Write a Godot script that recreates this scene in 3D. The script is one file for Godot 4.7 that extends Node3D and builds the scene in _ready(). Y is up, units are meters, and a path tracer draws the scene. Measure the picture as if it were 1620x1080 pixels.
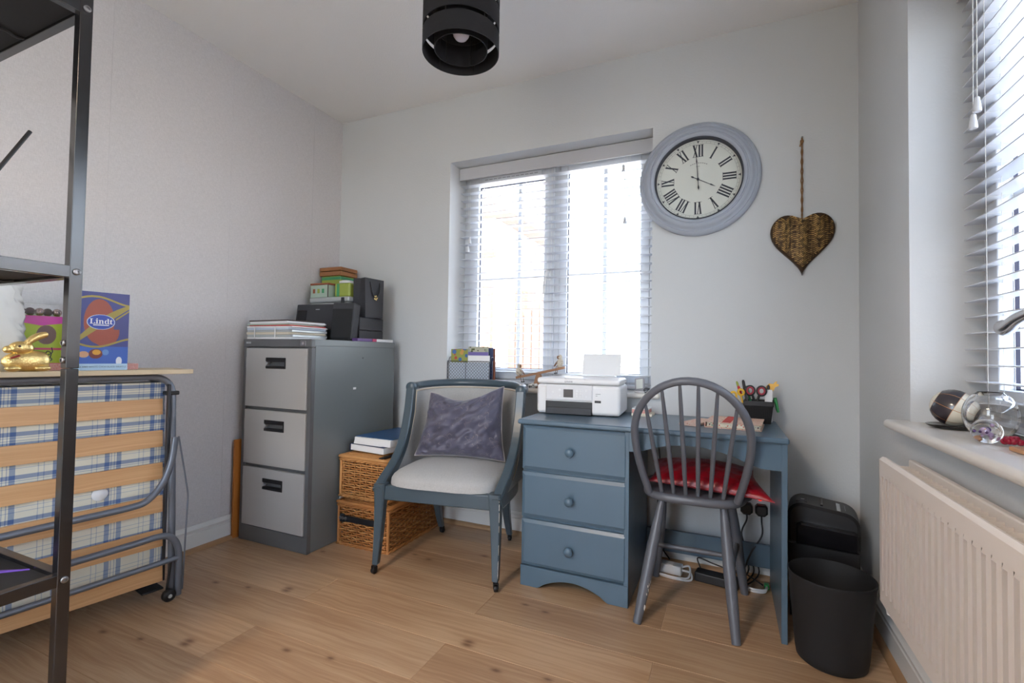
extends Node3D
# A home office corner: filing cabinet, tub chair, painted desk, two windows with white venetian blinds.

const H := 2.463
const W := 2.82
const D := 3.0

var M := {}
var taken := {}
var rng := RandomNumberGenerator.new()


# ---------------------------------------------------------------- mesh builder
class MB:
	var v := PackedVector3Array()
	var n := PackedVector3Array()
	var t := PackedVector2Array()
	var xf := Transform3D()

	func tri(a: Vector3, b: Vector3, c: Vector3, na: Vector3, nb: Vector3, nc: Vector3, ua := Vector2.ZERO, ub := Vector2.ZERO, uc := Vector2.ZERO) -> void:
		var g := (c - a).cross(b - a)
		if g.length_squared() < 1e-18:
			return
		var bs := xf.basis
		if g.dot(na + nb + nc) < 0.0:
			v.append_array([xf * a, xf * c, xf * b]); n.append_array([(bs * na).normalized(), (bs * nc).normalized(), (bs * nb).normalized()]); t.append_array([ua, uc, ub])
		else:
			v.append_array([xf * a, xf * b, xf * c]); n.append_array([(bs * na).normalized(), (bs * nb).normalized(), (bs * nc).normalized()]); t.append_array([ua, ub, uc])

	func quad(a: Vector3, b: Vector3, c: Vector3, d: Vector3, nn: Vector3, u0 := Vector2(0, 1), u1 := Vector2(1, 1), u2 := Vector2(1, 0), u3 := Vector2(0, 0)) -> void:
		tri(a, b, c, nn, nn, nn, u0, u1, u2)
		tri(a, c, d, nn, nn, nn, u0, u2, u3)

	func sq(a: Vector3, b: Vector3, c: Vector3, d: Vector3, na: Vector3, nb: Vector3, nc: Vector3, nd: Vector3, ua := Vector2.ZERO, ub := Vector2.ZERO, uc := Vector2.ZERO, ud := Vector2.ZERO) -> void:
		tri(a, b, c, na, nb, nc, ua, ub, uc)
		tri(a, c, d, na, nc, nd, ua, uc, ud)

	# plain box from lo to hi
	func box(lo: Vector3, hi: Vector3) -> MB:
		var p := func(i: int) -> Vector3: return Vector3(hi.x if i & 1 else lo.x, hi.y if i & 2 else lo.y, hi.z if i & 4 else lo.z)
		quad(p.call(4), p.call(5), p.call(7), p.call(6), Vector3(0, 0, 1))
		quad(p.call(1), p.call(0), p.call(2), p.call(3), Vector3(0, 0, -1))
		quad(p.call(5), p.call(1), p.call(3), p.call(7), Vector3(1, 0, 0))
		quad(p.call(0), p.call(4), p.call(6), p.call(2), Vector3(-1, 0, 0))
		quad(p.call(6), p.call(7), p.call(3), p.call(2), Vector3(0, 1, 0))
		quad(p.call(0), p.call(1), p.call(5), p.call(4), Vector3(0, -1, 0))
		return self

	# box with rounded edges, from lo to hi
	func rbox(lo: Vector3, hi: Vector3, r := 0.004, seg := 1) -> MB:
		var c := (lo + hi) * 0.5
		var h := (hi - lo) * 0.5
		r = minf(r, minf(h.x, minf(h.y, h.z)) * 0.999)
		for ax in 3:
			var a1 := (ax + 1) % 3
			var a2 := (ax + 2) % 3
			var l1 := _ticks(h[a1], r, seg)
			var l2 := _ticks(h[a2], r, seg)
			for sg in [-1.0, 1.0]:
				for i in l1.size() - 1:
					for j in l2.size() - 1:
						var ps := []
						var ns := []
						for k in [[0, 0], [1, 0], [1, 1], [0, 1]]:
							var p := Vector3.ZERO
							p[ax] = sg * h[ax]; p[a1] = l1[i + k[0]]; p[a2] = l2[j + k[1]]
							var q := Vector3(clampf(p.x, -h.x + r, h.x - r), clampf(p.y, -h.y + r, h.y - r), clampf(p.z, -h.z + r, h.z - r))
							var dd := (p - q).normalized()
							ps.append(c + q + dd * r); ns.append(dd)
						sq(ps[0], ps[1], ps[2], ps[3], ns[0], ns[1], ns[2], ns[3])
		return self

	func _ticks(h: float, r: float, seg: int) -> PackedFloat32Array:
		var o := PackedFloat32Array()
		for i in seg + 1:
			o.append(-h + r * (1.0 - tan(PI / 4 * (1.0 - float(i) / seg))))
		for i in seg + 1:
			o.append(h - r * (1.0 - tan(PI / 4 * (float(i) / seg))))
		return o

	# grid of points rows x cols with smooth normals; wrap joins the last column to the first
	func grid(g: Array, wrap := false, out := Vector3.ZERO, flip := false, uvs := Vector2(1, 1)) -> MB:
		var R := g.size()
		var Cn: int = g[0].size()
		var nn := []
		var mid := Vector3.ZERO
		for i in R:
			for j in Cn:
				mid += g[i][j]
		mid /= R * Cn
		for i in R:
			var row := PackedVector3Array()
			for j in Cn:
				var jl := (j - 1 + Cn) % Cn if wrap else maxi(j - 1, 0)
				var jr := (j + 1) % Cn if wrap else mini(j + 1, Cn - 1)
				var du: Vector3 = g[i][jr] - g[i][jl]
				var dv: Vector3 = g[mini(i + 1, R - 1)][j] - g[maxi(i - 1, 0)][j]
				if du.length_squared() < 1e-14:
					var alt := mini(i + 1, R - 1) if i == 0 else maxi(i - 1, 0)
					du = g[alt][jr] - g[alt][jl]
				var q := du.cross(dv).normalized()
				row.append(-q if flip else q)
			nn.append(row)
		if out != Vector3.ZERO:
			var s := 0.0
			for i in R:
				for j in Cn:
					s += nn[i][j].dot(out)
			if s < 0.0:
				for i in R:
					for j in Cn:
						nn[i][j] = -nn[i][j]
		for i in R - 1:
			for j in (Cn if wrap else Cn - 1):
				var k := (j + 1) % Cn
				var u0 := float(j) / (Cn if wrap else Cn - 1) * uvs.x
				var u1 := float(j + 1) / (Cn if wrap else Cn - 1) * uvs.x
				var w0 := float(i) / (R - 1) * uvs.y
				var w1 := float(i + 1) / (R - 1) * uvs.y
				sq(g[i][j], g[i][k], g[i + 1][k], g[i + 1][j], nn[i][j], nn[i][k], nn[i + 1][k], nn[i + 1][j], Vector2(u0, w0), Vector2(u1, w0), Vector2(u1, w1), Vector2(u0, w1))
		return self

	# closed rings joined into a skin, with optional flat caps
	func loft(rings: Array, caps := true) -> MB:
		var cs := []
		for r in rings:
			var c := Vector3.ZERO
			for p in r:
				c += p
			cs.append(c / r.size())
		var m: int = rings.size() / 2
		var probe: Vector3 = (rings[m][1] - rings[m][0]).cross(rings[mini(m + 1, rings.size() - 1)][0] - rings[maxi(m - 1, 0)][0])
		grid(rings, true, Vector3.ZERO, probe.dot(rings[m][0] - cs[m]) < 0.0)
		if caps:
			for e in [0, rings.size() - 1]:
				var o: Vector3 = (cs[0] - cs[1]).normalized() if e == 0 else (cs[e] - cs[e - 1]).normalized()
				var r = rings[e]
				for j in r.size():
					tri(cs[e], r[j], r[(j + 1) % r.size()], o, o, o)
		return self

	# loft with hard edges between faces of each ring (for square sections)
	func hard(rings: Array, caps := true) -> MB:
		var K: int = rings[0].size()
		for i in rings.size() - 1:
			var c0 := Vector3.ZERO
			for p in rings[i]:
				c0 += p
			c0 /= K
			for j in K:
				var k := (j + 1) % K
				var a: Vector3 = rings[i][j]; var b: Vector3 = rings[i][k]; var c: Vector3 = rings[i + 1][k]; var d: Vector3 = rings[i + 1][j]
				var q := (b - a).cross(d - a).normalized()
				if q.dot((a + b) * 0.5 - c0) < 0.0:
					q = -q
				quad(a, b, c, d, q)
		if caps:
			for e in [0, rings.size() - 1]:
				var r = rings[e]
				var q: Vector3 = (r[1] - r[0]).cross(r[2] - r[0]).normalized()
				var inner: Vector3 = rings[1][0] if e == 0 else rings[e - 1][0]
				if q.dot(inner - r[0]) > 0.0:
					q = -q
				for j in range(1, K - 1):
					tri(r[0], r[j], r[j + 1], q, q, q)
		return self

	func tube(path: Array, r, sides := 8, closed := false, caps := true) -> MB:
		var N := path.size()
		var rings := []
		var t0: Vector3 = ((path[1] - path[N - 1]) if closed else (path[1] - path[0])).normalized()
		var up := Vector3.UP if absf(t0.y) < 0.9 else Vector3.RIGHT
		var a := t0.cross(up).normalized()
		for i in N:
			var p: Vector3 = path[(i - 1 + N) % N] if closed or i > 0 else path[0]
			var q: Vector3 = path[(i + 1) % N] if closed or i < N - 1 else path[N - 1]
			var tg := (q - p).normalized()
			a = (a - tg * a.dot(tg)).normalized()
			var b := tg.cross(a)
			var rr: float = r[i] if r is Array else r
			var ring := []
			for k in sides:
				var an := TAU * k / sides
				ring.append(path[i] + (a * cos(an) + b * sin(an)) * rr)
			rings.append(ring)
		if closed:
			rings.append(rings[0])
			caps = false
		for i in rings.size() - 1:
			var c0: Vector3 = path[i % N]
			var c1: Vector3 = path[(i + 1) % N]
			for k in sides:
				var l := (k + 1) % sides
				sq(rings[i][k], rings[i][l], rings[i + 1][l], rings[i + 1][k], rings[i][k] - c0, rings[i][l] - c0, rings[i + 1][l] - c1, rings[i + 1][k] - c1)
		if caps:
			for e in [0, N - 1]:
				var o: Vector3 = (path[0] - path[1]).normalized() if e == 0 else (path[N - 1] - path[N - 2]).normalized()
				for k in sides:
					tri(path[e], rings[e][k], rings[e][(k + 1) % sides], o, o, o)
		return self

	# profile of Vector2(radius, height) turned about y
	func lathe(prof: Array, seg := 24, sweep := TAU) -> MB:
		var P := prof.size()
		var en := []
		for i in P - 1:
			var e: Vector2 = prof[i + 1] - prof[i]
			en.append(Vector2(e.y, -e.x).normalized())
		for i in P - 1:
			var n0: Vector2 = en[i]
			var n1: Vector2 = en[i]
			if i > 0 and en[i - 1].dot(en[i]) > 0.6:
				n0 = (en[i - 1] + en[i]).normalized()
			if i < P - 2 and en[i + 1].dot(en[i]) > 0.6:
				n1 = (en[i + 1] + en[i]).normalized()
			for k in seg:
				var a := sweep * k / seg
				var b := sweep * (k + 1) / seg
				var ca := Vector3(cos(a), 0, sin(a)); var cb := Vector3(cos(b), 0, sin(b))
				var p0: Vector2 = prof[i]; var p1: Vector2 = prof[i + 1]
				sq(ca * p0.x + Vector3.UP * p0.y, cb * p0.x + Vector3.UP * p0.y, cb * p1.x + Vector3.UP * p1.y, ca * p1.x + Vector3.UP * p1.y,
					ca * n0.x + Vector3.UP * n0.y, cb * n0.x + Vector3.UP * n0.y, cb * n1.x + Vector3.UP * n1.y, ca * n1.x + Vector3.UP * n1.y,
					Vector2(float(k) / seg, float(i) / P), Vector2(float(k + 1) / seg, float(i) / P), Vector2(float(k + 1) / seg, float(i + 1) / P), Vector2(float(k) / seg, float(i + 1) / P))
		return self

	# polygon in xy pushed from z0 to z1; bevel trims the front edge
	func prism(poly: PackedVector2Array, z0: float, z1: float, bevel := 0.0) -> MB:
		var lo := Vector2(1e9, 1e9); var hi := -lo
		for p in poly:
			lo = lo.min(p); hi = hi.max(p)
		var sz := hi - lo
		var face := poly
		if bevel > 0.0:
			var sh := Geometry2D.offset_polygon(poly, -bevel, Geometry2D.JOIN_MITER)
			if sh.size() == 1 and sh[0].size() == poly.size():
				face = PackedVector2Array()
				for p in poly:
					var best: Vector2 = sh[0][0]
					for q in sh[0]:
						if q.distance_squared_to(p) < best.distance_squared_to(p):
							best = q
					face.append(best)
			else:
				bevel = 0.0
		var zb := z1 - bevel * signf(z1 - z0)
		var up := signf(z1 - z0)
		var idx := Geometry2D.triangulate_polygon(face)
		for i in range(0, idx.size(), 3):
			var a := face[idx[i]]; var b := face[idx[i + 1]]; var c := face[idx[i + 2]]
			tri(Vector3(a.x, a.y, z1), Vector3(b.x, b.y, z1), Vector3(c.x, c.y, z1), Vector3(0, 0, up), Vector3(0, 0, up), Vector3(0, 0, up), _uv(a, lo, sz), _uv(b, lo, sz), _uv(c, lo, sz))
		idx = Geometry2D.triangulate_polygon(poly)
		for i in range(0, idx.size(), 3):
			var a := poly[idx[i]]; var b := poly[idx[i + 1]]; var c := poly[idx[i + 2]]
			tri(Vector3(a.x, a.y, z0), Vector3(b.x, b.y, z0), Vector3(c.x, c.y, z0), Vector3(0, 0, -up), Vector3(0, 0, -up), Vector3(0, 0, -up))
		var cw := Geometry2D.is_polygon_clockwise(poly)
		var K := poly.size()
		var en := []
		for i in K:
			var e := (poly[(i + 1) % K] - poly[i]).normalized()
			en.append(Vector2(-e.y, e.x) if cw else Vector2(e.y, -e.x))
		for i in K:
			var j := (i + 1) % K
			var q: Vector2 = en[i]
			var n0: Vector2 = (en[(i - 1 + K) % K] + q).normalized() if en[(i - 1 + K) % K].dot(q) > 0.75 else q
			var n1: Vector2 = (en[j] + q).normalized() if en[j].dot(q) > 0.75 else q
			var a := Vector3(n0.x, n0.y, 0); var b := Vector3(n1.x, n1.y, 0)
			sq(Vector3(poly[i].x, poly[i].y, z0), Vector3(poly[j].x, poly[j].y, z0), Vector3(poly[j].x, poly[j].y, zb), Vector3(poly[i].x, poly[i].y, zb), a, b, b, a)
			if bevel > 0.0:
				var f := Vector3(q.x, q.y, up).normalized()
				quad(Vector3(poly[i].x, poly[i].y, zb), Vector3(poly[j].x, poly[j].y, zb), Vector3(face[j].x, face[j].y, z1), Vector3(face[i].x, face[i].y, z1), f)
		return self

	func _uv(p: Vector2, lo: Vector2, sz: Vector2) -> Vector2:
		return Vector2((p.x - lo.x) / sz.x, 1.0 - (p.y - lo.y) / sz.y)

	func ball(c: Vector3, r, seg := 16, ringn := 10) -> MB:
		var rv: Vector3 = r if r is Vector3 else Vector3(r, r, r)
		var g := []
		for i in ringn + 1:
			var a := PI * i / ringn
			var row := []
			for j in seg + 1:
				var b := TAU * j / seg
				row.append(Vector3(sin(a) * cos(b), cos(a), sin(a) * sin(b)))
			g.append(row)
		for i in ringn:
			for j in seg:
				var q := [g[i][j], g[i][j + 1], g[i + 1][j + 1], g[i + 1][j]]
				var e := []
				for k in q:
					e.append((k / rv).normalized())
				sq(c + q[0] * rv, c + q[1] * rv, c + q[2] * rv, c + q[3] * rv, e[0], e[1], e[2], e[3],
					Vector2(float(j) / seg, float(i) / ringn), Vector2(float(j + 1) / seg, float(i) / ringn), Vector2(float(j + 1) / seg, float(i + 1) / ringn), Vector2(float(j) / seg, float(i + 1) / ringn))
		return self

	func at(p: Vector3, e := Vector3.ZERO) -> MB:
		xf = Transform3D(Basis.from_euler(e * PI / 180.0), p)
		return self

	func mesh(m: Material) -> ArrayMesh:
		var a := []
		a.resize(Mesh.ARRAY_MAX)
		a[Mesh.ARRAY_VERTEX] = v; a[Mesh.ARRAY_NORMAL] = n; a[Mesh.ARRAY_TEX_UV] = t
		var o := ArrayMesh.new()
		o.add_surface_from_arrays(Mesh.PRIMITIVE_TRIANGLES, a)
		o.surface_set_material(0, m)
		return o


func mb() -> MB:
	return MB.new()


func numbered(s: String) -> String:
	if not taken.has(s):
		taken[s] = 0
		return s
	taken[s] += 1
	return "%s_%03d" % [s, taken[s]]


func obj(called: String, b: MB, m: Material, parent: Node3D) -> MeshInstance3D:
	var o := MeshInstance3D.new()
	o.mesh = b.mesh(m)
	o.name = called
	parent.add_child(o, true)
	return o


func put(called: String, me: Mesh, parent: Node3D, xf := Transform3D()) -> MeshInstance3D:
	var o := MeshInstance3D.new()
	o.mesh = me
	o.name = called
	o.transform = xf
	parent.add_child(o, true)
	return o


func thing(called: String, label: String, category: String, pos := Vector3.ZERO, turn := 0.0, group := "") -> Node3D:
	var o := Node3D.new()
	o.name = numbered(called)
	o.position = pos
	o.rotation.y = deg_to_rad(turn)
	o.set_meta("label", label)
	o.set_meta("category", category)
	if group != "":
		o.set_meta("group", group)
	add_child(o)
	return o


func solo(called: String, b: MB, m: Material, label: String, category: String, pos := Vector3.ZERO, turn := 0.0, group := "") -> MeshInstance3D:
	var o := MeshInstance3D.new()
	o.mesh = b.mesh(m)
	o.name = numbered(called)
	o.position = pos
	o.rotation.y = deg_to_rad(turn)
	o.set_meta("label", label)
	o.set_meta("category", category)
	if group != "":
		o.set_meta("group", group)
	add_child(o)
	return o


func shell(called: String, label: String) -> Node3D:
	var o := Node3D.new()
	o.name = called
	o.set_meta("kind", "structure")
	o.set_meta("label", label)
	add_child(o)
	return o


func shell1(called: String, b: MB, m: Material, label: String) -> MeshInstance3D:
	var o := MeshInstance3D.new()
	o.mesh = b.mesh(m)
	o.name = called
	o.set_meta("kind", "structure")
	o.set_meta("label", label)
	add_child(o)
	return o


func words(called: String, s: String, height: float, m: Material, parent: Node3D, xf: Transform3D, serif := false, bold := false, depth := 0.0004) -> MeshInstance3D:
	var tm := TextMesh.new()
	var f := SystemFont.new()
	f.font_names = PackedStringArray(["Droid Serif" if serif else "Droid Sans"])
	f.font_weight = 700 if bold else 400
	tm.font = f
	tm.text = s
	tm.font_size = 32
	tm.pixel_size = height / 24.0
	tm.depth = depth
	tm.curve_step = 4.0
	tm.material = m
	return put(called, tm, parent, xf)


func mat(c: Color, rough := 0.6, metal := 0.0, spec := 0.5) -> StandardMaterial3D:
	var m := StandardMaterial3D.new()
	m.albedo_color = c
	m.roughness = rough
	m.metallic = metal
	m.metallic_specular = spec
	return m


func rgb(r: int, g: int, b: int) -> Color:
	return Color8(r, g, b)


func noise_normal(freq: float, strength: float, seed_n: int, size := 512) -> NoiseTexture2D:
	var f := FastNoiseLite.new()
	f.seed = seed_n
	f.frequency = freq
	f.fractal_octaves = 3
	var t := NoiseTexture2D.new()
	t.noise = f
	t.width = size; t.height = size
	t.seamless = true
	t.as_normal_map = true
	t.bump_strength = strength
	return t


func relief(m: StandardMaterial3D, t: Texture2D, scale: float, amount := 1.0, world := true) -> StandardMaterial3D:
	m.normal_enabled = true
	m.normal_texture = t
	m.normal_scale = amount
	m.uv1_triplanar = true
	m.uv1_world_triplanar = world
	m.uv1_scale = Vector3.ONE * scale
	return m


func tex(m: StandardMaterial3D, im: Image) -> StandardMaterial3D:
	m.albedo_texture = ImageTexture.create_from_image(im)
	m.albedo_color = Color.WHITE
	return m


# a smooth polyline through points (Catmull-Rom)
func curve(pts: Array, per := 6, closed := false) -> Array:
	var o := []
	var N := pts.size()
	for i in (N if closed else N - 1):
		var p0: Vector3 = pts[(i - 1 + N) % N] if closed or i > 0 else pts[0] * 2.0 - pts[1]
		var p1: Vector3 = pts[i]
		var p2: Vector3 = pts[(i + 1) % N]
		var p3: Vector3 = pts[(i + 2) % N] if closed or i < N - 2 else pts[N - 1] * 2.0 - pts[N - 2]
		for k in per:
			o.append(p1.cubic_interpolate(p2, p0, p3, float(k) / per))
	if not closed:
		o.append(pts[N - 1])
	return o


# a line with rounded corners
func bent(pts: Array, r: float, per := 5) -> Array:
	var o := [pts[0]]
	for i in range(1, pts.size() - 1):
		var p: Vector3 = pts[i]
		var a: Vector3 = pts[i - 1] - p
		var b: Vector3 = pts[i + 1] - p
		var q := minf(r, minf(a.length(), b.length()) * 0.49)
		var s := p + a.normalized() * q
		var e := p + b.normalized() * q
		for k in per + 1:
			var u := float(k) / per
			o.append(s.lerp(p, u).lerp(p.lerp(e, u), u))
	o.append(pts[pts.size() - 1])
	return o


# cushion: four corners (bl, br, tr, tl), plump along their normal; dip pinches the top edge
func pillow(c: Array, plump: float, ears := 0.06, dip := 0.0, folds := 0.0, seed_n := 1, back := 1.0) -> MB:
	var b := mb()
	var nz := FastNoiseLite.new()
	nz.seed = seed_n
	nz.frequency = 1.6
	nz.fractal_octaves = 3
	var nrm: Vector3 = (c[1] - c[0]).cross(c[3] - c[0]).normalized()
	var up: Vector3 = (c[3] - c[0]).normalized()
	var N := 26
	for side in [1.0, -1.0]:
		var g := []
		for i in N + 1:
			var row := []
			for j in N + 1:
				var u := -cos(PI * j / N)
				var w := -cos(PI * i / N)
				var uu := u * (1.0 - ears * (1.0 - w * w))
				var ww := w * (1.0 - ears * (1.0 - u * u))
				var s := (uu + 1.0) / 2.0
				var k := (ww + 1.0) / 2.0
				var p: Vector3 = c[0].lerp(c[1], s).lerp(c[3].lerp(c[2], s), k)
				var e := pow(maxf(0.0, 1.0 - u * u), 0.42) * pow(maxf(0.0, 1.0 - w * w), 0.42)
				var h := plump * e
				if folds > 0.0:
					h += folds * e * (1.0 - 2.0 * absf(nz.get_noise_2d(u * 1.3 + w * 0.7, w * 0.9 - u * 0.4)))
				p += nrm * h * (side if side > 0 else -back)
				p -= up * dip * pow(maxf(0.0, 1.0 - u * u), 2.0) * pow(k, 3.0)
				row.append(p)
			g.append(row)
		b.grid(g, false, nrm * side)
	return b


func rim(c: Array, ears: float, dip: float, r: float) -> MB:
	var up: Vector3 = (c[3] - c[0]).normalized()
	var path := []
	var N := 26
	for e in 4:
		for i in N:
			var a := -cos(PI * i / N)
			var u: float = [a, 1.0, -a, -1.0][e]
			var w: float = [-1.0, a, 1.0, -a][e]
			var uu: float = u * (1.0 - ears * (1.0 - w * w))
			var ww: float = w * (1.0 - ears * (1.0 - u * u))
			var s := (uu + 1.0) / 2.0
			var k := (ww + 1.0) / 2.0
			var p: Vector3 = c[0].lerp(c[1], s).lerp(c[3].lerp(c[2], s), k)
			p -= up * dip * pow(maxf(0.0, 1.0 - u * u), 2.0) * pow(k, 3.0)
			path.append(p)
	return mb().tube(path, r, 6, true)


# ---------------------------------------------------------------- materials
func oak(seed_n: int, tone: float, light: Color, dark: Color, wide := 1024, high := 160) -> Image:
	var a := FastNoiseLite.new(); a.seed = seed_n; a.frequency = 0.012; a.fractal_octaves = 4
	var b := FastNoiseLite.new(); b.seed = seed_n + 7; b.frequency = 0.05; b.fractal_octaves = 2
	var c := FastNoiseLite.new(); c.seed = seed_n + 13; c.frequency = 0.004; c.fractal_octaves = 2
	var r := RandomNumberGenerator.new(); r.seed = seed_n
	var knots := []
	for k in (2 if high > 100 else 0):
		knots.append(Vector3(r.randf_range(80, wide - 80), r.randf_range(15, high - 15), r.randf_range(9, 17)))
	var im := Image.create(wide, high, false, Image.FORMAT_RGB8)
	light *= tone
	dark *= tone
	var knot := Color(0.36, 0.23, 0.15) * tone
	for y in high:
		for x in wide:
			var fx := float(x)
			var fy := float(y)
			var bend := 0.0
			var kn := 0.0
			for k in knots:
				var dx: float = (fx - k.x) / 5.0
				var dy: float = fy - k.y
				var q: float = (dx * dx + dy * dy) / (k.z * k.z)
				if q < 9.0:
					bend += dy * exp(-q) * 1.2
					var q2: float = ((fx - k.x) * (fx - k.x) / 4.0 + dy * dy) / (k.z * k.z * 0.35)
					kn = maxf(kn, exp(-q2 * 1.2))
			var wob := c.get_noise_2d(fx, fy * 0.6) * 9.0
			var line := a.get_noise_2d(fx * 0.16, (fy + bend + wob) * 5.5)
			var fine := b.get_noise_2d(fx * 0.12, fy * 9.0)
			var s := clampf(0.42 + line * 0.62 + fine * 0.34 + c.get_noise_2d(fx * 0.4, fy * 1.2 + 90.0) * 0.5, 0.0, 1.0)
			im.set_pixel(x, y, light.lerp(dark, s).lerp(knot, kn * 0.7))
	return im


func plaid() -> Image:
	var im := Image.create(256, 256, false, Image.FORMAT_RGB8)
	var bands := [[0.00, 0.10, 0.55], [0.13, 0.15, 0.35], [0.20, 0.22, 0.35], [0.25, 0.35, 0.6], [0.50, 0.515, 0.3], [0.60, 0.615, 0.3]]
	for y in 256:
		for x in 256:
			var u := x / 256.0
			var w := y / 256.0
			var s := 0.0
			for b in bands:
				if u >= b[0] and u < b[1]:
					s += b[2]
				if w >= b[0] and w < b[1]:
					s += b[2]
			s *= 0.85 + 0.15 * float((x + y) % 3 == 0)
			im.set_pixel(x, y, Color(0.90, 0.88, 0.81).lerp(Color(0.30, 0.40, 0.60), clampf(s, 0.0, 0.95)))
	return im


func damask() -> Image:
	var f := FastNoiseLite.new(); f.seed = 5; f.frequency = 0.02; f.fractal_octaves = 3
	var im := Image.create(384, 384, false, Image.FORMAT_RGB8)
	var ground := Color(0.325, 0.318, 0.395)
	for y in 384:
		for x in 384:
			var px := fmod(x + 64.0 * float((y / 128) % 2), 128.0) - 64.0
			var py := fmod(float(y), 128.0) - 64.0
			var ang := atan2(py, px)
			var rad := sqrt(px * px + py * py)
			var petal := absf(rad - 34.0 - 14.0 * cos(ang * 5.0))
			var curl := absf(rad - 16.0 - 6.0 * sin(ang * 7.0 + rad * 0.1))
			var stem := absf(px - 5.0 * sin(py * 0.12)) if py > 0.0 else 99.0
			var s := maxf(clampf(1.6 - petal * 0.6, 0, 1), maxf(clampf(1.3 - curl * 0.7, 0, 1), clampf(1.2 - stem * 0.8, 0, 1)))
			s *= clampf(0.55 + f.get_noise_2d(x * 1.5, y * 1.5) * 1.6, 0.0, 1.0)
			im.set_pixel(x, y, ground.lerp(Color(0.62, 0.57, 0.56), s * 0.8))
	return im


func linen(base: Color, var_amount: float, seed_n: int) -> Image:
	var f := FastNoiseLite.new(); f.seed = seed_n; f.frequency = 0.2
	var im := Image.create(256, 256, false, Image.FORMAT_RGB8)
	for y in 256:
		for x in 256:
			var s := f.get_noise_2d(x * 0.25, y * 4.0) + f.get_noise_2d(x * 4.0, y * 0.25 + 50.0)
			im.set_pixel(x, y, base * (1.0 + s * var_amount))
	return im


# the front of the big blue egg box: print only
func egg_print() -> Image:
	var im := Image.create(256, 320, false, Image.FORMAT_RGB8)
	var nz := FastNoiseLite.new(); nz.seed = 3; nz.frequency = 0.08
	for y in 320:
		for x in 256:
			var p := Vector2(x, y)
			var c := Color(0.19, 0.22, 0.50)
			if y > 222:
				c = Color(0.16, 0.36, 0.72)
			var q := (p - Vector2(112, 120)) / Vector2(72, 92)
			if q.length() < 1.0:
				c = Color(0.60, 0.25, 0.15)
			q = (p - Vector2(140, 160)) / Vector2(70, 62)
			if q.length() < 1.0 and y > 150:
				c = Color(0.55, 0.20, 0.14).lerp(Color(0.80, 0.45, 0.30), clampf(nz.get_noise_2d(x * 4.0, y * 4.0) + 0.2, 0, 1))
			var sweep := 208.0 - 0.78 * x + 0.0007 * x * x
			if absf(y - sweep) < 8.0 + 10.0 * sin(PI * x / 256.0):
				c = Color(0.62, 0.55, 0.22)
			if absf(y - (206.0 + 18.0 * sin(PI * x / 190.0))) < 4.0 or absf(y - (34.0 - 16.0 * sin(PI * x / 180.0))) < 4.0 or (x > 190 and absf(y - (110.0 - 0.6 * (x - 190))) < 4.0):
				c = Color(0.62, 0.55, 0.22)
			q = (p - Vector2(120, 122)) / Vector2(67, 31)
			if q.length() < 1.0:
				c = Color(0.10, 0.25, 0.66) if q.length() < 0.93 else Color(0.75, 0.80, 0.90)
			for e in [[Vector2(45, 255), Vector2(24, 13), Color(0.80, 0.62, 0.48)], [Vector2(100, 252), Vector2(32, 20), Color(0.42, 0.15, 0.10)], [Vector2(104, 246), Vector2(20, 11), Color(0.85, 0.62, 0.15)], [Vector2(146, 246), Vector2(16, 12), Color(0.35, 0.55, 0.80)], [Vector2(212, 282), Vector2(15, 18), Color(0.88, 0.91, 0.96)]]:
				q = (p - e[0]) / e[1]
				if q.length() < 1.0:
					c = e[2]
			if y > 292:
				c = Color(0.70, 0.82, 0.92)
			im.set_pixel(x, y, c)
	return im


func lime_print() -> Image:
	var im := Image.create(128, 192, false, Image.FORMAT_RGB8)
	for y in 192:
		for x in 128:
			var c := Color(0.70, 0.80, 0.16)
			if y < 22 + 12 * (1.0 - absf(x - 64) / 64.0):
				c = Color(0.86, 0.28, 0.70)
			var q := (Vector2(x, y) - Vector2(78, 66)) / Vector2(25, 34)
			if q.length() < 1.0:
				c = Color(0.45, 0.34, 0.30)
			if y > 112 and y < 120 and x > 44 and x < 122:
				c = Color(0.84, 0.25, 0.45)
			if y > 166 and y < 171 and x > 44 and x < 122:
				c = Color(0.84, 0.30, 0.55)
			im.set_pixel(x, y, c)
	return im


func speckle(base: Color, spots: Array, count: int, r0: float, r1: float, seed_n: int, size := 128) -> Image:
	var im := Image.create(size, size, false, Image.FORMAT_RGB8)
	im.fill(base)
	var r := RandomNumberGenerator.new(); r.seed = seed_n
	for k in count:
		var c := Vector2(r.randf() * size, r.randf() * size)
		var q := r.randf_range(r0, r1)
		var col: Color = spots[k % spots.size()]
		for y in range(int(c.y - q), int(c.y + q) + 1):
			for x in range(int(c.x - q), int(c.x + q) + 1):
				if Vector2(x, y).distance_to(c) < q:
					im.set_pixel(posmod(x, size), posmod(y, size), col)
	return im


func patina() -> NoiseTexture2D:
	var f := FastNoiseLite.new(); f.seed = 41; f.frequency = 0.03; f.fractal_octaves = 3
	var t := NoiseTexture2D.new()
	t.noise = f; t.width = 256; t.height = 256; t.seamless = true
	var g := Gradient.new()
	g.set_color(0, rgb(64, 50, 42)); g.set_color(1, rgb(214, 174, 108))
	g.set_offset(0, 0.30); g.set_offset(1, 0.62)
	t.color_ramp = g
	return t


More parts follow.
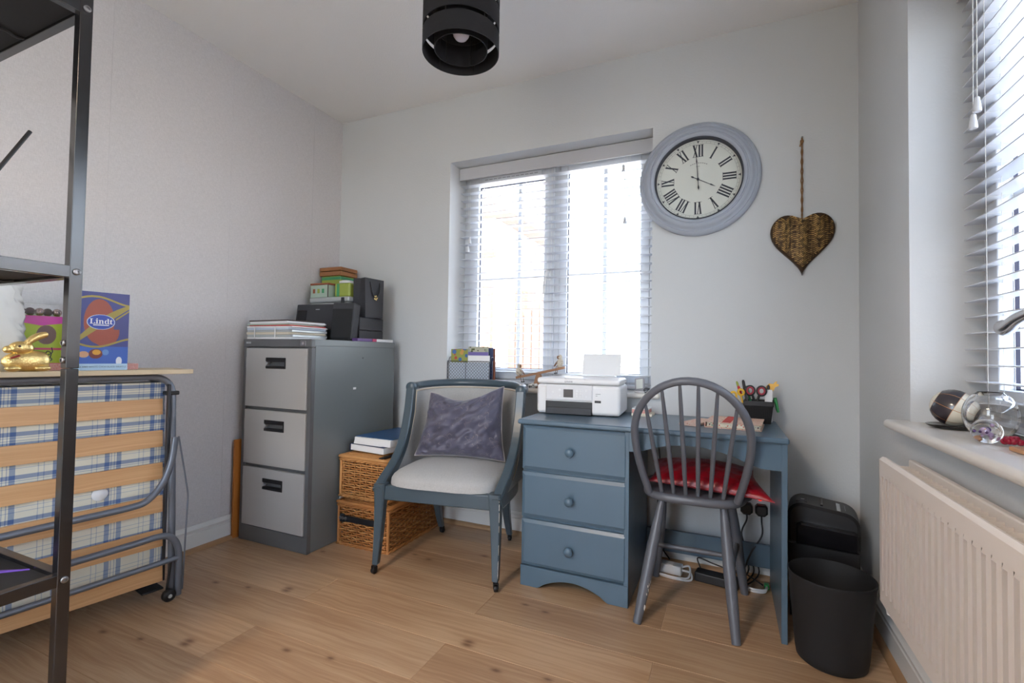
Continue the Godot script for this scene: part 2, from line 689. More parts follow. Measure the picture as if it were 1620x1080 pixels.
func materials() -> void:
	var rough_paint := noise_normal(0.05, 2.0, 2)
	var grain := noise_normal(0.12, 3.0, 4)
	M.wall = relief(mat(rgb(208, 210, 211), 0.85), rough_paint, 3.0, 0.25)
	M.ceiling = relief(mat(rgb(238, 237, 235), 0.9), rough_paint, 4.0, 0.4)
	# woven-look wallpaper on the left wall
	M.paper = tex(mat(Color.WHITE, 0.62), linen(Color(0.825, 0.815, 0.820), 0.055, 21))
	M.paper.uv1_triplanar = true; M.paper.uv1_world_triplanar = true; M.paper.uv1_scale = Vector3.ONE * 3.2
	M.gloss = mat(rgb(228, 228, 226), 0.35)
	M.sill = mat(rgb(226, 221, 214), 0.3)
	M.upvc = mat(rgb(216, 218, 222), 0.25)
	M.slat = mat(rgb(208, 211, 218), 0.35)
	M.valance = mat(rgb(196, 196, 200), 0.5)
	M.cord = mat(rgb(226, 226, 222), 0.8)
	M.glass = mat(Color(1, 1, 1, 0.04), 0.0); M.glass.transparency = BaseMaterial3D.TRANSPARENCY_ALPHA
	M.gasket = mat(rgb(38, 38, 60), 0.6)
	M.chrome = mat(rgb(228, 228, 232), 0.22, 1.0)
	M.steel = mat(rgb(150, 150, 152), 0.35, 1.0)
	M.bead = mat(rgb(176, 140, 104), 0.45)
	for k in 4:
		M["oak%d" % k] = tex(mat(Color.WHITE, 0.34), oak(31 + k * 11, [1.0, 0.96, 1.03, 0.98][k], Color(0.775, 0.645, 0.510), Color(0.660, 0.515, 0.385)))
	M.underlay = mat(rgb(70, 52, 38), 0.9)
	M.cab_dark = mat(rgb(98, 99, 101), 0.42)
	M.cab_light = mat(rgb(178, 175, 172), 0.42)
	M.cab_side = relief(mat(rgb(118, 124, 126), 0.36), grain, 8.0, 0.12)
	M.black = mat(rgb(21, 21, 24), 0.42)
	M.black_gloss = mat(rgb(18, 18, 22), 0.18)
	M.black_matte = relief(mat(rgb(25, 26, 29), 0.7), grain, 10.0, 0.2)
	M.charcoal = mat(rgb(50, 51, 56), 0.5)
	M.rack = mat(rgb(18, 19, 23), 0.2, 0.0, 0.8)
	M.tube = mat(rgb(112, 117, 127), 0.32, 0.3)
	M.beech = tex(mat(Color.WHITE, 0.4), oak(77, 1.0, Color(0.90, 0.72, 0.52), Color(0.82, 0.62, 0.42), 512, 64))
	M.plaid = tex(mat(Color.WHITE, 0.9), plaid())
	M.board = mat(rgb(214, 196, 164), 0.55)
	M.blue = relief(mat(rgb(83, 106, 124), 0.30), grain, 6.0, 0.15)
	M.teal = relief(mat(rgb(68, 83, 93), 0.28), grain, 6.0, 0.1)
	M.chip = mat(rgb(212, 208, 200), 0.7)
	M.grey_chair = relief(mat(rgb(94, 97, 105), 0.34), grain, 6.0, 0.12)
	M.linen = tex(mat(Color.WHITE, 0.9), linen(Color(0.69, 0.687, 0.68), 0.08, 4))
	M.linen.uv1_triplanar = true; M.linen.uv1_scale = Vector3.ONE * 5.0
	M.linen.rim_enabled = true; M.linen.rim = 0.3
	M.piping = mat(rgb(196, 184, 166), 0.85)
	M.damask = tex(mat(Color.WHITE, 0.48), damask())
	M.damask.rim_enabled = true; M.damask.rim = 0.6
	M.purple_pipe = mat(rgb(176, 168, 168), 0.6)
	M.red = relief(mat(rgb(146, 10, 28), 0.36), noise_normal(0.02, 6.0, 8), 2.5, 0.5)
	M.red.rim_enabled = true; M.red.rim = 0.5
	M.wicker = relief(mat(rgb(204, 148, 90), 0.5), grain, 14.0, 0.5)
	M.wicker2 = relief(mat(rgb(184, 124, 70), 0.5), grain, 14.0, 0.5)
	M.leather = mat(rgb(24, 26, 32), 0.5)
	M.white = mat(rgb(232, 232, 233), 0.35)
	M.white_panel = mat(rgb(222, 222, 224), 0.4)
	M.grey_line = mat(rgb(150, 150, 154), 0.5)
	M.ink = mat(rgb(52, 56, 66), 0.6)
	M.faint_ink = mat(rgb(150, 152, 150), 0.7)
	M.paper_white = mat(rgb(240, 240, 240), 0.9)
	M.paper_cream = mat(rgb(226, 218, 200), 0.9)
	M.paper_blue = mat(rgb(206, 216, 230), 0.9)
	M.brown = mat(rgb(74, 56, 54), 0.6)
	M.red_card = mat(rgb(206, 66, 58), 0.7)
	M.navy = mat(rgb(40, 56, 100), 0.4)
	M.cover_blue = mat(rgb(46, 92, 142), 0.35)
	M.clock_blue = mat(rgb(172, 179, 191), 0.5)
	M.dial = mat(rgb(214, 217, 210), 0.8)
	M.heart = mat(rgb(78, 60, 44), 0.45, 0.7)
	M.heart_arc = mat(rgb(196, 156, 92), 0.34, 0.9)
	M.black_fabric = relief(mat(rgb(17, 18, 24), 0.8), grain, 30.0, 0.4)
	M.heart_arc.uv1_triplanar = true; M.heart_arc.uv1_scale = Vector3.ONE * 7.0; M.heart_arc.albedo_color = Color.WHITE
	M.heart_arc.albedo_texture = patina()
	M.rope = relief(mat(rgb(140, 104, 68), 0.9), noise_normal(0.2, 6.0, 6, 256), 30.0, 0.8)
	M.rad = mat(rgb(236, 226, 217), 0.35)
	M.bulb = mat(rgb(226, 222, 232), 0.3)
	M.pink = mat(rgb(206, 52, 120), 0.6)
	M.purple = mat(rgb(112, 72, 178), 0.5)
	M.gold = relief(mat(rgb(248, 218, 148), 0.34, 1.0), noise_normal(0.06, 5.0, 14, 256), 9.0, 0.6, false)
	M.bow_red = mat(rgb(150, 30, 34), 0.5)
	M.foil = mat(rgb(170, 150, 146), 0.2, 0.9)
	M.bag_film = mat(rgb(226, 228, 226), 0.45); M.bag_film.backlight_enabled = true; M.bag_film.backlight = Color(0.4, 0.4, 0.4)
	M.copper = relief(mat(rgb(158, 108, 66), 0.42), grain, 20.0, 0.3)
	M.lime = mat(rgb(158, 172, 76), 0.4)
	M.green = mat(rgb(66, 150, 104), 0.4)
	M.mint = mat(rgb(176, 196, 180), 0.5)
	M.rust = mat(rgb(150, 84, 56), 0.5)
	M.silver = mat(rgb(190, 194, 194), 0.35, 0.3)
	M.violet = mat(rgb(92, 62, 124), 0.4)
	M.magenta = mat(rgb(196, 66, 112), 0.4)
	M.screen = mat(rgb(58, 52, 58), 0.15)
	M.orange_wood = mat(rgb(192, 118, 50), 0.5)
	M.yellow = mat(rgb(232, 186, 52), 0.4)
	M.red_plastic = mat(rgb(204, 36, 40), 0.4)
	M.scissor_red = mat(rgb(170, 46, 66), 0.45)
	M.green_plastic = mat(rgb(54, 158, 86), 0.35)
	M.bookmark = mat(rgb(190, 146, 74), 0.35, 0.7)
	M.notebook = tex(mat(Color.WHITE, 0.7), speckle(Color(0.88, 0.84, 0.76), [rgb(206, 70, 62), rgb(60, 70, 80), rgb(80, 120, 100)], 46, 1.5, 4.0, 4))
	M.notebook.uv1_triplanar = true; M.notebook.uv1_scale = Vector3.ONE * 12.0
	M.coral = tex(mat(Color.WHITE, 0.7), speckle(Color(0.90, 0.78, 0.70), [rgb(238, 214, 200), rgb(216, 82, 66)], 110, 1.5, 3.5, 8))
	M.coral.uv1_triplanar = true; M.coral.uv1_scale = Vector3.ONE * 14.0
	M.box_pink = tex(mat(Color.WHITE, 0.7), speckle(Color(0.88, 0.66, 0.62), [rgb(240, 210, 204), rgb(214, 120, 110)], 120, 1.0, 3.0, 12))
	M.box_pink.uv1_triplanar = true; M.box_pink.uv1_scale = Vector3.ONE * 16.0
	M.cow = tex(mat(Color.WHITE, 0.4), speckle(Color(0.92, 0.92, 0.90), [rgb(20, 20, 22)], 12, 8.0, 15.0, 5))
	M.cow.uv1_triplanar = true; M.cow.uv1_scale = Vector3.ONE * 18.0
	M.wool = relief(mat(rgb(208, 198, 180), 0.95), grain, 30.0, 0.8)
	M.sheep_face = mat(rgb(128, 92, 66), 0.7)
	M.driftwood = mat(rgb(158, 116, 86), 0.7)
	M.pearl = mat(rgb(230, 222, 202), 0.15); M.pearl.clearcoat_enabled = true; M.pearl.clearcoat = 1.0
	M.black_shell = mat(rgb(34, 24, 34), 0.12); M.black_shell.clearcoat_enabled = true; M.black_shell.clearcoat = 1.0
	M.crystal = mat(Color(1, 1, 1, 0.0), 0.0); M.crystal.refraction_enabled = true; M.crystal.refraction_scale = 0.05; M.crystal.transparency = BaseMaterial3D.TRANSPARENCY_ALPHA
	M.lilac = mat(rgb(196, 170, 206), 0.3)
	M.amber = mat(rgb(196, 140, 90), 0.3)
	M.ruby = mat(rgb(150, 22, 50), 0.25)
	M.neon = mat(rgb(240, 60, 40), 0.4); M.neon.emission_enabled = true; M.neon.emission = rgb(255, 50, 30); M.neon.emission_energy_multiplier = 1.2
	M.lid_blue = mat(rgb(150, 160, 190), 0.5)
	M.card = tex(mat(Color.WHITE, 0.6), speckle(Color(0.58, 0.60, 0.30), [rgb(176, 66, 56), rgb(70, 110, 170), rgb(200, 150, 80)], 14, 6.0, 16.0, 17))
	M.brochure = tex(mat(Color.WHITE, 0.6), speckle(Color(0.70, 0.70, 0.62), [rgb(80, 90, 50), rgb(150, 160, 140), rgb(60, 60, 56)], 40, 4.0, 10.0, 19))
	M.card.uv1_triplanar = true; M.card.uv1_scale = Vector3.ONE * 9.0
	M.brochure.uv1_triplanar = true; M.brochure.uv1_scale = Vector3.ONE * 9.0
	M.lilac_print = mat(rgb(116, 104, 168), 0.6)
	M.wire = mat(rgb(86, 88, 98), 0.4, 0.6)
	M.egg = tex(mat(Color.WHITE, 0.35), egg_print())
	M.egg_side = mat(rgb(44, 58, 132), 0.4)
	M.lime_front = tex(mat(Color.WHITE, 0.4), lime_print())
	M.lime_side = mat(rgb(176, 200, 50), 0.5)
	M.print_white = mat(rgb(236, 238, 244), 0.6)
	M.print_grey = mat(rgb(120, 140, 160), 0.6)
	# outdoors
	M.brick_out = mat(rgb(148, 108, 88), 0.9)
	M.brick_pale = mat(rgb(190, 180, 174), 0.9)
	M.brick_tan = mat(rgb(150, 120, 84), 0.9)
	M.render = mat(rgb(232, 228, 220), 0.9)
	M.roof_out = mat(rgb(134, 112, 102), 0.9)
	M.paving = mat(rgb(196, 192, 184), 0.95)
	M.hedge = mat(rgb(86, 102, 62), 0.95)


# ---------------------------------------------------------------- camera, sky, light
func set_up() -> void:
	var cam := Camera3D.new()
	cam.name = "camera"
	cam.position = Vector3(2.3208, 0.9576, 2.394)
	cam.basis = Basis(Vector3.UP, 0.421) * Basis(Vector3.RIGHT, 0.0271) * Basis(Vector3.BACK, 0.0157)
	cam.fov = rad_to_deg(2.0 * atan(540.0 / 759.5))
	cam.near = 0.02
	cam.far = 200.0
	add_child(cam)
	cam.current = true
	var env := Environment.new()
	env.background_mode = Environment.BG_SKY
	var sky := Sky.new()
	var sm := ProceduralSkyMaterial.new()
	sm.sky_top_color = Color(0.79, 0.87, 0.98)
	sm.sky_horizon_color = Color(0.92, 0.96, 0.98)
	sm.ground_horizon_color = Color(0.70, 0.70, 0.68)
	sm.ground_bottom_color = Color(0.55, 0.55, 0.52)
	sm.energy_multiplier = 9.0
	sky.sky_material = sm
	env.sky = sky
	env.tonemap_mode = Environment.TONE_MAPPER_LINEAR
	env.tonemap_exposure = 1.28
	env.sdfgi_enabled = true
	env.ssao_enabled = true
	env.ssil_enabled = true
	var we := WorldEnvironment.new()
	we.name = "world"
	we.environment = env
	add_child(we)
	var sun := DirectionalLight3D.new()
	sun.name = "sun"
	sun.light_color = Color(1.0, 0.95, 0.88)
	sun.light_energy = 7.0
	sun.light_angular_distance = 4.0
	sun.shadow_enabled = true
	sun.look_at_from_position(Vector3(-9, 8, 1.5), Vector3.ZERO, Vector3.UP)
	add_child(sun)


# ---------------------------------------------------------------- the room
func room() -> void:
	# floor: oak boards running along the back wall
	var fl := shell("floor", "oak laminate floor of wide boards running along the window wall")
	obj("underlay", mb().box(Vector3(-0.12, -0.12, -0.3), Vector3(W + 0.3, -0.008, D + 1.4)), M.underlay, fl)
	var pitch := 0.1965
	var long := 1.285
	for k in 16:
		var z0 := 0.02 + pitch * (k - 1) + 0.0
		var z1 := z0 + pitch
		z0 = maxf(z0, 0.0)
		z1 = minf(z1, D)
		if z1 - z0 < 0.01:
			continue
		var x := (0.828 if (k - 1) % 2 == 0 else 1.476) - 2.0 * long
		while x < W:
			var a := maxf(x, 0.0)
			var b := minf(x + long, W)
			if b - a > 0.01:
				var p := mb()
				var e := 0.0011
				var u0 := (a - x) / long
				var u1 := (b - x) / long
				var v0 := rng.randf() * 0.02
				if rng.randf() < 0.5:
					var s := u0; u0 = 1.0 - u1; u1 = 1.0 - s
				var N := Vector3.UP
				p.quad(Vector3(a + e, 0, z1 - e), Vector3(b - e, 0, z1 - e), Vector3(b - e, 0, z0 + e), Vector3(a + e, 0, z0 + e), N, Vector2(u0, v0), Vector2(u1, v0), Vector2(u1, v0 + 0.97), Vector2(u0, v0 + 0.97))
				p.quad(Vector3(a, -0.0016, z1), Vector3(b, -0.0016, z1), Vector3(b - e, 0, z1 - e), Vector3(a + e, 0, z1 - e), Vector3(0, 1, 1).normalized())
				p.quad(Vector3(a, -0.0016, z0), Vector3(b, -0.0016, z0), Vector3(b - e, 0, z0 + e), Vector3(a + e, 0, z0 + e), Vector3(0, 1, -1).normalized())
				p.quad(Vector3(a, -0.0016, z0), Vector3(a, -0.0016, z1), Vector3(a + e, 0, z1 - e), Vector3(a + e, 0, z0 + e), Vector3(-1, 1, 0).normalized())
				p.quad(Vector3(b, -0.0016, z0), Vector3(b, -0.0016, z1), Vector3(b - e, 0, z1 - e), Vector3(b - e, 0, z0 + e), Vector3(1, 1, 0).normalized())
				p.quad(Vector3(a, -0.008, z0), Vector3(b, -0.008, z0), Vector3(b, -0.008, z1), Vector3(a, -0.008, z1), Vector3.DOWN)
				obj("plank", p, M["oak%d" % rng.randi_range(0, 3)], fl)
			x += long
	shell1("ceiling", mb().box(Vector3(-0.12, H, -0.3), Vector3(W + 0.3, H + 0.15, D + 1.4)), M.ceiling, "plain white ceiling")
	var wl := shell("wall_left", "left wall papered in pale lilac grey woven-look paper")
	obj("wall_core", mb().box(Vector3(-0.12, 0, 0), Vector3(-0.0007, H, D + 1.2)), M.wall, wl)
	# paper hung in strips that meet in faint vertical joints
	for k in range(-1, 8):
		var s0 := maxf(0.0, 0.235 + 0.53 * k)
		var s1 := minf(D + 1.2, 0.235 + 0.53 * (k + 1) - 0.0005)
		if s1 > s0:
			obj("wallpaper_strip", mb().box(Vector3(-0.0007, 0, s0), Vector3(0, H, s1)), M.paper, wl)
	# back wall with its window opening
	var b := mb()
	b.box(Vector3(-0.12, 0, -0.3), Vector3(0.836, H, 0)); b.box(Vector3(1.987, 0, -0.3), Vector3(W + 0.3, H, 0))
	b.box(Vector3(0.836, 2.077, -0.3), Vector3(1.987, H, 0)); b.box(Vector3(0.836, 0, -0.3), Vector3(1.987, 0.76, 0))
	shell1("wall_back", b, M.wall, "pale grey painted wall around the middle window")
	b = mb()
	b.box(Vector3(W, 0, 0), Vector3(W + 0.3, H, 0.60)); b.box(Vector3(W, 0, 2.2), Vector3(W + 0.3, H, D + 0.12))
	b.box(Vector3(W, 2.077, 0.60), Vector3(W + 0.3, H, 2.2)); b.box(Vector3(W, 0, 0.60), Vector3(W + 0.3, 0.745, 2.2))
	shell1("wall_right", b, M.wall, "pale grey painted wall on the right around the deep window recess")
	# wall behind the camera with the open doorway to the landing
	b = mb()
	b.box(Vector3(0, 0, D), Vector3(0.35, H, D + 0.12)); b.box(Vector3(2.0, 0, D), Vector3(W, H, D + 0.12)); b.box(Vector3(0.35, 2.2, D), Vector3(2.0, H, D + 0.12))
	shell1("wall_front", b, M.wall, "plain wall behind the camera with an open doorway")
	b = mb()
	b.box(Vector3(-0.12, 0, D + 1.2), Vector3(0.5, H, D + 1.32)); b.box(Vector3(2.1, 0, D + 1.2), Vector3(W + 0.3, H, D + 1.32)); b.box(Vector3(0.5, 0, D + 1.2), Vector3(2.1, 0.4, D + 1.32)); b.box(Vector3(0.5, 2.3, D + 1.2), Vector3(2.1, H, D + 1.32)); b.box(Vector3(W, 0, D + 0.12), Vector3(W + 0.3, H, D + 1.2))
	b.box(Vector3(0, -0.03, D), Vector3(W, -0.002, D + 1.2))
	shell1("wall_landing", b, M.wall, "walls of the landing beyond the doorway")
	var w3 := shell("window_3", "plain white window on the landing behind the camera")
	w3.position = Vector3(0, 0, D + 1.26)
	obj("frame", frame_ring(0.5, 2.1, 0.4, 2.3, 0.06, -0.03, 0.03), M.upvc, w3)
	obj("pane", mb().box(Vector3(0.55, 0.45, -0.004), Vector3(2.05, 2.25, 0.0)), M.glass, w3)
	var lamp := thing("ceiling_light", "round flush ceiling light on the landing behind the camera", "light", Vector3(1.2, H, D + 0.62))
	obj("base", mb().lathe([Vector2(0, -0.012), Vector2(0.17, -0.012), Vector2(0.17, 0)], 32), M.white, lamp)
	var glow := mat(rgb(255, 236, 210), 0.5)
	glow.emission_enabled = true; glow.emission = rgb(255, 226, 190); glow.emission_energy_multiplier = 4.0
	obj("shade", mb().lathe([Vector2(0, -0.07), Vector2(0.10, -0.06), Vector2(0.15, -0.035), Vector2(0.16, -0.012)], 32), glow, lamp)
	var al := AreaLight3D.new()
	al.name = "landing_light"
	al.area_size = Vector2(0.34, 0.34)
	al.position = Vector3(1.2, H - 0.085, D + 0.62)
	al.rotation_degrees = Vector3(-90, 0, 0)
	al.light_color = Color(1.0, 0.90, 0.78)
	al.light_energy = 4.5
	al.area_range = 12.0
	al.shadow_enabled = true
	add_child(al)
	skirting()


func skirting() -> void:
	var prof := PackedVector2Array([Vector2(0, 0), Vector2(0.015, 0), Vector2(0.015, 0.082), Vector2(0.012, 0.085), Vector2(0.012, 0.094), Vector2(0.0145, 0.097), Vector2(0.0145, 0.101), Vector2(0.008, 0.108), Vector2(0.005, 0.118), Vector2(0, 0.12)])
	var bead := PackedVector2Array([Vector2(0, 0)])
	for k in 7:
		bead.append(Vector2(0.019 * cos(PI / 2 * k / 6.0), 0.019 * sin(PI / 2 * k / 6.0)))
	var runs := [["left", Vector3(0, 0, D), 90.0, D, "left wall beside the folding bed"], ["back", Vector3(0, 0, 0), 0.0, W, "window wall under the desk"], ["right", Vector3(W, 0, 0), -90.0, D, "right wall below the radiator"]]
	for r in runs:
		# the profile lies across the wall: local x runs along it, y up, z out of the wall
		for which in 2:
			var b := mb()
			var poly: PackedVector2Array = prof if which == 0 else bead
			# prism pushes along z, so turn it: profile x -> out of the wall, push -> along the wall
			var along := Basis(Vector3.UP, deg_to_rad(r[2]))
			var turn := Basis(Vector3(0, 0, 1), Vector3(0, 1, 0), Vector3(1, 0, 0))
			turn = Basis(Vector3(0, 0, 1), Vector3(0, 1, 0), Vector3(-1, 0, 0))
			b.xf = Transform3D(along * turn, r[1] + along * Vector3(0, 0, 0.015 if which == 1 else 0.0))
			b.prism(poly, 0.0, -r[3])
			if which == 0:
				shell1("baseboard_" + r[0], b, M.gloss, "white moulded skirting board along the " + r[4])
			else:
				shell1("trim_%d" % (runs.find(r) + 1), b, M.bead, "thin wood-coloured bead at the foot of the " + r[4])


func pane_set(w: Node3D, x0: float, x1: float, y0: float, y1: float, ym: float, xm: float, z: float) -> void:
	obj("pane", mb().box(Vector3(x0 - 0.01, y0 - 0.01, z - 0.012), Vector3(x1 + 0.01, y1 + 0.01, z - 0.008)), M.glass, w)
	var b := mb()
	b.rbox(Vector3(xm - 0.011, y0, z - 0.02), Vector3(xm + 0.011, y1, z), 0.004)
	b.rbox(Vector3(x0, ym - 0.011, z - 0.019), Vector3(x1, ym + 0.011, z + 0.001), 0.004)
	obj("glazing_bar", b, M.upvc, w)
	b = mb()
	for s in [[x0 - 0.002, x0 + 0.004, y0, y1], [x1 - 0.004, x1 + 0.002, y0, y1]]:
		b.box(Vector3(s[0], s[2], z - 0.008), Vector3(s[1], s[3], z + 0.002))
	for s in [[y0 - 0.002, y0 + 0.004], [y1 - 0.004, y1 + 0.002]]:
		b.box(Vector3(x0, s[0], z - 0.008), Vector3(x1, s[1], z + 0.002))
	obj("gasket", b, M.gasket, w)


func frame_ring(x0: float, x1: float, y0: float, y1: float, wd: float, z0: float, z1: float) -> MB:
	var b := mb()
	b.rbox(Vector3(x0, y0, z0), Vector3(x0 + wd, y1, z1), 0.004); b.rbox(Vector3(x1 - wd, y0, z0), Vector3(x1, y1, z1), 0.004)
	b.rbox(Vector3(x0 + wd - 0.002, y0, z0), Vector3(x1 - wd + 0.002, y0 + wd, z1 - 0.0005), 0.004); b.rbox(Vector3(x0 + wd - 0.002, y1 - wd, z0), Vector3(x1 - wd + 0.002, y1, z1 - 0.0005), 0.004)
	return b


# venetian blind built along x, hanging down from y1; z is its front
func blind(called: String, label: String, length: float, y1: float, y0: float, pos: Vector3, turn: float) -> Node3D:
	var t := thing(called, label, "blind", pos, turn)
	obj("valance", mb().rbox(Vector3(0, y1 - 0.075, -0.012), Vector3(length, y1 - 0.002, 0.0), 0.005), M.valance, t)
	obj("headrail", mb().rbox(Vector3(0.006, y1 - 0.055, -0.064), Vector3(length - 0.006, y1 - 0.004, -0.0135), 0.004), M.upvc, t)
	var y := y1 - 0.105
	var slat := mb()
	var pts := []
	# a slat: a shallow strip, gently crowned
	var g0 := []
	var g1 := []
	for k in 5:
		var s := k / 4.0
		var crown := 0.0016 * (1.0 - pow(2.0 * s - 1.0, 2.0))
		g0.append(Vector3(0.006, crown + 0.0013, -0.062 + 0.05 * s)); g1.append(Vector3(length - 0.006, crown + 0.0013, -0.062 + 0.05 * s))
	slat.grid([g0, g1], false, Vector3.UP)
	var h0 := []
	var h1 := []
	for k in 5:
		h0.append(g0[k] - Vector3(0, 0.0028, 0)); h1.append(g1[k] - Vector3(0, 0.0028, 0))
	slat.grid([h0, h1], false, Vector3.DOWN)
	slat.quad(g0[4], g1[4], h1[4], h0[4], Vector3(0, 0, 1))
	slat.quad(g0[0], g1[0], h1[0], h0[0], Vector3(0, 0, -1))
	slat.quad(g0[0], g0[4], h0[4], h0[0], Vector3(-1, 0, 0))
	slat.quad(g1[0], g1[4], h1[4], h1[0], Vector3(1, 0, 0))
	var me := slat.mesh(M.slat)
	while y > y0 + 0.04:
		put("slat", me, t, Transform3D(Basis(), Vector3(0, y, 0)))
		y -= 0.0445
	obj("bottom_rail", mb().rbox(Vector3(0.006, y0 + 0.002, -0.062), Vector3(length - 0.006, y0 + 0.018, -0.012), 0.004), M.slat, t)
	var n_l := int(maxf(3, round(length / 0.5)))
	for k in n_l:
		var x := 0.14 + (length - 0.28) * k / (n_l - 1)
		var b := mb()
		for z in [-0.0635, -0.0105]:
			b.tube([Vector3(x, y0 + 0.01, z), Vector3(x, y1 - 0.06, z)], 0.0007, 5)
		b.tube([Vector3(x + 0.012, y0 + 0.01, -0.037), Vector3(x + 0.012, y1 - 0.06, -0.037)], 0.0007, 5)
		var yy := y1 - 0.108
		while yy > y0 + 0.04:
			b.tube([Vector3(x, yy, -0.0635), Vector3(x, yy, -0.0105)], 0.0005, 4)
			yy -= 0.0445
		obj("ladder_cord", b, M.cord, t)
	return t


func pull_cord(t: Node3D, x: float, y1: float, y0: float, z: float) -> void:
	var c := obj("pull_cord", mb().tube([Vector3(x - 0.003, y1, z - 0.003), Vector3(x, y0, z)], 0.0009, 5), M.cord, t)
	var tz := mb()
	tz.xf.origin = Vector3(x, y0 - 0.036, z)
	obj("tassel", tz.lathe([Vector2(0, 0.0), Vector2(0.0085, 0.0), Vector2(0.009, 0.004), Vector2(0.0055, 0.034), Vector2(0.003, 0.037), Vector2(0, 0.037)], 12), M.upvc, c)


func windows() -> void:
	# window in the back wall
	var w := shell("window_1", "white casement window in the back wall, two lights with glazing bars")
	obj("frame", frame_ring(0.836, 1.987, 0.775, 2.077, 0.045, -0.235, -0.185), M.upvc, w)
	obj("mullion", mb().rbox(Vector3(1.405, 0.80, -0.235), Vector3(1.475, 2.05, -0.184), 0.004), M.upvc, w)
	var sash := obj("sash", frame_ring(0.878, 1.425, 0.815, 2.035, 0.06, -0.22, -0.168), M.upvc, w)
	obj("sash", frame_ring(1.455, 1.95, 0.815, 2.035, 0.045, -0.225, -0.178), M.upvc, w)
	pane_set(w, 0.938, 1.365, 0.875, 1.975, 1.405, 1.2, -0.195)
	pane_set(w, 1.50, 1.905, 0.86, 1.99, 1.405, 1.71, -0.195)
	var vent := mb().rbox(Vector3(0.96, 1.992, -0.168), Vector3(1.35, 2.022, -0.155), 0.004)
	var tv := obj("trickle_vent", vent, M.upvc, w)
	var slots := mb()
	for k in 12:
		slots.box(Vector3(0.985 + k * 0.029, 2.004, -0.1555), Vector3(1.007 + k * 0.029, 2.009, -0.1545))
	obj("slot", slots, M.grey_line, tv)
	var hb := mb()
	hb.rbox(Vector3(1.388, 1.38, -0.168), Vector3(1.408, 1.44, -0.155), 0.004)
	hb.tube(curve([Vector3(1.398, 1.425, -0.155), Vector3(1.398, 1.428, -0.135), Vector3(1.394, 1.41, -0.13), Vector3(1.384, 1.36, -0.131), Vector3(1.381, 1.30, -0.132)], 5), 0.0075, 8)
	obj("handle", hb, M.white, sash)
	shell1("window_sill", mb().rbox(Vector3(0.80, 0.755, -0.0005), Vector3(2.03, 0.781, 0.034), 0.012, 3).box(Vector3(0.837, 0.756, -0.19), Vector3(1.986, 0.7805, 0.01)), M.sill, "white painted window board under the middle window")
	var bl := blind("venetian_blind", "white wooden slat blind hanging in the middle window above the printer", 1.143, 2.076, 0.79, Vector3(0.84, 0, -0.095), 0.0)
	pull_cord(bl, 0.078, 1.99, 1.65, -0.004); pull_cord(bl, 0.066, 1.99, 1.60, -0.006)
	pull_cord(bl, 0.995, 1.99, 1.68, -0.004); pull_cord(bl, 0.985, 1.99, 1.955, -0.006)
	# window in the right wall: built along x, then turned so that its room side looks to -x
	var w2 := shell("window_2", "white window in the deep recess of the right wall")
	w2.position = Vector3(W + 0.17, 0, 0.60)
	w2.rotation.y = deg_to_rad(-90)
	obj("frame", frame_ring(0.0, 1.6, 0.775, 2.077, 0.06, -0.07, 0.0), M.upvc, w2)
	obj("mullion", mb().rbox(Vector3(0.765, 0.80, -0.07), Vector3(0.835, 2.05, 0.002), 0.004), M.upvc, w2)
	for k in 2:
		var x0 := 0.05 + k * 0.76
		var s2 := obj("sash", frame_ring(x0, x0 + 0.74, 0.825, 2.03, 0.06, -0.06, 0.014), M.upvc, w2)
		if k == 0:
			var h2 := mb()
			h2.rbox(Vector3(x0 + 0.686, 1.00, 0.014), Vector3(x0 + 0.712, 1.08, 0.024), 0.005)
			obj("handle_plate", h2, M.chrome, s2)
		pane_set(w2, x0 + 0.06, x0 + 0.68, 0.885, 1.97, 1.40, x0 + 0.37, -0.02)
	shell1("window_sill_right", mb().rbox(Vector3(2.763, 0.750, 0.555), Vector3(W + 0.02, 0.777, 2.245), 0.0125, 3).box(Vector3(W, 0.751, 0.601), Vector3(W + 0.17, 0.7765, 2.199)), M.sill, "white painted window board jutting out over the radiator")
	var b2 := blind("venetian_blind", "white wooden slat blind in the right-hand recess above the glass ornaments", 1.575, 2.076, 0.79, Vector3(W + 0.108, 0, 0.613), -90.0)
	pull_cord(b2, 0.262, 2.0, 1.605, 0.050); pull_cord(b2, 0.252, 2.0, 1.568, 0.054)
	# the lever handle of the right window stands out between the slats
	var lever := curve([Vector3(0.735, 1.06, 0.02), Vector3(0.735, 1.06, 0.09), Vector3(0.68, 1.058, 0.122), Vector3(0.56, 1.060, 0.126), Vector3(0.48, 1.048, 0.126), Vector3(0.435, 1.034, 0.124), Vector3(0.405, 1.032, 0.122)], 6)
	var rr := []
	for k in lever.size():
		var s := float(k) / (lever.size() - 1)
		rr.append(0.008 + 0.011 * pow(s, 2.5) if s < 0.97 else 0.012)
	obj("handle", mb().tube(lever, rr, 14), M.chrome, w2)


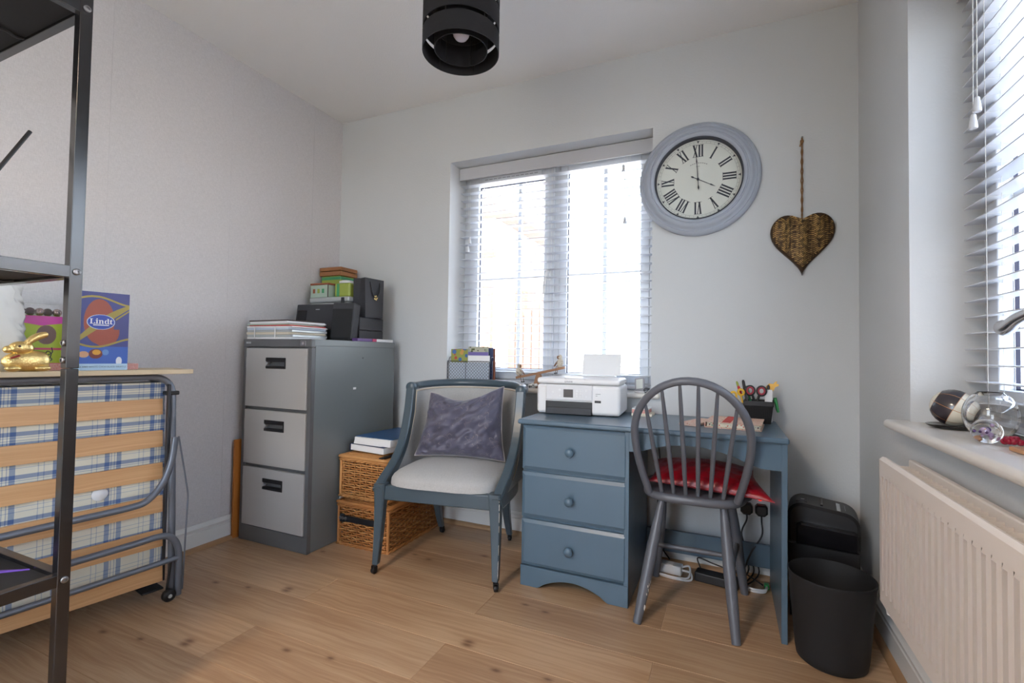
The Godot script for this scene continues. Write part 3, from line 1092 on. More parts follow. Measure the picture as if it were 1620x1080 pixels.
func radiator() -> void:
	var t := thing("radiator", "white panel radiator with vertical flutes under the right window", "radiator", Vector3(W, 0, 0.742))
	var x1 := -0.11
	var y0 := 0.285
	var y1 := 0.692
	var L := 1.25
	# front plate: pressed flutes
	var pts := []
	var pitch := 0.0333
	var z := 0.022
	var prof := [Vector2(0.0, 0.0)]
	while z + pitch < L - 0.01:
		prof.append_array([Vector2(z, 0.0), Vector2(z + 0.004, 0.008), Vector2(z + 0.012, 0.008), Vector2(z + 0.016, 0.0)])
		z += pitch
	prof.append(Vector2(L, 0.0))
	var b := mb()
	for i in prof.size() - 1:
		var p: Vector2 = prof[i]
		var q: Vector2 = prof[i + 1]
		var nn := Vector3(-(q.x - p.x), 0, -(q.y - p.y)).normalized()
		var ya := y0 + 0.045
		var yb := y1 - 0.052
		b.quad(Vector3(x1 + p.y, ya, p.x), Vector3(x1 + q.y, ya, q.x), Vector3(x1 + q.y, yb, q.x), Vector3(x1 + p.y, yb, p.x), nn)
		if p.y > 0.0 or q.y > 0.0:
			b.quad(Vector3(x1 + p.y, yb, p.x), Vector3(x1 + q.y, yb, q.x), Vector3(x1, yb + 0.008, q.x), Vector3(x1, yb + 0.008, p.x), Vector3(-1, -0.6, 0).normalized())
			b.quad(Vector3(x1 + p.y, ya, p.x), Vector3(x1 + q.y, ya, q.x), Vector3(x1, ya - 0.008, q.x), Vector3(x1, ya - 0.008, p.x), Vector3(-1, 0.6, 0).normalized())
	for s in [[y1 - 0.052, y1 - 0.010], [y0 + 0.010, y0 + 0.045]]:
		b.quad(Vector3(x1, s[0], 0), Vector3(x1, s[0], L), Vector3(x1, s[1], L), Vector3(x1, s[1], 0), Vector3.LEFT)
	b.box(Vector3(x1 + 0.010, y0, 0), Vector3(x1 + 0.014, y1 - 0.004, L))
	b.quad(Vector3(x1, y1 - 0.01, 0), Vector3(x1, y1 - 0.01, L), Vector3(x1 + 0.008, y1 - 0.002, L), Vector3(x1 + 0.008, y1 - 0.002, 0), Vector3(-0.7, 0.7, 0))
	b.quad(Vector3(x1 + 0.008, y1 - 0.002, 0), Vector3(x1 + 0.008, y1 - 0.002, L), Vector3(x1 + 0.016, y1 - 0.004, L), Vector3(x1 + 0.016, y1 - 0.004, 0), Vector3.UP)
	b.quad(Vector3(x1, y0 + 0.01, 0), Vector3(x1, y0 + 0.01, L), Vector3(x1 + 0.01, y0, L), Vector3(x1 + 0.01, y0, 0), Vector3(-0.7, -0.7, 0))
	b.box(Vector3(x1, y0 + 0.01, -0.001), Vector3(x1 + 0.014, y1 - 0.01, 0.003)); b.box(Vector3(x1, y0 + 0.01, L - 0.003), Vector3(x1 + 0.014, y1 - 0.01, L + 0.001))
	obj("front_panel", b, M.rad, t)
	obj("convector_fins", fins(x1, y0, y1, L), M.rad, t)
	obj("back_panel", mb().rbox(Vector3(-0.045, y0, 0.0), Vector3(-0.03, y1 - 0.004, L), 0.004), M.rad, t)
	for zz in [0.2, L - 0.2]:
		obj("bracket", mb().box(Vector3(-0.0305, y0 + 0.06, zz), Vector3(-0.001, y1 - 0.06, zz + 0.03)), M.steel, t)
	var v := mb()
	v.tube(bent([Vector3(x1 + 0.035, y0 + 0.02, -0.001), Vector3(x1 + 0.035, y0 + 0.02, -0.035), Vector3(x1 + 0.035, y0 - 0.05, -0.035), Vector3(-0.001, y0 - 0.05, -0.035)], 0.02), 0.0075, 10)
	obj("pipe", v, M.rad, t)
	var k := mb()
	k.xf = Transform3D(Basis(), Vector3(x1 + 0.035, y0 - 0.01, -0.035))
	k.lathe([Vector2(0, -0.03), Vector2(0.012, -0.03), Vector2(0.013, -0.005), Vector2(0.016, 0.0), Vector2(0.016, 0.03), Vector2(0.012, 0.05), Vector2(0, 0.05)], 14)
	obj("valve", k, M.white, t)


func fins(x1: float, y0: float, y1: float, L: float) -> MB:
	var b := mb()
	var z := 0.02
	while z < L - 0.02:
		b.box(Vector3(x1 + 0.0145, y0 + 0.02, z), Vector3(-0.0455, y1 - 0.02, z + 0.002))
		z += 0.03
	return b


# ---------------------------------------------------------------- what stands outside the windows
func outdoors() -> void:
	shell1("ground", mb().box(Vector3(-30, -0.6, -40), Vector3(30, -0.3, -0.3)).box(Vector3(W + 0.3, -0.6, -0.3), Vector3(30, -0.3, 20)), M.paving, "pale paving outside the windows")
	var h := thing("neighbour_house", "brick house with white rendered gable seen through the left half of the middle window", "house", Vector3(-2.6, -0.3, -6.5))
	obj("wall", mb().box(Vector3(-3.5, 0, -4), Vector3(0.5, 4.2, 0)), M.render, h)
	var front := obj("brick_pier", mb().box(Vector3(-0.9, 0, 0), Vector3(-0.35, 3.1, 0.12)), M.brick_tan, h)
	obj("brick_pier", mb().box(Vector3(0.1, 0, 0), Vector3(0.5, 2.9, 0.12)), M.brick_out, h)
	obj("brick_pier", mb().box(Vector3(0.85, 0, -0.8), Vector3(1.15, 2.6, -0.3)), M.brick_out, h)
	var wb := obj("window_frame", frame_ring(-1.9, -1.05, 1.2, 2.7, 0.09, 0.0, 0.06), M.upvc, h)
	obj("pane", mb().box(Vector3(-1.82, 1.28, 0.01), Vector3(-1.13, 2.62, 0.02)), M.screen, wb)
	obj("string_course", mb().box(Vector3(-3.5, 3.25, 0), Vector3(0.55, 3.42, 0.1)), M.brick_tan, h)
	obj("roof", mb().prism(PackedVector2Array([Vector2(-4.0, 4.1), Vector2(1.0, 4.1), Vector2(-1.5, 6.2)]), -4.2, 0.4), M.roof_out, h)
	obj("bargeboard", mb().tube([Vector3(1.05, 4.1, 0.42), Vector3(-1.5, 6.25, 0.42)], 0.07, 4), M.upvc, h)
	var n2 := thing("brick_house", "low pinkish brick outbuilding outside the right-hand window", "house", Vector3(9.5, -0.3, 0.0))
	obj("wall", mb().box(Vector3(0, 0, -6), Vector3(5, 2.3, 7)), M.brick_pale, n2)
	obj("roof", mb().box(Vector3(-0.3, 2.3, -6.3), Vector3(5.3, 2.45, 7.3)), M.roof_out, n2)
	for z in [-2.6, 1.2]:
		var wf := obj("window_frame", mb().box(Vector3(-0.05, 1.0, z), Vector3(0.0, 2.1, z + 1.2)), M.upvc, n2)
		obj("pane", mb().box(Vector3(-0.06, 1.1, z + 0.1), Vector3(-0.05, 2.0, z + 1.1)), M.screen, wf)
	var g := thing("garden_gate", "slatted brown timber gate between white posts outside the middle window", "gate", Vector3(-0.75, -0.3, -4.2))
	for k in 5:
		obj("board", mb().box(Vector3(0.06 + k * 0.13, 0.15, -0.02), Vector3(0.17 + k * 0.13, 1.75 + 0.09 * k, 0.02)), M.brick_out, g)
	for x in [-0.05, 0.74]:
		obj("post", mb().box(Vector3(x, 0, -0.05), Vector3(x + 0.09, 2.2, 0.05)), M.upvc, g)
	obj("rail", mb().box(Vector3(-0.05, 0.5, -0.05), Vector3(0.78, 0.6, -0.021)), M.upvc, g)
	for spec in [[Vector3(1.9, -0.3, -5.2), "low clipped green shrub outside the right half of the middle window"], [Vector3(5.2, -0.3, 1.6), "clipped green shrub outside the right-hand window"]]:
		var sh := thing("shrub", spec[1], "shrub", spec[0])
		var lf := mb()
		var r := RandomNumberGenerator.new(); r.seed = 77
		for k in 900:
			var d := Vector3(r.randf_range(-1, 1), r.randf_range(0, 1), r.randf_range(-1, 1)).normalized()
			var p := Vector3(d.x * 0.7, d.y * 0.85, d.z * 0.5) * r.randf_range(0.85, 1.0)
			var a := d.cross(Vector3(r.randf(), r.randf(), r.randf())).normalized() * 0.06
			var c := d.cross(a).normalized() * 0.04
			lf.tri(p - a, p + c, p + a, d, d, d); lf.tri(p - a, p - c, p + a, d, d, d)
		obj("foliage", lf, M.hedge, sh).set_meta("kind", "stuff")
		obj("stem", mb().tube([Vector3(0, 0, 0), Vector3(0, 0.7, 0)], 0.03, 6), M.brown, sh)


# ---------------------------------------------------------------- left side
func filing_cabinet() -> void:
	var t := thing("filing_cabinet", "grey three-drawer metal filing cabinet in the corner", "filing cabinet", Vector3(0.05, 0, 0.074))
	var w := 0.469
	var d := 0.622
	var h := 1.0165
	obj("carcass", mb().rbox(Vector3(0, 0, 0), Vector3(0.012, h - 0.03, d - 0.021), 0.003).rbox(Vector3(w - 0.012, 0, 0), Vector3(w, h - 0.03, d - 0.021), 0.003).box(Vector3(0.01, 0.02, 0.001), Vector3(w - 0.01, h - 0.04, d - 0.03)), M.cab_side, t)
	obj("top", mb().rbox(Vector3(-0.001, h - 0.034, -0.001), Vector3(w + 0.001, h, d + 0.001), 0.004), M.cab_side, t)
	var fr := mb()
	fr.rbox(Vector3(-0.0015, h - 0.040, d - 0.02), Vector3(w + 0.0015, h - 0.001, d + 0.0045), 0.004)
	fr.box(Vector3(0.0, 0.0, d - 0.02), Vector3(0.022, h - 0.041, d + 0.002)); fr.box(Vector3(w - 0.022, 0.0, d - 0.02), Vector3(w, h - 0.041, d + 0.002))
	fr.rbox(Vector3(-0.0005, 0.0, d - 0.0205), Vector3(w + 0.0005, 0.078, d + 0.003), 0.003)
	fr.box(Vector3(0.02, 0.06, d - 0.03), Vector3(w - 0.02, h - 0.03, d - 0.012))
	obj("front_frame", fr, M.cab_dark, t)
	var ys := [[0.082, 0.372], [0.389, 0.660], [0.676, 0.970]]
	for y in ys:
		var y0: float = y[0]
		var y1: float = y[1]
		var dr := mb()
		var z0 := d - 0.01
		var z1 := d + 0.008
		var hx0 := 0.172
		var hx1 := 0.302
		var hy1 := y1 - 0.050
		var hy0 := hy1 - 0.047
		# front with a hole for the recessed pull
		dr.rbox(Vector3(0.024, hy1, z0), Vector3(w - 0.024, y1, z1), 0.003); dr.rbox(Vector3(0.024, y0, z0), Vector3(w - 0.024, hy0, z1), 0.003)
		dr.box(Vector3(0.0245, hy0 - 0.004, z0), Vector3(hx0, hy1 + 0.004, z1)); dr.box(Vector3(hx1, hy0 - 0.004, z0), Vector3(w - 0.0245, hy1 + 0.004, z1))
		var o := obj("drawer", dr, M.cab_light, t)
		var hb := mb()
		hb.rbox(Vector3(hx0 - 0.004, hy1 - 0.016, z0 - 0.012), Vector3(hx1 + 0.004, hy1 + 0.004, z1 + 0.003), 0.003)
		hb.rbox(Vector3(hx0 - 0.004, hy0 - 0.004, z0 - 0.012), Vector3(hx1 + 0.004, hy0 + 0.010, z1 + 0.003), 0.003)
		hb.rbox(Vector3(hx1 - 0.004, hy0, z0 - 0.012), Vector3(hx1 + 0.004, hy1, z1 + 0.003), 0.002)
		hb.box(Vector3(hx0, hy0, z0 - 0.02), Vector3(hx1, hy1, z0 - 0.012))
		obj("handle", hb, M.black, o)
		obj("thumb_catch", mb().prism(PackedVector2Array([Vector2(hx0 - 0.003, hy0 + 0.012), Vector2(hx0 + 0.014, hy0 + 0.024), Vector2(hx0 - 0.003, hy0 + 0.03)]), z0, z1), M.silver, o)
	var lk := obj("lock", mb().rbox(Vector3(w - 0.072, h - 0.033, d + 0.0045), Vector3(w - 0.036, h - 0.008, d + 0.0065), 0.002), M.steel, t)
	var key := mb().at(Vector3(w - 0.05, h - 0.02, d + 0.0065), Vector3(90, 0, 0))
	obj("barrel", key.lathe([Vector2(0.007, 0), Vector2(0.007, 0.004), Vector2(0, 0.004)], 14), M.chrome, lk)
	for k in 6:
		obj("badge", mb().box(Vector3(0.018 + k * 0.006, h - 0.024, d + 0.0045), Vector3(0.0225 + k * 0.006, h - 0.015, d + 0.0052)), M.silver, t)
	obj("paint_chip", mb().at(Vector3(w + 0.0002, 0.76, 0.33)).box(Vector3(0, 0, -0.011), Vector3(0.0006, 0.011, 0.011)), M.paper_white, t)
	var sc := mb().at(Vector3(w, h - 0.09, 0.27), Vector3(0, 0, -90))
	obj("screw", sc.lathe([Vector2(0.005, 0), Vector2(0.004, 0.0015), Vector2(0, 0.0015)], 10), M.cab_dark, t)
	# papers and folders on top, each one a thing
	var y := h
	var gname := "papers and folders piled on the filing cabinet"
	var pile := [
		["wallet_folder", 0.010, M.paper_white, "white plastic wallet lying flat at the foot of the paper pile", 0.0, 0.0],
		["wallet_folder", 0.012, M.silver, "translucent grey wallet second from the foot of the paper pile", 2.0, 0.004],
		["paper_bundle", 0.012, M.paper_cream, "cream paper bundle in the lower half of the pile on the filing cabinet", -1.0, -0.006],
		["wallet_folder", 0.011, M.silver, "grey wallet in the middle of the pile on the filing cabinet", 1.0, 0.003],
		["paper_bundle", 0.010, M.paper_blue, "pale blue paper bundle above the grey wallet in the pile", -2.0, -0.004],
		["paper_bundle", 0.008, M.paper_white, "white paper bundle just under the red card edge in the pile", 1.5, 0.0],
		["card_folder", 0.005, M.red_card, "red card folder showing as a red strip in the paper pile", -1.0, 0.005],
		["card_folder", 0.006, M.mint, "pale green card folder above the red one in the pile", 1.0, -0.008],
		["paper_bundle", 0.012, M.paper_white, "loose white sheets near the top of the pile", -4.0, 0.004],
		["card_folder", 0.006, M.brown, "dark brown folder topmost of the pile on the filing cabinet", -3.0, -0.002]]
	for k in pile.size():
		var p: Array = pile[k]
		var hh: float = p[1]
		var b := mb()
		var ww := 0.155 if k < 6 else 0.145
		b.rbox(Vector3(-ww, 0, -0.115), Vector3(ww, hh, 0.115), 0.0015)
		if p[0] == "paper_bundle":
			# sheets spread a little beyond one another
			for s in 3:
				b.rbox(Vector3(-ww - 0.002 * s, hh * (0.2 + 0.25 * s), -0.115 - 0.003 * s), Vector3(ww + 0.004 * (2 - s), hh * (0.3 + 0.25 * s), 0.113 + 0.002 * s), 0.0004)
		solo(p[0], b, p[2], p[3], "folder" if p[0] != "paper_bundle" else "paper", Vector3(0.215 + p[5], y, 0.577), p[4], gname)
		y += hh + 0.0004
	var bd := thing("binding_strap", "two thin white straps round the papers on the filing cabinet", "strap", Vector3(0.0, h, 0.577))
	for x in [0.125, 0.27]:
		obj("strap", mb().rbox(Vector3(x, 0.0005, 0.1235), Vector3(x + 0.006, 0.063, 0.1255), 0.0008), M.paper_white, bd)
	# small stereo: centre unit with a speaker at each side, all three lean back a little
	var st := thing("mini_stereo", "flat black mini stereo centre unit behind the papers", "stereo", Vector3(0.225, h, 0.400), 6.0)
	obj("body", mb().at(Vector3.ZERO, Vector3(-8, 0, 0)).rbox(Vector3(-0.135, 0.008, -0.03), Vector3(0.118, 0.205, 0.022), 0.006, 2), M.charcoal, st)
	obj("display", mb().at(Vector3.ZERO, Vector3(-8, 0, 0)).rbox(Vector3(-0.125, 0.06, 0.0215), Vector3(-0.06, 0.17, 0.0235), 0.002), M.black_gloss, st)
	obj("badge", mb().at(Vector3.ZERO, Vector3(-8, 0, 0)).box(Vector3(-0.003, 0.172, 0.0218), Vector3(0.024, 0.176, 0.0226)), M.silver, st)
	obj("foot", mb().rbox(Vector3(-0.11, 0, -0.05), Vector3(0.06, 0.012, 0.03), 0.003), M.black, st)
	var sp := thing("stereo_speaker", "slim black speaker with a cloth grille at the right of the stereo", "speaker", Vector3(0.417, h, 0.400), 12.0)
	obj("cabinet", mb().at(Vector3.ZERO, Vector3(-8, 0, 0)).rbox(Vector3(-0.065, 0.006, -0.05), Vector3(0.065, 0.21, 0.015), 0.006, 2), M.charcoal, sp)
	obj("grille", mb().at(Vector3.ZERO, Vector3(-8, 0, 0)).rbox(Vector3(-0.06, 0.012, 0.0145), Vector3(0.06, 0.175, 0.02), 0.004, 2), M.black_matte, sp)
	obj("foot", mb().rbox(Vector3(-0.06, 0, -0.06), Vector3(0.06, 0.01, 0.03), 0.003), M.black, sp)
	var cs := thing("carry_case", "silver grey case with a clasp standing under the tins", "case", Vector3(0.212, h, 0.190), 0.0)
	obj("body", mb().rbox(Vector3(-0.150, 0, -0.09), Vector3(0.150, 0.226, 0.105), 0.012, 2), M.silver, cs)
	obj("lid", mb().rbox(Vector3(-0.152, 0.228, -0.092), Vector3(0.152, 0.258, 0.107), 0.010, 2), M.silver, cs)
	obj("clasp", mb().rbox(Vector3(0.100, 0.215, 0.105), Vector3(0.120, 0.252, 0.114), 0.003), M.charcoal, cs)
	tin("storage_tin", "tall green and yellow tin with a double copper lid on top of the pile", Vector3(0.108, h + 0.2584, 0.115), 0.0, true)
	tin("storage_tin", "small pale mint tin with a rusty red lid on the left", Vector3(0.134, h + 0.2584, 0.242), 0.0, false)
	var lt := thing("lidded_tub", "lime green tub with a white round lid beside the mint tin", "tub", Vector3(0.283, h + 0.2584, 0.226))
	obj("body", mb().rbox(Vector3(-0.055, 0, -0.045), Vector3(0.06, 0.082, 0.045), 0.012, 2), M.lime, lt)
	obj("label", mb().rbox(Vector3(-0.035, 0.004, 0.0445), Vector3(-0.015, 0.078, 0.0458), 0.0006), M.green, lt)
	obj("lid", mb().at(Vector3(0.002, 0.0822, 0)).lathe([Vector2(0, 0.0), Vector2(0.045, 0.0), Vector2(0.045, 0.012), Vector2(0.03, 0.018), Vector2(0, 0.018)], 24), M.white, lt)
	for k in 2:
		var names := ["lower dark grey lidded box under the gift bag on the filing cabinet", "upper dark grey box the gift bag stands on"]
		solo("storage_box", mb().rbox(Vector3(-0.045, 0, -0.105), Vector3(0.045, 0.064 if k == 0 else 0.072, 0.095), 0.005, 1), M.charcoal, names[k], "box", Vector3(0.424, h + k * 0.0645, 0.226), 0.0, "dark boxes under the gift bag")
	gift_bag(Vector3(0.426, h + 0.1368, 0.205))
	var fb := thing("slim_box", "long slim box, purple and white, along the right edge of the filing cabinet", "box", Vector3(0.500, h, 0.24), 0.0)
	obj("sleeve", mb().rbox(Vector3(-0.02, 0, 0.03), Vector3(0.018, 0.016, 0.15), 0.002), M.violet, fb)
	obj("band", mb().rbox(Vector3(-0.0202, 0.0, -0.005), Vector3(0.0182, 0.0162, 0.03), 0.002), M.magenta, fb)
	obj("end", mb().rbox(Vector3(-0.02, 0, -0.15), Vector3(0.018, 0.016, -0.005), 0.002), M.white, fb)
	solo("wooden_board", mb().rbox(Vector3(0.020, 0.0, 0.25), Vector3(0.034, 0.50, 0.72), 0.003), M.orange_wood, "orange-brown wooden board slotted between the filing cabinet and the left wall", "board", Vector3.ZERO)


func tin(called: String, label: String, at: Vector3, turn: float, tall: bool) -> void:
	var t := thing(called, label, "tin", at, turn)
	if tall:
		obj("body", mb().rbox(Vector3(-0.078, 0, -0.062), Vector3(0.078, 0.145, 0.062), 0.006, 2), M.lime, t)
		obj("stripe", mb().rbox(Vector3(-0.0788, 0.118, -0.0628), Vector3(0.0788, 0.142, 0.0628), 0.006, 2), M.green, t)
		obj("lid", mb().rbox(Vector3(-0.086, 0.1455, -0.072), Vector3(0.086, 0.172, 0.072), 0.004, 1), M.copper, t)
		obj("lid", mb().rbox(Vector3(-0.086, 0.175, -0.072), Vector3(0.086, 0.198, 0.072), 0.004, 1), M.copper, t)
	else:
		obj("body", mb().rbox(Vector3(-0.07, 0, -0.042), Vector3(0.07, 0.073, 0.05), 0.004, 1), M.mint, t)
		obj("lid", mb().rbox(Vector3(-0.072, 0.0735, -0.044), Vector3(0.072, 0.084, 0.052), 0.003, 1), M.rust, t)
		for k in 3:
			obj("label_mark", mb().rbox(Vector3(-0.05 + k * 0.035, 0.025, 0.0495), Vector3(-0.032 + k * 0.035, 0.05, 0.0506), 0.0005), [M.rust, M.lime, M.green][k], t)
		obj("corner_strip", mb().box(Vector3(0.064, 0.0, 0.0495), Vector3(0.0705, 0.073, 0.0507)), M.brown, t)


func gift_bag(at: Vector3) -> void:
	var t := thing("gift_bag", "black paper gift bag with cord handles and a small gold emblem", "bag", at, 84.0)
	# tapered sack, open at the top, with a soft crease in the gusset
	var b := mb()
	var rings := []
	for k in 5:
		var s := k / 4.0
		var w := lerpf(0.066, 0.072, s)
		var d := lerpf(0.05, 0.046, s)
		rings.append([Vector3(-w, 0.225 * s, d), Vector3(w, 0.225 * s, d), Vector3(w - 0.006 * s, 0.225 * s, 0.0), Vector3(w, 0.225 * s, -d), Vector3(-w, 0.225 * s, -d), Vector3(-w + 0.012 * s, 0.225 * s, 0.0)])
	b.hard(rings, false)
	b.quad(rings[0][0], rings[0][1], rings[0][3], rings[0][4], Vector3.DOWN)
	obj("sack", b, M.charcoal, t)
	for z in [0.0505, -0.0505]:
		var sg := signf(z)
		var zz := 0.0475 * sg
		var path := curve([Vector3(-0.035, 0.205, zz + 0.0015 * sg), Vector3(-0.030, 0.17, zz + 0.006 * sg), Vector3(-0.012, 0.125, zz + 0.007 * sg), Vector3(0.012, 0.12, zz + 0.007 * sg), Vector3(0.034, 0.16, zz + 0.006 * sg), Vector3(0.038, 0.205, zz + 0.0015 * sg)], 5)
		obj("cord_handle", mb().tube(path, 0.0022, 6), M.black, t)
	var e := mb().at(Vector3(0.008, 0.117, 0.0505))
	for k in 5:
		var a := TAU * k / 5
		e.ball(Vector3(cos(a) * 0.009, sin(a) * 0.009, 0), Vector3(0.0065, 0.0065, 0.0008), 8, 6)
	obj("emblem", e, M.gold, t)


func basket(label: String, at: Vector3, w: float, h: float, d: float, m: Material, turn: float, front_strap: bool) -> void:
	var t := thing("wicker_hamper", label, "hamper", at, turn, "stacked wicker hampers")
	# weave: each row runs round all four sides, passing in front of and behind the stakes by turns
	var nx := int(round(w / 0.034))
	var nz := int(round(d / 0.034))
	var wall := mb()
	var wall2 := mb()
	var row := 0
	var y := 0.010
	while y < h - 0.04:
		var path := []
		var rr := 0.0043
		var band := row % 14 > 10
		for side in 4:
			var cnt: int = nx if side % 2 == 0 else nz
			for k in cnt:
				var s := (k + 0.5) / cnt
				var o := 0.0062 * (1.0 if (k + row + side) % 2 == 0 else -1.0)
				match side:
					0: path.append(Vector3(-w / 2 + w * s, y, 0.0 + o))
					1: path.append(Vector3(w / 2 + o, y, -d * s))
					2: path.append(Vector3(w / 2 - w * s, y, -d - o))
					3: path.append(Vector3(-w / 2 - o, y, -d + d * s))
		(wall if row % 3 else wall2).tube(path, rr, 5, true)
		y += 0.0112
		row += 1
	var wv := obj("woven_wall", wall, m, t)
	wv.set_meta("kind", "stuff")
	obj("woven_wall", wall2, M.wicker2 if m == M.wicker else M.wicker, t).set_meta("kind", "stuff")
	var st := mb()
	for side in 4:
		var cnt: int = nx if side % 2 == 0 else nz
		for k in cnt:
			var s := (k + 0.5) / cnt
			var p := Vector3.ZERO
			match side:
				0: p = Vector3(-w / 2 + w * s, 0, 0)
				1: p = Vector3(w / 2, 0, -d * s)
				2: p = Vector3(w / 2 - w * s, 0, -d)
				3: p = Vector3(-w / 2, 0, -d + d * s)
			st.tube([p, p + Vector3(0, h - 0.035, 0)], 0.003, 5)
	for sx in [-1, 1]:
		for z in [-0.002, -d + 0.002]:
			st.tube([Vector3(sx * w / 2, 0, z), Vector3(sx * w / 2, h - 0.03, z)], 0.008, 7)
	obj("stakes", st, m, t)
	# plaited rims at foot and top
	for spec in [[0.006, 0.007], [h - 0.036, 0.0075]]:
		var rim_b := mb()
		for ph in 3:
			var path := []
			var corner := [Vector3(-w / 2, 0, 0), Vector3(w / 2, 0, 0), Vector3(w / 2, 0, -d), Vector3(-w / 2, 0, -d)]
			for e in 4:
				for k in 10:
					var p: Vector3 = corner[e].lerp(corner[(e + 1) % 4], k / 10.0)
					var out: Vector3 = [Vector3(0, 0, 1), Vector3(1, 0, 0), Vector3(0, 0, -1), Vector3(-1, 0, 0)][e]
					var a: float = (k + e * 10) * 1.9 + ph * TAU / 3
					path.append(p + Vector3(0, spec[0] + 0.006 * sin(a), 0) + out * (0.003 + 0.006 * cos(a)))
			rim_b.tube(path, spec[1] * 0.72, 5, true)
		obj("rim", rim_b, m, t)
	# lid: a woven panel with a thicker rolled edge
	var lid := mb()
	var yy := h - 0.022
	var k2 := 0
	var zz := -d + 0.006
	while zz < -0.004:
		var path := []
		for k in nx + 1:
			path.append(Vector3(-w / 2 + w * k / nx, yy + 0.003 * (1 if (k + k2) % 2 == 0 else -1) + 0.008 * (1.0 - pow(2.0 * k / nx - 1.0, 2.0)), zz))
		lid.tube(path, 0.0046, 5)
		zz += 0.0095
		k2 += 1
	var rim2 := []
	for p in [Vector3(-w / 2 - 0.003, yy, 0.004), Vector3(w / 2 + 0.003, yy, 0.004), Vector3(w / 2 + 0.003, yy, -d - 0.004), Vector3(-w / 2 - 0.003, yy, -d - 0.004)]:
		rim2.append(p)
	var closed_path := []
	for e in 4:
		for k in 8:
			closed_path.append(rim2[e].lerp(rim2[(e + 1) % 4], k / 8.0))
	lid.tube(closed_path, 0.0095, 8, true)
	obj("lid", lid, m, t)
	if front_strap:
		var s := obj("strap", mb().rbox(Vector3(-0.115, h * 0.52, 0.0105), Vector3(0.14, h * 0.52 + 0.03, 0.0145), 0.002).rbox(Vector3(-0.135, h * 0.52 - 0.006, 0.0098), Vector3(-0.105, h * 0.52 + 0.036, 0.013), 0.003), M.leather, t)
		for x in [-0.128, -0.113, -0.095]:
			obj("buckle", mb().at(Vector3(x, h * 0.52 + 0.015, 0.0145), Vector3(90, 0, 0)).lathe([Vector2(0.009, 0), Vector2(0.008, 0.003), Vector2(0.004, 0.004), Vector2(0, 0.004)], 12), M.steel, s)
	else:
		obj("strap", mb().rbox(Vector3(w / 2 - 0.045, h - 0.02, -0.12), Vector3(w / 2 - 0.02, h - 0.008, 0.006), 0.002), M.leather, t)


func hampers() -> void:
	basket("larger wicker hamper with a black leather strap on the floor, under the other hamper", Vector3(0.70, 0, 0.525), 0.305, 0.232, 0.46, M.wicker2, 0.0, true)
	basket("wicker hamper stacked on the lower one, books on its lid", Vector3(0.688, 0.2335, 0.515), 0.285, 0.222, 0.44, M.wicker, 0.0, false)
	var y := 0.455
	var b1 := thing("thick_paperback", "thick paperback with white pages lying on the wicker hamper under the blue-covered one", "book", Vector3(0.70, y, 0.30), -6.0)
	obj("pages", mb().rbox(Vector3(-0.125, 0.001, -0.17), Vector3(0.105, 0.032, 0.178), 0.002), M.paper_white, b1)
	obj("cover", mb().rbox(Vector3(-0.129, 0.0, -0.172), Vector3(-0.1255, 0.034, 0.18), 0.001).rbox(Vector3(-0.128, 0.0325, -0.172), Vector3(0.107, 0.034, 0.18), 0.0005), M.navy, b1)
	var b2 := thing("catalogue", "blue-covered catalogue on top of the thick paperback, loose white wrapper folded back", "book", Vector3(0.708, y + 0.0345, 0.30), -2.0)
	obj("pages", mb().rbox(Vector3(-0.118, 0.001, -0.17), Vector3(0.115, 0.036, 0.172), 0.003), M.paper_white, b2)
	obj("cover", mb().rbox(Vector3(-0.122, 0.0365, -0.172), Vector3(0.118, 0.039, 0.16), 0.001), M.cover_blue, b2)
	obj("wrapper", mb().prism(PackedVector2Array([Vector2(-0.12, 0.002), Vector2(0.06, 0.001), Vector2(0.112, 0.028), Vector2(0.09, 0.037), Vector2(-0.11, 0.036)]), 0.1725, 0.1745), M.paper_white, b2)
	solo("foam_board", mb().rbox(Vector3(-0.002, 0, -0.30), Vector3(0.002, 0.225, 0.0), 0.001), M.white_panel, "thin white board standing between the filing cabinet and the lower hamper", "board", Vector3(0.5265, 0, 0.50))
	solo("pink_ribbon", mb().tube(curve([Vector3(0, 0.004, 0), Vector3(-0.004, 0.006, 0.02), Vector3(0.004, 0.012, 0.03), Vector3(0.006, 0.03, 0.012)], 6), [0.002, 0.0035, 0.004, 0.0045, 0.005, 0.005, 0.005, 0.005, 0.005, 0.005, 0.005, 0.004, 0.004, 0.004, 0.004, 0.004, 0.004, 0.003, 0.002], 6), M.pink, "scrap of bright pink ribbon on the floor beside the lower hamper", "ribbon", Vector3(0.526, 0, 0.475))


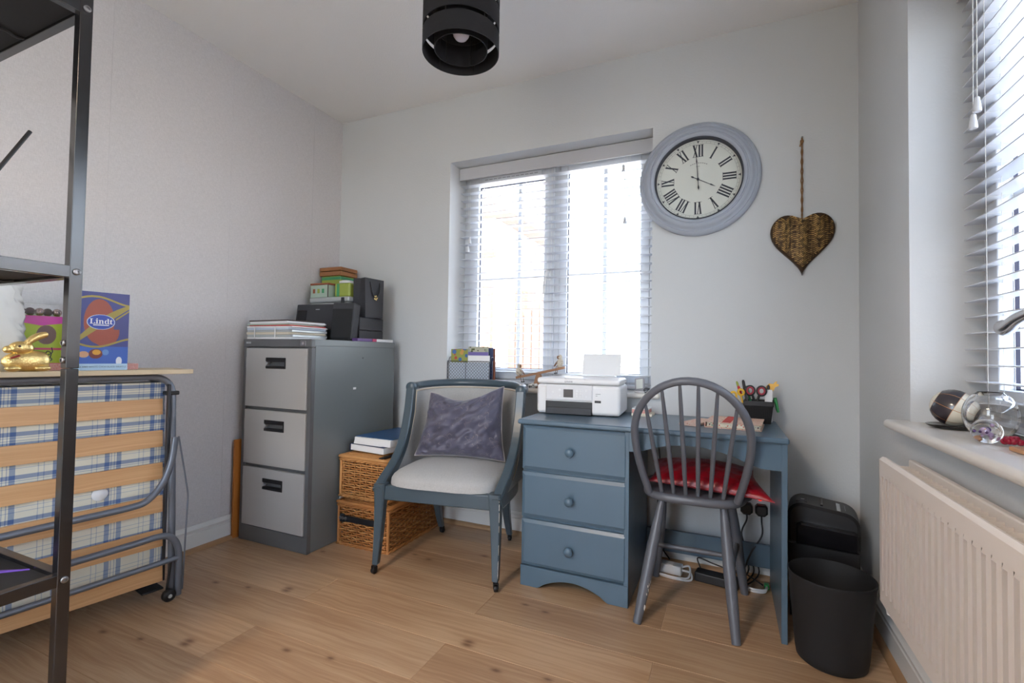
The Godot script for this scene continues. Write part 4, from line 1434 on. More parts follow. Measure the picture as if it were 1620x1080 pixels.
# ---------------------------------------------------------------- folding bed
func folding_bed() -> void:
	var el := Vector3(-0.174, 0, 0.985).normalized()
	var t := thing("folding_bed", "folded guest bed with beech slats and a blue plaid mattress, standing by the left wall", "bed", Vector3(0.337, 0, 1.227))
	# local: x out of the slat plane into the room, y up, z along the bed towards the camera
	t.basis = Basis(Vector3(el.z, 0, -el.x), Vector3.UP, el)
	var lean := func(y: float) -> float: return -0.08 * (y - 0.09)
	var L := 1.05
	var ys := [[0.066, 0.128], [0.196, 0.260], [0.326, 0.388], [0.452, 0.514], [0.576, 0.639], [0.700, 0.762]]
	for s in ys:
		var b := mb()
		var n := 14
		var ring := []
		for k in n + 1:
			var z := 0.0 + L * k / n
			var bow := 0.004 * sin(PI * k / n)
			var xa: float = lean.call(s[0]) + bow
			var xb: float = lean.call(s[1]) + bow
			ring.append([Vector3(xa, s[0], z), Vector3(xb, s[1], z), Vector3(xb - 0.009, s[1], z), Vector3(xa - 0.009, s[0], z)])
		for k in n:
			var a = ring[k]
			var c = ring[k + 1]
			var u0 := float(k) / n
			var u1 := float(k + 1) / n
			b.quad(a[0], c[0], c[1], a[1], Vector3(1, 0.08, 0).normalized(), Vector2(u0, 1), Vector2(u1, 1), Vector2(u1, 0), Vector2(u0, 0))
			b.quad(a[3], c[3], c[2], a[2], Vector3(-1, 0, 0), Vector2(u0, 1), Vector2(u1, 1), Vector2(u1, 0), Vector2(u0, 0))
			b.quad(a[1], c[1], c[2], a[2], Vector3.UP, Vector2(u0, 0.1), Vector2(u1, 0.1), Vector2(u1, 0), Vector2(u0, 0))
			b.quad(a[0], c[0], c[3], a[3], Vector3.DOWN, Vector2(u0, 0.1), Vector2(u1, 0.1), Vector2(u1, 0), Vector2(u0, 0))
		b.quad(ring[0][0], ring[0][1], ring[0][2], ring[0][3], Vector3(0, 0, -1))
		b.quad(ring[n][0], ring[n][1], ring[n][2], ring[n][3], Vector3(0, 0, 1))
		obj("slat", b, M.beech, t)
	# mattress folded behind the slats: gently bulging between them
	var g := []
	for i in 25:
		var y := 0.075 + 0.75 * i / 24.0
		var row := []
		for k in 22:
			var z := -0.012 + 1.06 * k / 21.0
			row.append(Vector3(lean.call(y) - 0.016 - 0.004 * cos(y * TAU / 0.126), y, z))
		g.append(row)
	var mt := mb()
	mt.grid(g, false, Vector3(1, 0, 0), false, Vector2(7.6, 5.4))
	var g2 := []
	for row in g:
		var r2 := []
		for p in row:
			r2.append(p - Vector3(0.12, 0, 0))
		g2.append(r2)
	mt.grid(g2, false, Vector3(-1, 0, 0), false, Vector2(7.6, 5.4))
	for i in 24:
		mt.quad(g[i][0], g[i + 1][0], g2[i + 1][0], g2[i][0], Vector3(0, 0, -1), Vector2(0, i / 4.4), Vector2(0, (i + 1) / 4.4), Vector2(0.9, (i + 1) / 4.4), Vector2(0.9, i / 4.4))
	for k in 21:
		mt.quad(g[24][k], g[24][k + 1], g2[24][k + 1], g2[24][k], Vector3.UP, Vector2(k / 2.8, 0), Vector2((k + 1) / 2.8, 0), Vector2((k + 1) / 2.8, 0.9), Vector2(k / 2.8, 0.9))
		mt.quad(g[0][k], g[0][k + 1], g2[0][k + 1], g2[0][k], Vector3.DOWN)
	var mo := obj("mattress", mt, M.plaid, t)
	obj("tuft_button", mb().at(Vector3(lean.call(0.43) - 0.012, 0.432, 0.19), Vector3(0, 0, -90)).lathe([Vector2(0.024, 0), Vector2(0.021, 0.004), Vector2(0, 0.006)], 20), M.paper_white, mo)
	var r := 0.0125
	var X := func(y: float, off := 0.02) -> float: return lean.call(y) + off
	var fr := mb()
	fr.tube(bent([Vector3(X.call(0.03), 0.03, -0.022), Vector3(X.call(0.848), 0.848, -0.026), Vector3(X.call(0.848), 0.848, L + 0.03), Vector3(X.call(0.03), 0.03, L + 0.03)], 0.075, 8), r, 12)
	obj("outer_frame", fr, M.tube, t)
	obj("leg", mb().tube(curve([Vector3(0.045, 0.62, -0.010), Vector3(0.05, 0.53, 0.002), Vector3(0.052, 0.455, 0.028), Vector3(0.05, 0.400, 0.073), Vector3(0.048, 0.385, 0.128), Vector3(0.048, 0.381, 0.3), Vector3(0.048, 0.376, 0.55), Vector3(0.048, 0.372, 1.05)], 6), r * 0.95, 12), M.tube, t)
	obj("leg", mb().tube(curve([Vector3(0.046, 0.012, -0.036), Vector3(0.046, 0.15, -0.036), Vector3(0.046, 0.205, -0.028), Vector3(0.046, 0.240, -0.005), Vector3(0.046, 0.253, 0.035), Vector3(0.046, 0.247, 0.15), Vector3(0.046, 0.236, 0.5), Vector3(0.046, 0.23, 1.05)], 6), r * 0.95, 12), M.tube, t)
	obj("crossbar", mb().tube([Vector3(0.05, 0.156, -0.03), Vector3(0.05, 0.118, 1.05)], r * 0.8, 10), M.tube, t)
	obj("support_rod", mb().tube(bent([Vector3(0.05, 0.622, -0.02), Vector3(0.05, 0.391, -0.059), Vector3(0.05, 0.03, -0.049)], 0.02), 0.0032, 8), M.tube, t)
	obj("edge_rail", mb().rbox(Vector3(-0.028, 0.06, -0.012), Vector3(-0.009, 0.82, -0.002), 0.003), M.charcoal, t)
	obj("clamp", mb().rbox(Vector3(-0.055, 0.776, -0.046), Vector3(-0.020, 0.792, 0.002), 0.004), M.black, t)
	obj("bracket", mb().rbox(Vector3(-0.10, 0.038, 0.0), Vector3(0.015, 0.046, 0.07), 0.003).tube([Vector3(0.04, 0.15, -0.012), Vector3(0.04, 0.035, 0.0)], 0.005, 6), M.black, t)
	var wh := mb().at(Vector3(0.05, 0.023, -0.004), Vector3(0, 0, 90))
	var wo := obj("wheel", wh.lathe([Vector2(0, -0.012), Vector2(0.019, -0.012), Vector2(0.0225, -0.008), Vector2(0.0225, 0.008), Vector2(0.019, 0.012), Vector2(0, 0.012)], 20), M.black, t)
	obj("hub", mb().at(Vector3(0.063, 0.023, -0.004), Vector3(0, 0, -90)).lathe([Vector2(0.007, -0.002), Vector2(0.007, 0.002), Vector2(0, 0.003)], 12), M.silver, wo)
	for z in [0.9]:
		obj("wheel", mb().at(Vector3(0.05, 0.023, z), Vector3(0, 0, 90)).lathe([Vector2(0, -0.012), Vector2(0.0225, -0.010), Vector2(0.0225, 0.010), Vector2(0, 0.012)], 16), M.black, t)
	# second half of the folded bed, behind
	var rear := mb()
	rear.tube(bent([Vector3(-0.17, 0.02, -0.02), Vector3(-0.12, 0.845, -0.02), Vector3(-0.12, 0.845, L + 0.03), Vector3(-0.17, 0.02, L + 0.03)], 0.07, 6), r, 10)
	obj("rear_frame", rear, M.tube, t)
	obj("top_board", mb().rbox(Vector3(-0.20, 0.8615, -0.072), Vector3(0.030, 0.879, L + 0.05), 0.002), M.board, t)


func bed_top_things() -> void:
	# everything here stands on the bed's top board (top at 0.879)
	var el := Vector3(-0.174, 0, 0.985).normalized()
	var out := Vector3(el.z, 0, -el.x)
	var o := Vector3(0.337, 0.8792, 1.227)
	var B := Basis(out, Vector3.UP, el)
	var place := func(n: Node3D, x: float, z: float, y := 0.0, turn := 0.0) -> void:
		n.transform = Transform3D(B * Basis(Vector3.UP, deg_to_rad(turn)), o + out * x + el * z + Vector3.UP * y)
	var fb := thing("flat_box", "flat pink patterned box lying on the bed's top board under the egg boxes", "box")
	place.call(fb, -0.060, 0.09)
	obj("body", mb().rbox(Vector3(-0.025, 0, 0.0), Vector3(0.025, 0.022, 0.262), 0.002), M.box_pink, fb)
	# blue egg box: stands in front of the flat box, faces the room (+x)
	var eb := thing("easter_egg_box", "tall blue chocolate egg box with a picture of an orange-brown egg", "box")
	place.call(eb, -0.002, 0.135, 0.0, 0.0)
	obj("carton", mb().box(Vector3(-0.03, 0.0, 0.0), Vector3(-0.001, 0.276, 0.152)), M.egg_side, eb)
	var f := mb()
	f.quad(Vector3(0, 0, 0.152), Vector3(0, 0, 0), Vector3(0, 0.276, 0), Vector3(0, 0.276, 0.152), Vector3(1, 0, 0))
	obj("printed_front", f, M.egg, eb)
	var face := Basis(Vector3(0, 0, -1), Vector3.UP, Vector3(1, 0, 0))
	words("lettering", "Lindt", 0.018, M.print_white, eb, Transform3D(face, Vector3(0.0006, 0.172, 0.080)), true, true)
	obj("print_line", mb().box(Vector3(0.0, 0.158, 0.058), Vector3(0.0006, 0.161, 0.102)), M.print_white, eb)
	words("lettering", "MILK AND WHITE CHOCOLATE TRUFFLE", 0.0062, M.print_grey, eb, Transform3D(face, Vector3(0.0006, 0.012, 0.076)))
	# lime egg box further left
	var lb := thing("easter_egg_box", "lime green chocolate egg box with a pink top and foil-wrapped sweets in a clear lid", "box")
	place.call(lb, -0.088, 0.288, 0.0, 0.0)
	obj("carton", mb().box(Vector3(-0.05, 0, 0.0), Vector3(-0.001, 0.185, 0.13)), M.lime_side, lb)
	f = mb()
	f.quad(Vector3(0, 0, 0.13), Vector3(0, 0, 0), Vector3(0, 0.185, 0), Vector3(0, 0.185, 0.13), Vector3(1, 0, 0))
	obj("printed_front", f, M.lime_front, lb)
	obj("script", mb().tube(curve([Vector3(0.0006, 0.03, 0.05), Vector3(0.0006, 0.045, 0.042), Vector3(0.0006, 0.036, 0.034), Vector3(0.0006, 0.03, 0.044), Vector3(0.0006, 0.055, 0.036), Vector3(0.0006, 0.065, 0.046), Vector3(0.0006, 0.052, 0.05), Vector3(0.0006, 0.06, 0.034), Vector3(0.0006, 0.078, 0.036)], 5), 0.0014, 5), M.ink, lb)
	var r := RandomNumberGenerator.new(); r.seed = 15
	for k in 5:
		obj("wrapped_sweet", mb().ball(Vector3(-0.022 + r.randf_range(-0.01, 0.01), 0.199, 0.02 + k * 0.023), Vector3(0.013, 0.014, 0.013), 8, 6), M.foil if k % 2 == 0 else M.brown, lb)
	obj("clear_lid", mb().rbox(Vector3(-0.048, 0.186, 0.002), Vector3(-0.003, 0.228, 0.128), 0.006), M.glass, lb)
	# crumpled white carrier bag behind the rabbit
	var bg := thing("carrier_bag", "crumpled white plastic carrier bag standing on the bed's top board", "bag")
	place.call(bg, -0.045, 0.385)
	var nz := FastNoiseLite.new(); nz.seed = 4; nz.frequency = 5.0
	var rings := []
	for i in 15:
		var s := i / 14.0
		var ring := []
		for k in 44:
			var a := TAU * k / 44
			var q := 1.0 + 0.20 * nz.get_noise_3d(cos(a) * 0.6, s * 0.7, sin(a) * 0.6)
			ring.append(Vector3(0.026 * cos(a) * q * (1.0 - 0.35 * s), 0.275 * s, 0.19 + 0.175 * sin(a) * q * (1.0 - 0.22 * s * s) - 0.02 * s))
		rings.append(ring)
	obj("film", mb().loft(rings, true), M.bag_film, bg)
	rabbit(place)


func rabbit(place: Callable) -> void:
	# gold foil rabbit lying along the board: one body of revolution-like loft with a head and two ears
	var t := thing("chocolate_rabbit", "gold foil wrapped chocolate rabbit with a red ribbon, sitting before the white bag", "chocolate rabbit")
	place.call(t, 0.010, 0.350, 0.0, 0.0)
	t.scale = Vector3(0.62, 0.85, 0.85)
	var body := mb()
	var spine := [[0.0, 0.02, 0.018, 0.02], [0.012, 0.028, 0.036, 0.034], [0.035, 0.036, 0.042, 0.040], [0.065, 0.037, 0.042, 0.040], [0.095, 0.034, 0.036, 0.036], [0.118, 0.028, 0.020, 0.022], [0.128, 0.022, 0.006, 0.008]]
	var rings := []
	for s in spine:
		var ring := []
		for k in 16:
			var a := TAU * k / 16
			ring.append(Vector3(s[2] * 0.8 * cos(a), maxf(0.0, 0.038 + s[3] * sin(a)), s[0]))
		rings.append(ring)
	body.loft(rings, true)
	# head and ears
	body.ball(Vector3(0.006, 0.088, 0.078), Vector3(0.024, 0.025, 0.036), 16, 10)
	body.ball(Vector3(0.008, 0.082, 0.112), Vector3(0.015, 0.014, 0.016), 12, 8)
	for s in [-1, 1]:
		var ear := curve([Vector3(0.006 + 0.011 * s, 0.10, 0.070), Vector3(0.006 + 0.013 * s, 0.125, 0.045), Vector3(0.006 + 0.014 * s, 0.138, 0.022), Vector3(0.006 + 0.014 * s, 0.142, 0.008)], 5)
		var rr := []
		for k in ear.size():
			rr.append(0.0105 * (0.75 + 0.5 * sin(PI * k / (ear.size() - 1.0))) if k < ear.size() - 1 else 0.003)
		body.tube(ear, rr, 10)
	for z in [0.02, 0.10]:
		body.ball(Vector3(0.026, 0.012, z), Vector3(0.016, 0.012, 0.024), 10, 8)
	obj("foil_body", body, M.gold, t)
	obj("eye", mb().ball(Vector3(0.0275, 0.094, 0.085), Vector3(0.003, 0.0045, 0.0045), 8, 6), M.brown, t)
	obj("ribbon", mb().tube([Vector3(0.033, 0.06, 0.085), Vector3(0.02, 0.05, 0.105), Vector3(-0.02, 0.05, 0.10), Vector3(-0.03, 0.062, 0.075)], 0.0035, 6), M.bow_red, t)


# ---------------------------------------------------------------- black metal rack in front
func rack() -> void:
	var t := thing("metal_rack", "tall black metal shelf rack at the left edge, nearest the camera", "rack", Vector3(0.43, 0, 1.80))
	var X := 0.495
	var Z := 0.95
	var w := 0.025
	var i := 0
	for x in [0.0, X]:
		for z in [0.0, Z]:
			# tube posts in two lengths that meet at a sleeve joint
			var p := obj("post", mb().rbox(Vector3(x - w, 0.0, z - w), Vector3(x, 0.908, z), 0.002).rbox(Vector3(x - w - 0.0003, 0.9092, z - w - 0.0003), Vector3(x + 0.0003, 1.80, z + 0.0003), 0.002), M.rack, t)
			if x > 0.1 and z < 0.1:
				for yy in [0.968, 0.928]:
					bolt(p, Vector3(x - w / 2, yy, z + 0.0005), Vector3(90, 0, 0))
	for y in [0.422, 1.135, 1.765]:
		var f := mb()
		f.rbox(Vector3(X - 0.022, y - 0.014, -0.001), Vector3(X - 0.001, y + 0.014, Z - w + 0.001), 0.0015); f.rbox(Vector3(-w + 0.001, y - 0.014, -0.001), Vector3(-0.003, y + 0.014, Z - w + 0.001), 0.0015)
		f.rbox(Vector3(-0.001, y - 0.014, -0.022), Vector3(X - w + 0.001, y + 0.014, -0.002), 0.0015); f.rbox(Vector3(-0.001, y - 0.014, Z - 0.023), Vector3(X - w + 0.001, y + 0.014, Z - 0.003), 0.0015)
		var so := obj("shelf_frame", f, M.rack, t)
		obj("shelf", mb().box(Vector3(-0.004, y - 0.006, -0.004), Vector3(X - 0.02, y + 0.004, Z - 0.022)), M.black_matte, t)
		for z in [-w / 2, Z - w / 2]:
			bolt(so, Vector3(X + 0.0005, y, z), Vector3(0, 0, -90))
		# clip that holds the shelf board
		obj("clip", mb().at(Vector3(X * 0.45, y - 0.0075, 0.03)).tube(curve([Vector3(0, 0, -0.035), Vector3(-0.005, -0.003, -0.015), Vector3(0.004, -0.003, 0.005), Vector3(-0.012, -0.001, 0.025)], 4), 0.0032, 6), M.black, so)
	solo("thin_rod", mb().tube([Vector3(0, 0.0045, 0), Vector3(0, 0.333, -0.154)], 0.0042, 8), M.black, "thin black rod slanting up from the middle shelf of the black rack", "rod", Vector3(0.8, 1.1392, 1.987))
	var st := mb().at(Vector3.ZERO, Vector3(90, 0, 0))
	st.prism(PackedVector2Array([Vector2(0.0, 0.0), Vector2(-0.052, 0.052), Vector2(-0.20, 0.18), Vector2(-0.21, 0.17), Vector2(-0.062, 0.042)]), -0.003, 0.0)
	solo("purple_strap", st, M.purple, "flat purple strap tapering to a point on the lowest shelf of the black rack", "strap", Vector3(0.805, 0.4263, 1.802))


func bolt(parent: Node3D, at: Vector3, e: Vector3) -> void:
	var b := mb().at(at, e)
	obj("bolt", b.lathe([Vector2(0.0075, 0), Vector2(0.0075, 0.003), Vector2(0.006, 0.0045), Vector2(0.0035, 0.0045), Vector2(0.0032, 0.001), Vector2(0, 0.001)], 14), M.steel, parent)


# ---------------------------------------------------------------- chairs
func caster(parent: Node3D, x: float, z: float, turn: float) -> void:
	var b := mb()
	b.xf = Transform3D(Basis(Vector3.UP, deg_to_rad(turn)), Vector3(x, 0, z))
	b.tube([Vector3(0, 0.05, 0), Vector3(0, 0.03, 0)], 0.007, 8)
	b.rbox(Vector3(-0.011, 0.013, -0.006), Vector3(-0.009, 0.034, 0.012), 0.0008); b.rbox(Vector3(0.009, 0.013, -0.006), Vector3(0.011, 0.034, 0.012), 0.0008)
	b.rbox(Vector3(-0.011, 0.031, -0.006), Vector3(0.011, 0.034, 0.012), 0.0008)
	b.xf = b.xf * Transform3D(Basis(Vector3(0, 0, 1), PI / 2), Vector3(0, 0.014, 0.005))
	b.lathe([Vector2(0, -0.0085), Vector2(0.012, -0.0085), Vector2(0.014, -0.006), Vector2(0.014, 0.006), Vector2(0.012, 0.0085), Vector2(0, 0.0085)], 16)
	obj("caster", b, M.black, parent)


func square(p: Vector3, side: Vector3, front: Vector3, w: float, d: float, c := 0.22) -> Array:
	# chamfered square section
	var o := []
	for q in [[-1, -1 + c], [-1 + c, -1], [1 - c, -1], [1, -1 + c], [1, 1 - c], [1 - c, 1], [-1 + c, 1], [-1, 1 - c]]:
		o.append(p + side * (q[0] * w / 2) + front * (q[1] * d / 2))
	return o


func tub_chair() -> void:
	# local: x to the chair's left seen from behind, z forward, origin on the floor midway between the front legs
	var t := thing("tub_chair", "low tub chair with a dusky blue-green wooden frame and pale linen upholstery", "chair", Vector3(1.200, 0, 0.665), 9.0)
	var R := Vector3.RIGHT
	var Fz := Vector3(0, 0, 1)
	for s in [-1.0, 1.0]:
		# front leg: tapering, flaring forward at the foot
		var rings := []
		for k in 9:
			var u := k / 8.0
			var y := lerpf(0.385, 0.040, u)
			var w := lerpf(0.052, 0.026, pow(u, 0.85))
			rings.append(square(Vector3(s * (0.262 + 0.010 * u), y, -0.022 + 0.026 * u * u - 0.012 * u), R, Fz, w, w * lerpf(1.0, 1.05, u)))
		var leg := obj("front_leg", mb().hard(rings), M.teal, t)
		caster(leg, s * 0.274, -0.004, 25.0 * s)
		# worn edge where the paint has gone
		if s > 0:
			var wear := mb()
			var r2 := RandomNumberGenerator.new(); r2.seed = 6
			for k in 26:
				var u := r2.randf_range(0.05, 0.95)
				var y := lerpf(0.385, 0.040, u)
				var w := lerpf(0.052, 0.026, pow(u, 0.85))
				var zc := -0.022 + 0.026 * u * u - 0.012 * u
				var q := Vector3(s * (0.262 + 0.010 * u) + w * 0.45, y, zc + w * 0.45)
				wear.rbox(q + Vector3(-0.002, -r2.randf_range(0.003, 0.012), -0.002), q + Vector3(0.0008, r2.randf_range(0.003, 0.010), 0.0008), 0.0005)
			obj("worn_edge", wear, M.chip, leg)
		# rear leg: sabre curve kicking back
		rings = []
		for k in 9:
			var u := k / 8.0
			var y := lerpf(0.32, 0.036, u)
			var w := lerpf(0.046, 0.026, u)
			rings.append(square(Vector3(s * (0.185 + 0.004 * u), y, -0.44 - 0.085 * pow(u, 1.9)), R, Fz, w, w))
		var rl := obj("rear_leg", mb().hard(rings), M.teal, t)
		caster(rl, s * 0.189, -0.528, 180.0 + 20.0 * s)
		# stile sweeping from the front leg up to the back
		var path := curve([Vector3(s * 0.272, 0.345, -0.012), Vector3(s * 0.274, 0.385, -0.070), Vector3(s * 0.277, 0.440, -0.165), Vector3(s * 0.281, 0.53, -0.255), Vector3(s * 0.284, 0.66, -0.312), Vector3(s * 0.286, 0.79, -0.340)], 6)
		rings = []
		for k in path.size():
			var tg: Vector3 = (path[mini(k + 1, path.size() - 1)] - path[maxi(k - 1, 0)]).normalized()
			var fr := R.cross(tg).normalized()
			rings.append(square(path[k], R, fr, 0.042, lerpf(0.060, 0.042, minf(1.0, k / 14.0))))
		obj("stile", mb().hard(rings), M.teal, t)
		obj("knuckle", mb().at(Vector3(s * 0.286, 0.786, -0.345), Vector3(90, 0, 0)).lathe([Vector2(0, -0.028), Vector2(0.020, -0.028), Vector2(0.025, -0.022), Vector2(0.025, 0.022), Vector2(0.020, 0.028), Vector2(0, 0.028)], 18), M.teal, t)
	# top rail: bends round the back from stile to stile
	var arc := func(u: float, ry := 0.0) -> Vector3:
		var a := PI * u
		var c := cos(a)
		var s := sin(a)
		return Vector3(-signf(c) * pow(absf(c), 0.82) * (0.286 + ry), 0, -0.345 - pow(s, 0.82) * (0.215 + ry))
	var rings := []
	for k in 33:
		var u := k / 32.0
		var p: Vector3 = arc.call(u)
		var tg: Vector3 = (arc.call(minf(u + 0.02, 1.0)) - arc.call(maxf(u - 0.02, 0.0))).normalized()
		var nn := Vector3.UP.cross(tg).normalized()
		var crown := 0.016 * sin(PI * u)
		var ring := []
		for q in 12:
			var an := TAU * q / 12
			ring.append(p + Vector3(0, 0.786 + crown, 0) + Vector3.UP * sin(an) * 0.021 + nn * cos(an) * 0.024)
		rings.append(ring)
	obj("top_rail", mb().loft(rings), M.teal, t)
	# seat rail: front bar and bent sides
	var sr := mb()
	sr.rbox(Vector3(-0.25, 0.315, -0.046), Vector3(0.25, 0.378, -0.012), 0.006)
	for s in [-1.0, 1.0]:
		var pth := curve([Vector3(s * 0.268, 0.345, -0.03), Vector3(s * 0.272, 0.345, -0.16), Vector3(s * 0.268, 0.345, -0.30), Vector3(s * 0.235, 0.345, -0.41), Vector3(s * 0.16, 0.345, -0.475), Vector3(0, 0.345, -0.50)], 5)
		var rg := []
		for k in pth.size():
			var tg: Vector3 = (pth[mini(k + 1, pth.size() - 1)] - pth[maxi(k - 1, 0)]).normalized()
			rg.append(square(pth[k], tg.cross(Vector3.UP).normalized(), Vector3.UP, 0.034, 0.062))
		sr.hard(rg)
	obj("seat_rail", sr, M.teal, t)
	# upholstered inside and outside of the back
	var stile_z := func(y: float) -> float:
		var pts := [[0.36, -0.05], [0.385, -0.085], [0.44, -0.185], [0.53, -0.275], [0.66, -0.330], [0.80, -0.345]]
		for i in pts.size() - 1:
			if y <= pts[i + 1][0]:
				return lerpf(pts[i][1], pts[i + 1][1], clampf((y - pts[i][0]) / (pts[i + 1][0] - pts[i][0]), 0, 1))
		return -0.345
	for inner in [true, false]:
		var g := []
		for i in 15:
			var y := lerpf(0.372, 0.775, i / 14.0)
			var row := []
			var sz: float = stile_z.call(y)
			for k in 5:
				row.append(Vector3(-0.286 + (0.020 if inner else -0.008), y, lerpf(sz - 0.012, -0.345, k / 5.0)))
			for k in 29:
				var q: Vector3 = arc.call(k / 28.0, -0.022 if inner else 0.010)
				if inner:
					# a soft swell in the padding
					q *= 1.0 - 0.03 * sin(PI * i / 14.0) * sin(PI * k / 28.0)
				row.append(Vector3(q.x, y + 0.012 * sin(PI * k / 28.0) * (i / 14.0), q.z))
			for k in 5:
				row.append(Vector3(0.286 - (0.020 if inner else -0.008), y, lerpf(-0.345, sz - 0.012, (k + 1) / 5.0)))
			g.append(row)
		obj("inside_back" if inner else "outside_back", mb().grid(g, false, Vector3.ZERO), M.linen, t)
	# piping round the inside of the back
	var pipe := []
	for i in 12:
		var y := lerpf(0.40, 0.765, i / 11.0)
		pipe.append(Vector3(-0.263, y, stile_z.call(y) - 0.006))
	for k in 25:
		var q: Vector3 = arc.call(k / 24.0, -0.024)
		pipe.append(Vector3(q.x, 0.767 + 0.014 * sin(PI * k / 24.0), q.z))
	for i in 12:
		var y := lerpf(0.765, 0.40, i / 11.0)
		pipe.append(Vector3(0.263, y, stile_z.call(y) - 0.006))
	obj("piping", mb().tube(pipe, 0.0036, 6), M.piping, t)
	var pp := []
	for i in 10:
		var y := lerpf(0.41, 0.755, i / 9.0)
		pp.append(Vector3(0.297, y, stile_z.call(y) - 0.03))
	obj("piping", mb().tube(pp, 0.0034, 6), M.piping, t)
	# seat: domed pad, straight in front, round behind
	var gs := []
	var out_line := func(a: float) -> Vector2:
		var c := cos(a)
		var s := sin(a)
		var x := signf(c) * pow(absf(c), 0.5) * (0.258 if s < 0 else 0.255)
		var z := signf(s) * pow(absf(s), 0.5 if s > 0 else 0.75)
		return Vector2(x, -0.225 + (z * 0.232 if s > 0 else z * 0.265))
	for i in 13:
		var u := i / 12.0
		var row := []
		for k in 48:
			var e: Vector2 = out_line.call(TAU * k / 48)
			var c := Vector2(0, -0.235)
			var edge := clampf(u, 0, 1)
			var rr := sin(edge * PI / 2)
			var y := 0.379 + 0.082 * pow(cos(edge * PI / 2), 0.62)
			var p := c.lerp(e, rr)
			if e.y > -0.1 and edge > 0.6:
				y += 0.0015 * sin(k * 2.7) * (edge - 0.6)
			row.append(Vector3(p.x, y, p.y))
		gs.append(row)
	obj("seat", mb().grid(gs, true, Vector3.UP), M.linen, t)
	# brocade cushion leaning in the chair
	var c := [Vector3(0.940, 0.462, 0.444), Vector3(1.372, 0.455, 0.335), Vector3(1.331, 0.800, 0.270), Vector3(0.975, 0.762, 0.368)]
	var base := Vector3(1.16, 0.46, 0.39)
	for i in 4:
		c[i] -= base
	var cu := thing("scatter_cushion", "purple grey brocade scatter cushion with pointed corners propped in the tub chair", "cushion", base)
	var cover := pillow(c, 0.054, 0.075, 0.048, 0.046, 11, 0.6)
	for i in cover.t.size():
		cover.t[i] *= 1.6
	obj("cover", cover, M.damask, cu)
	obj("piping", rim(c, 0.075, 0.048, 0.0028), M.purple_pipe, cu)


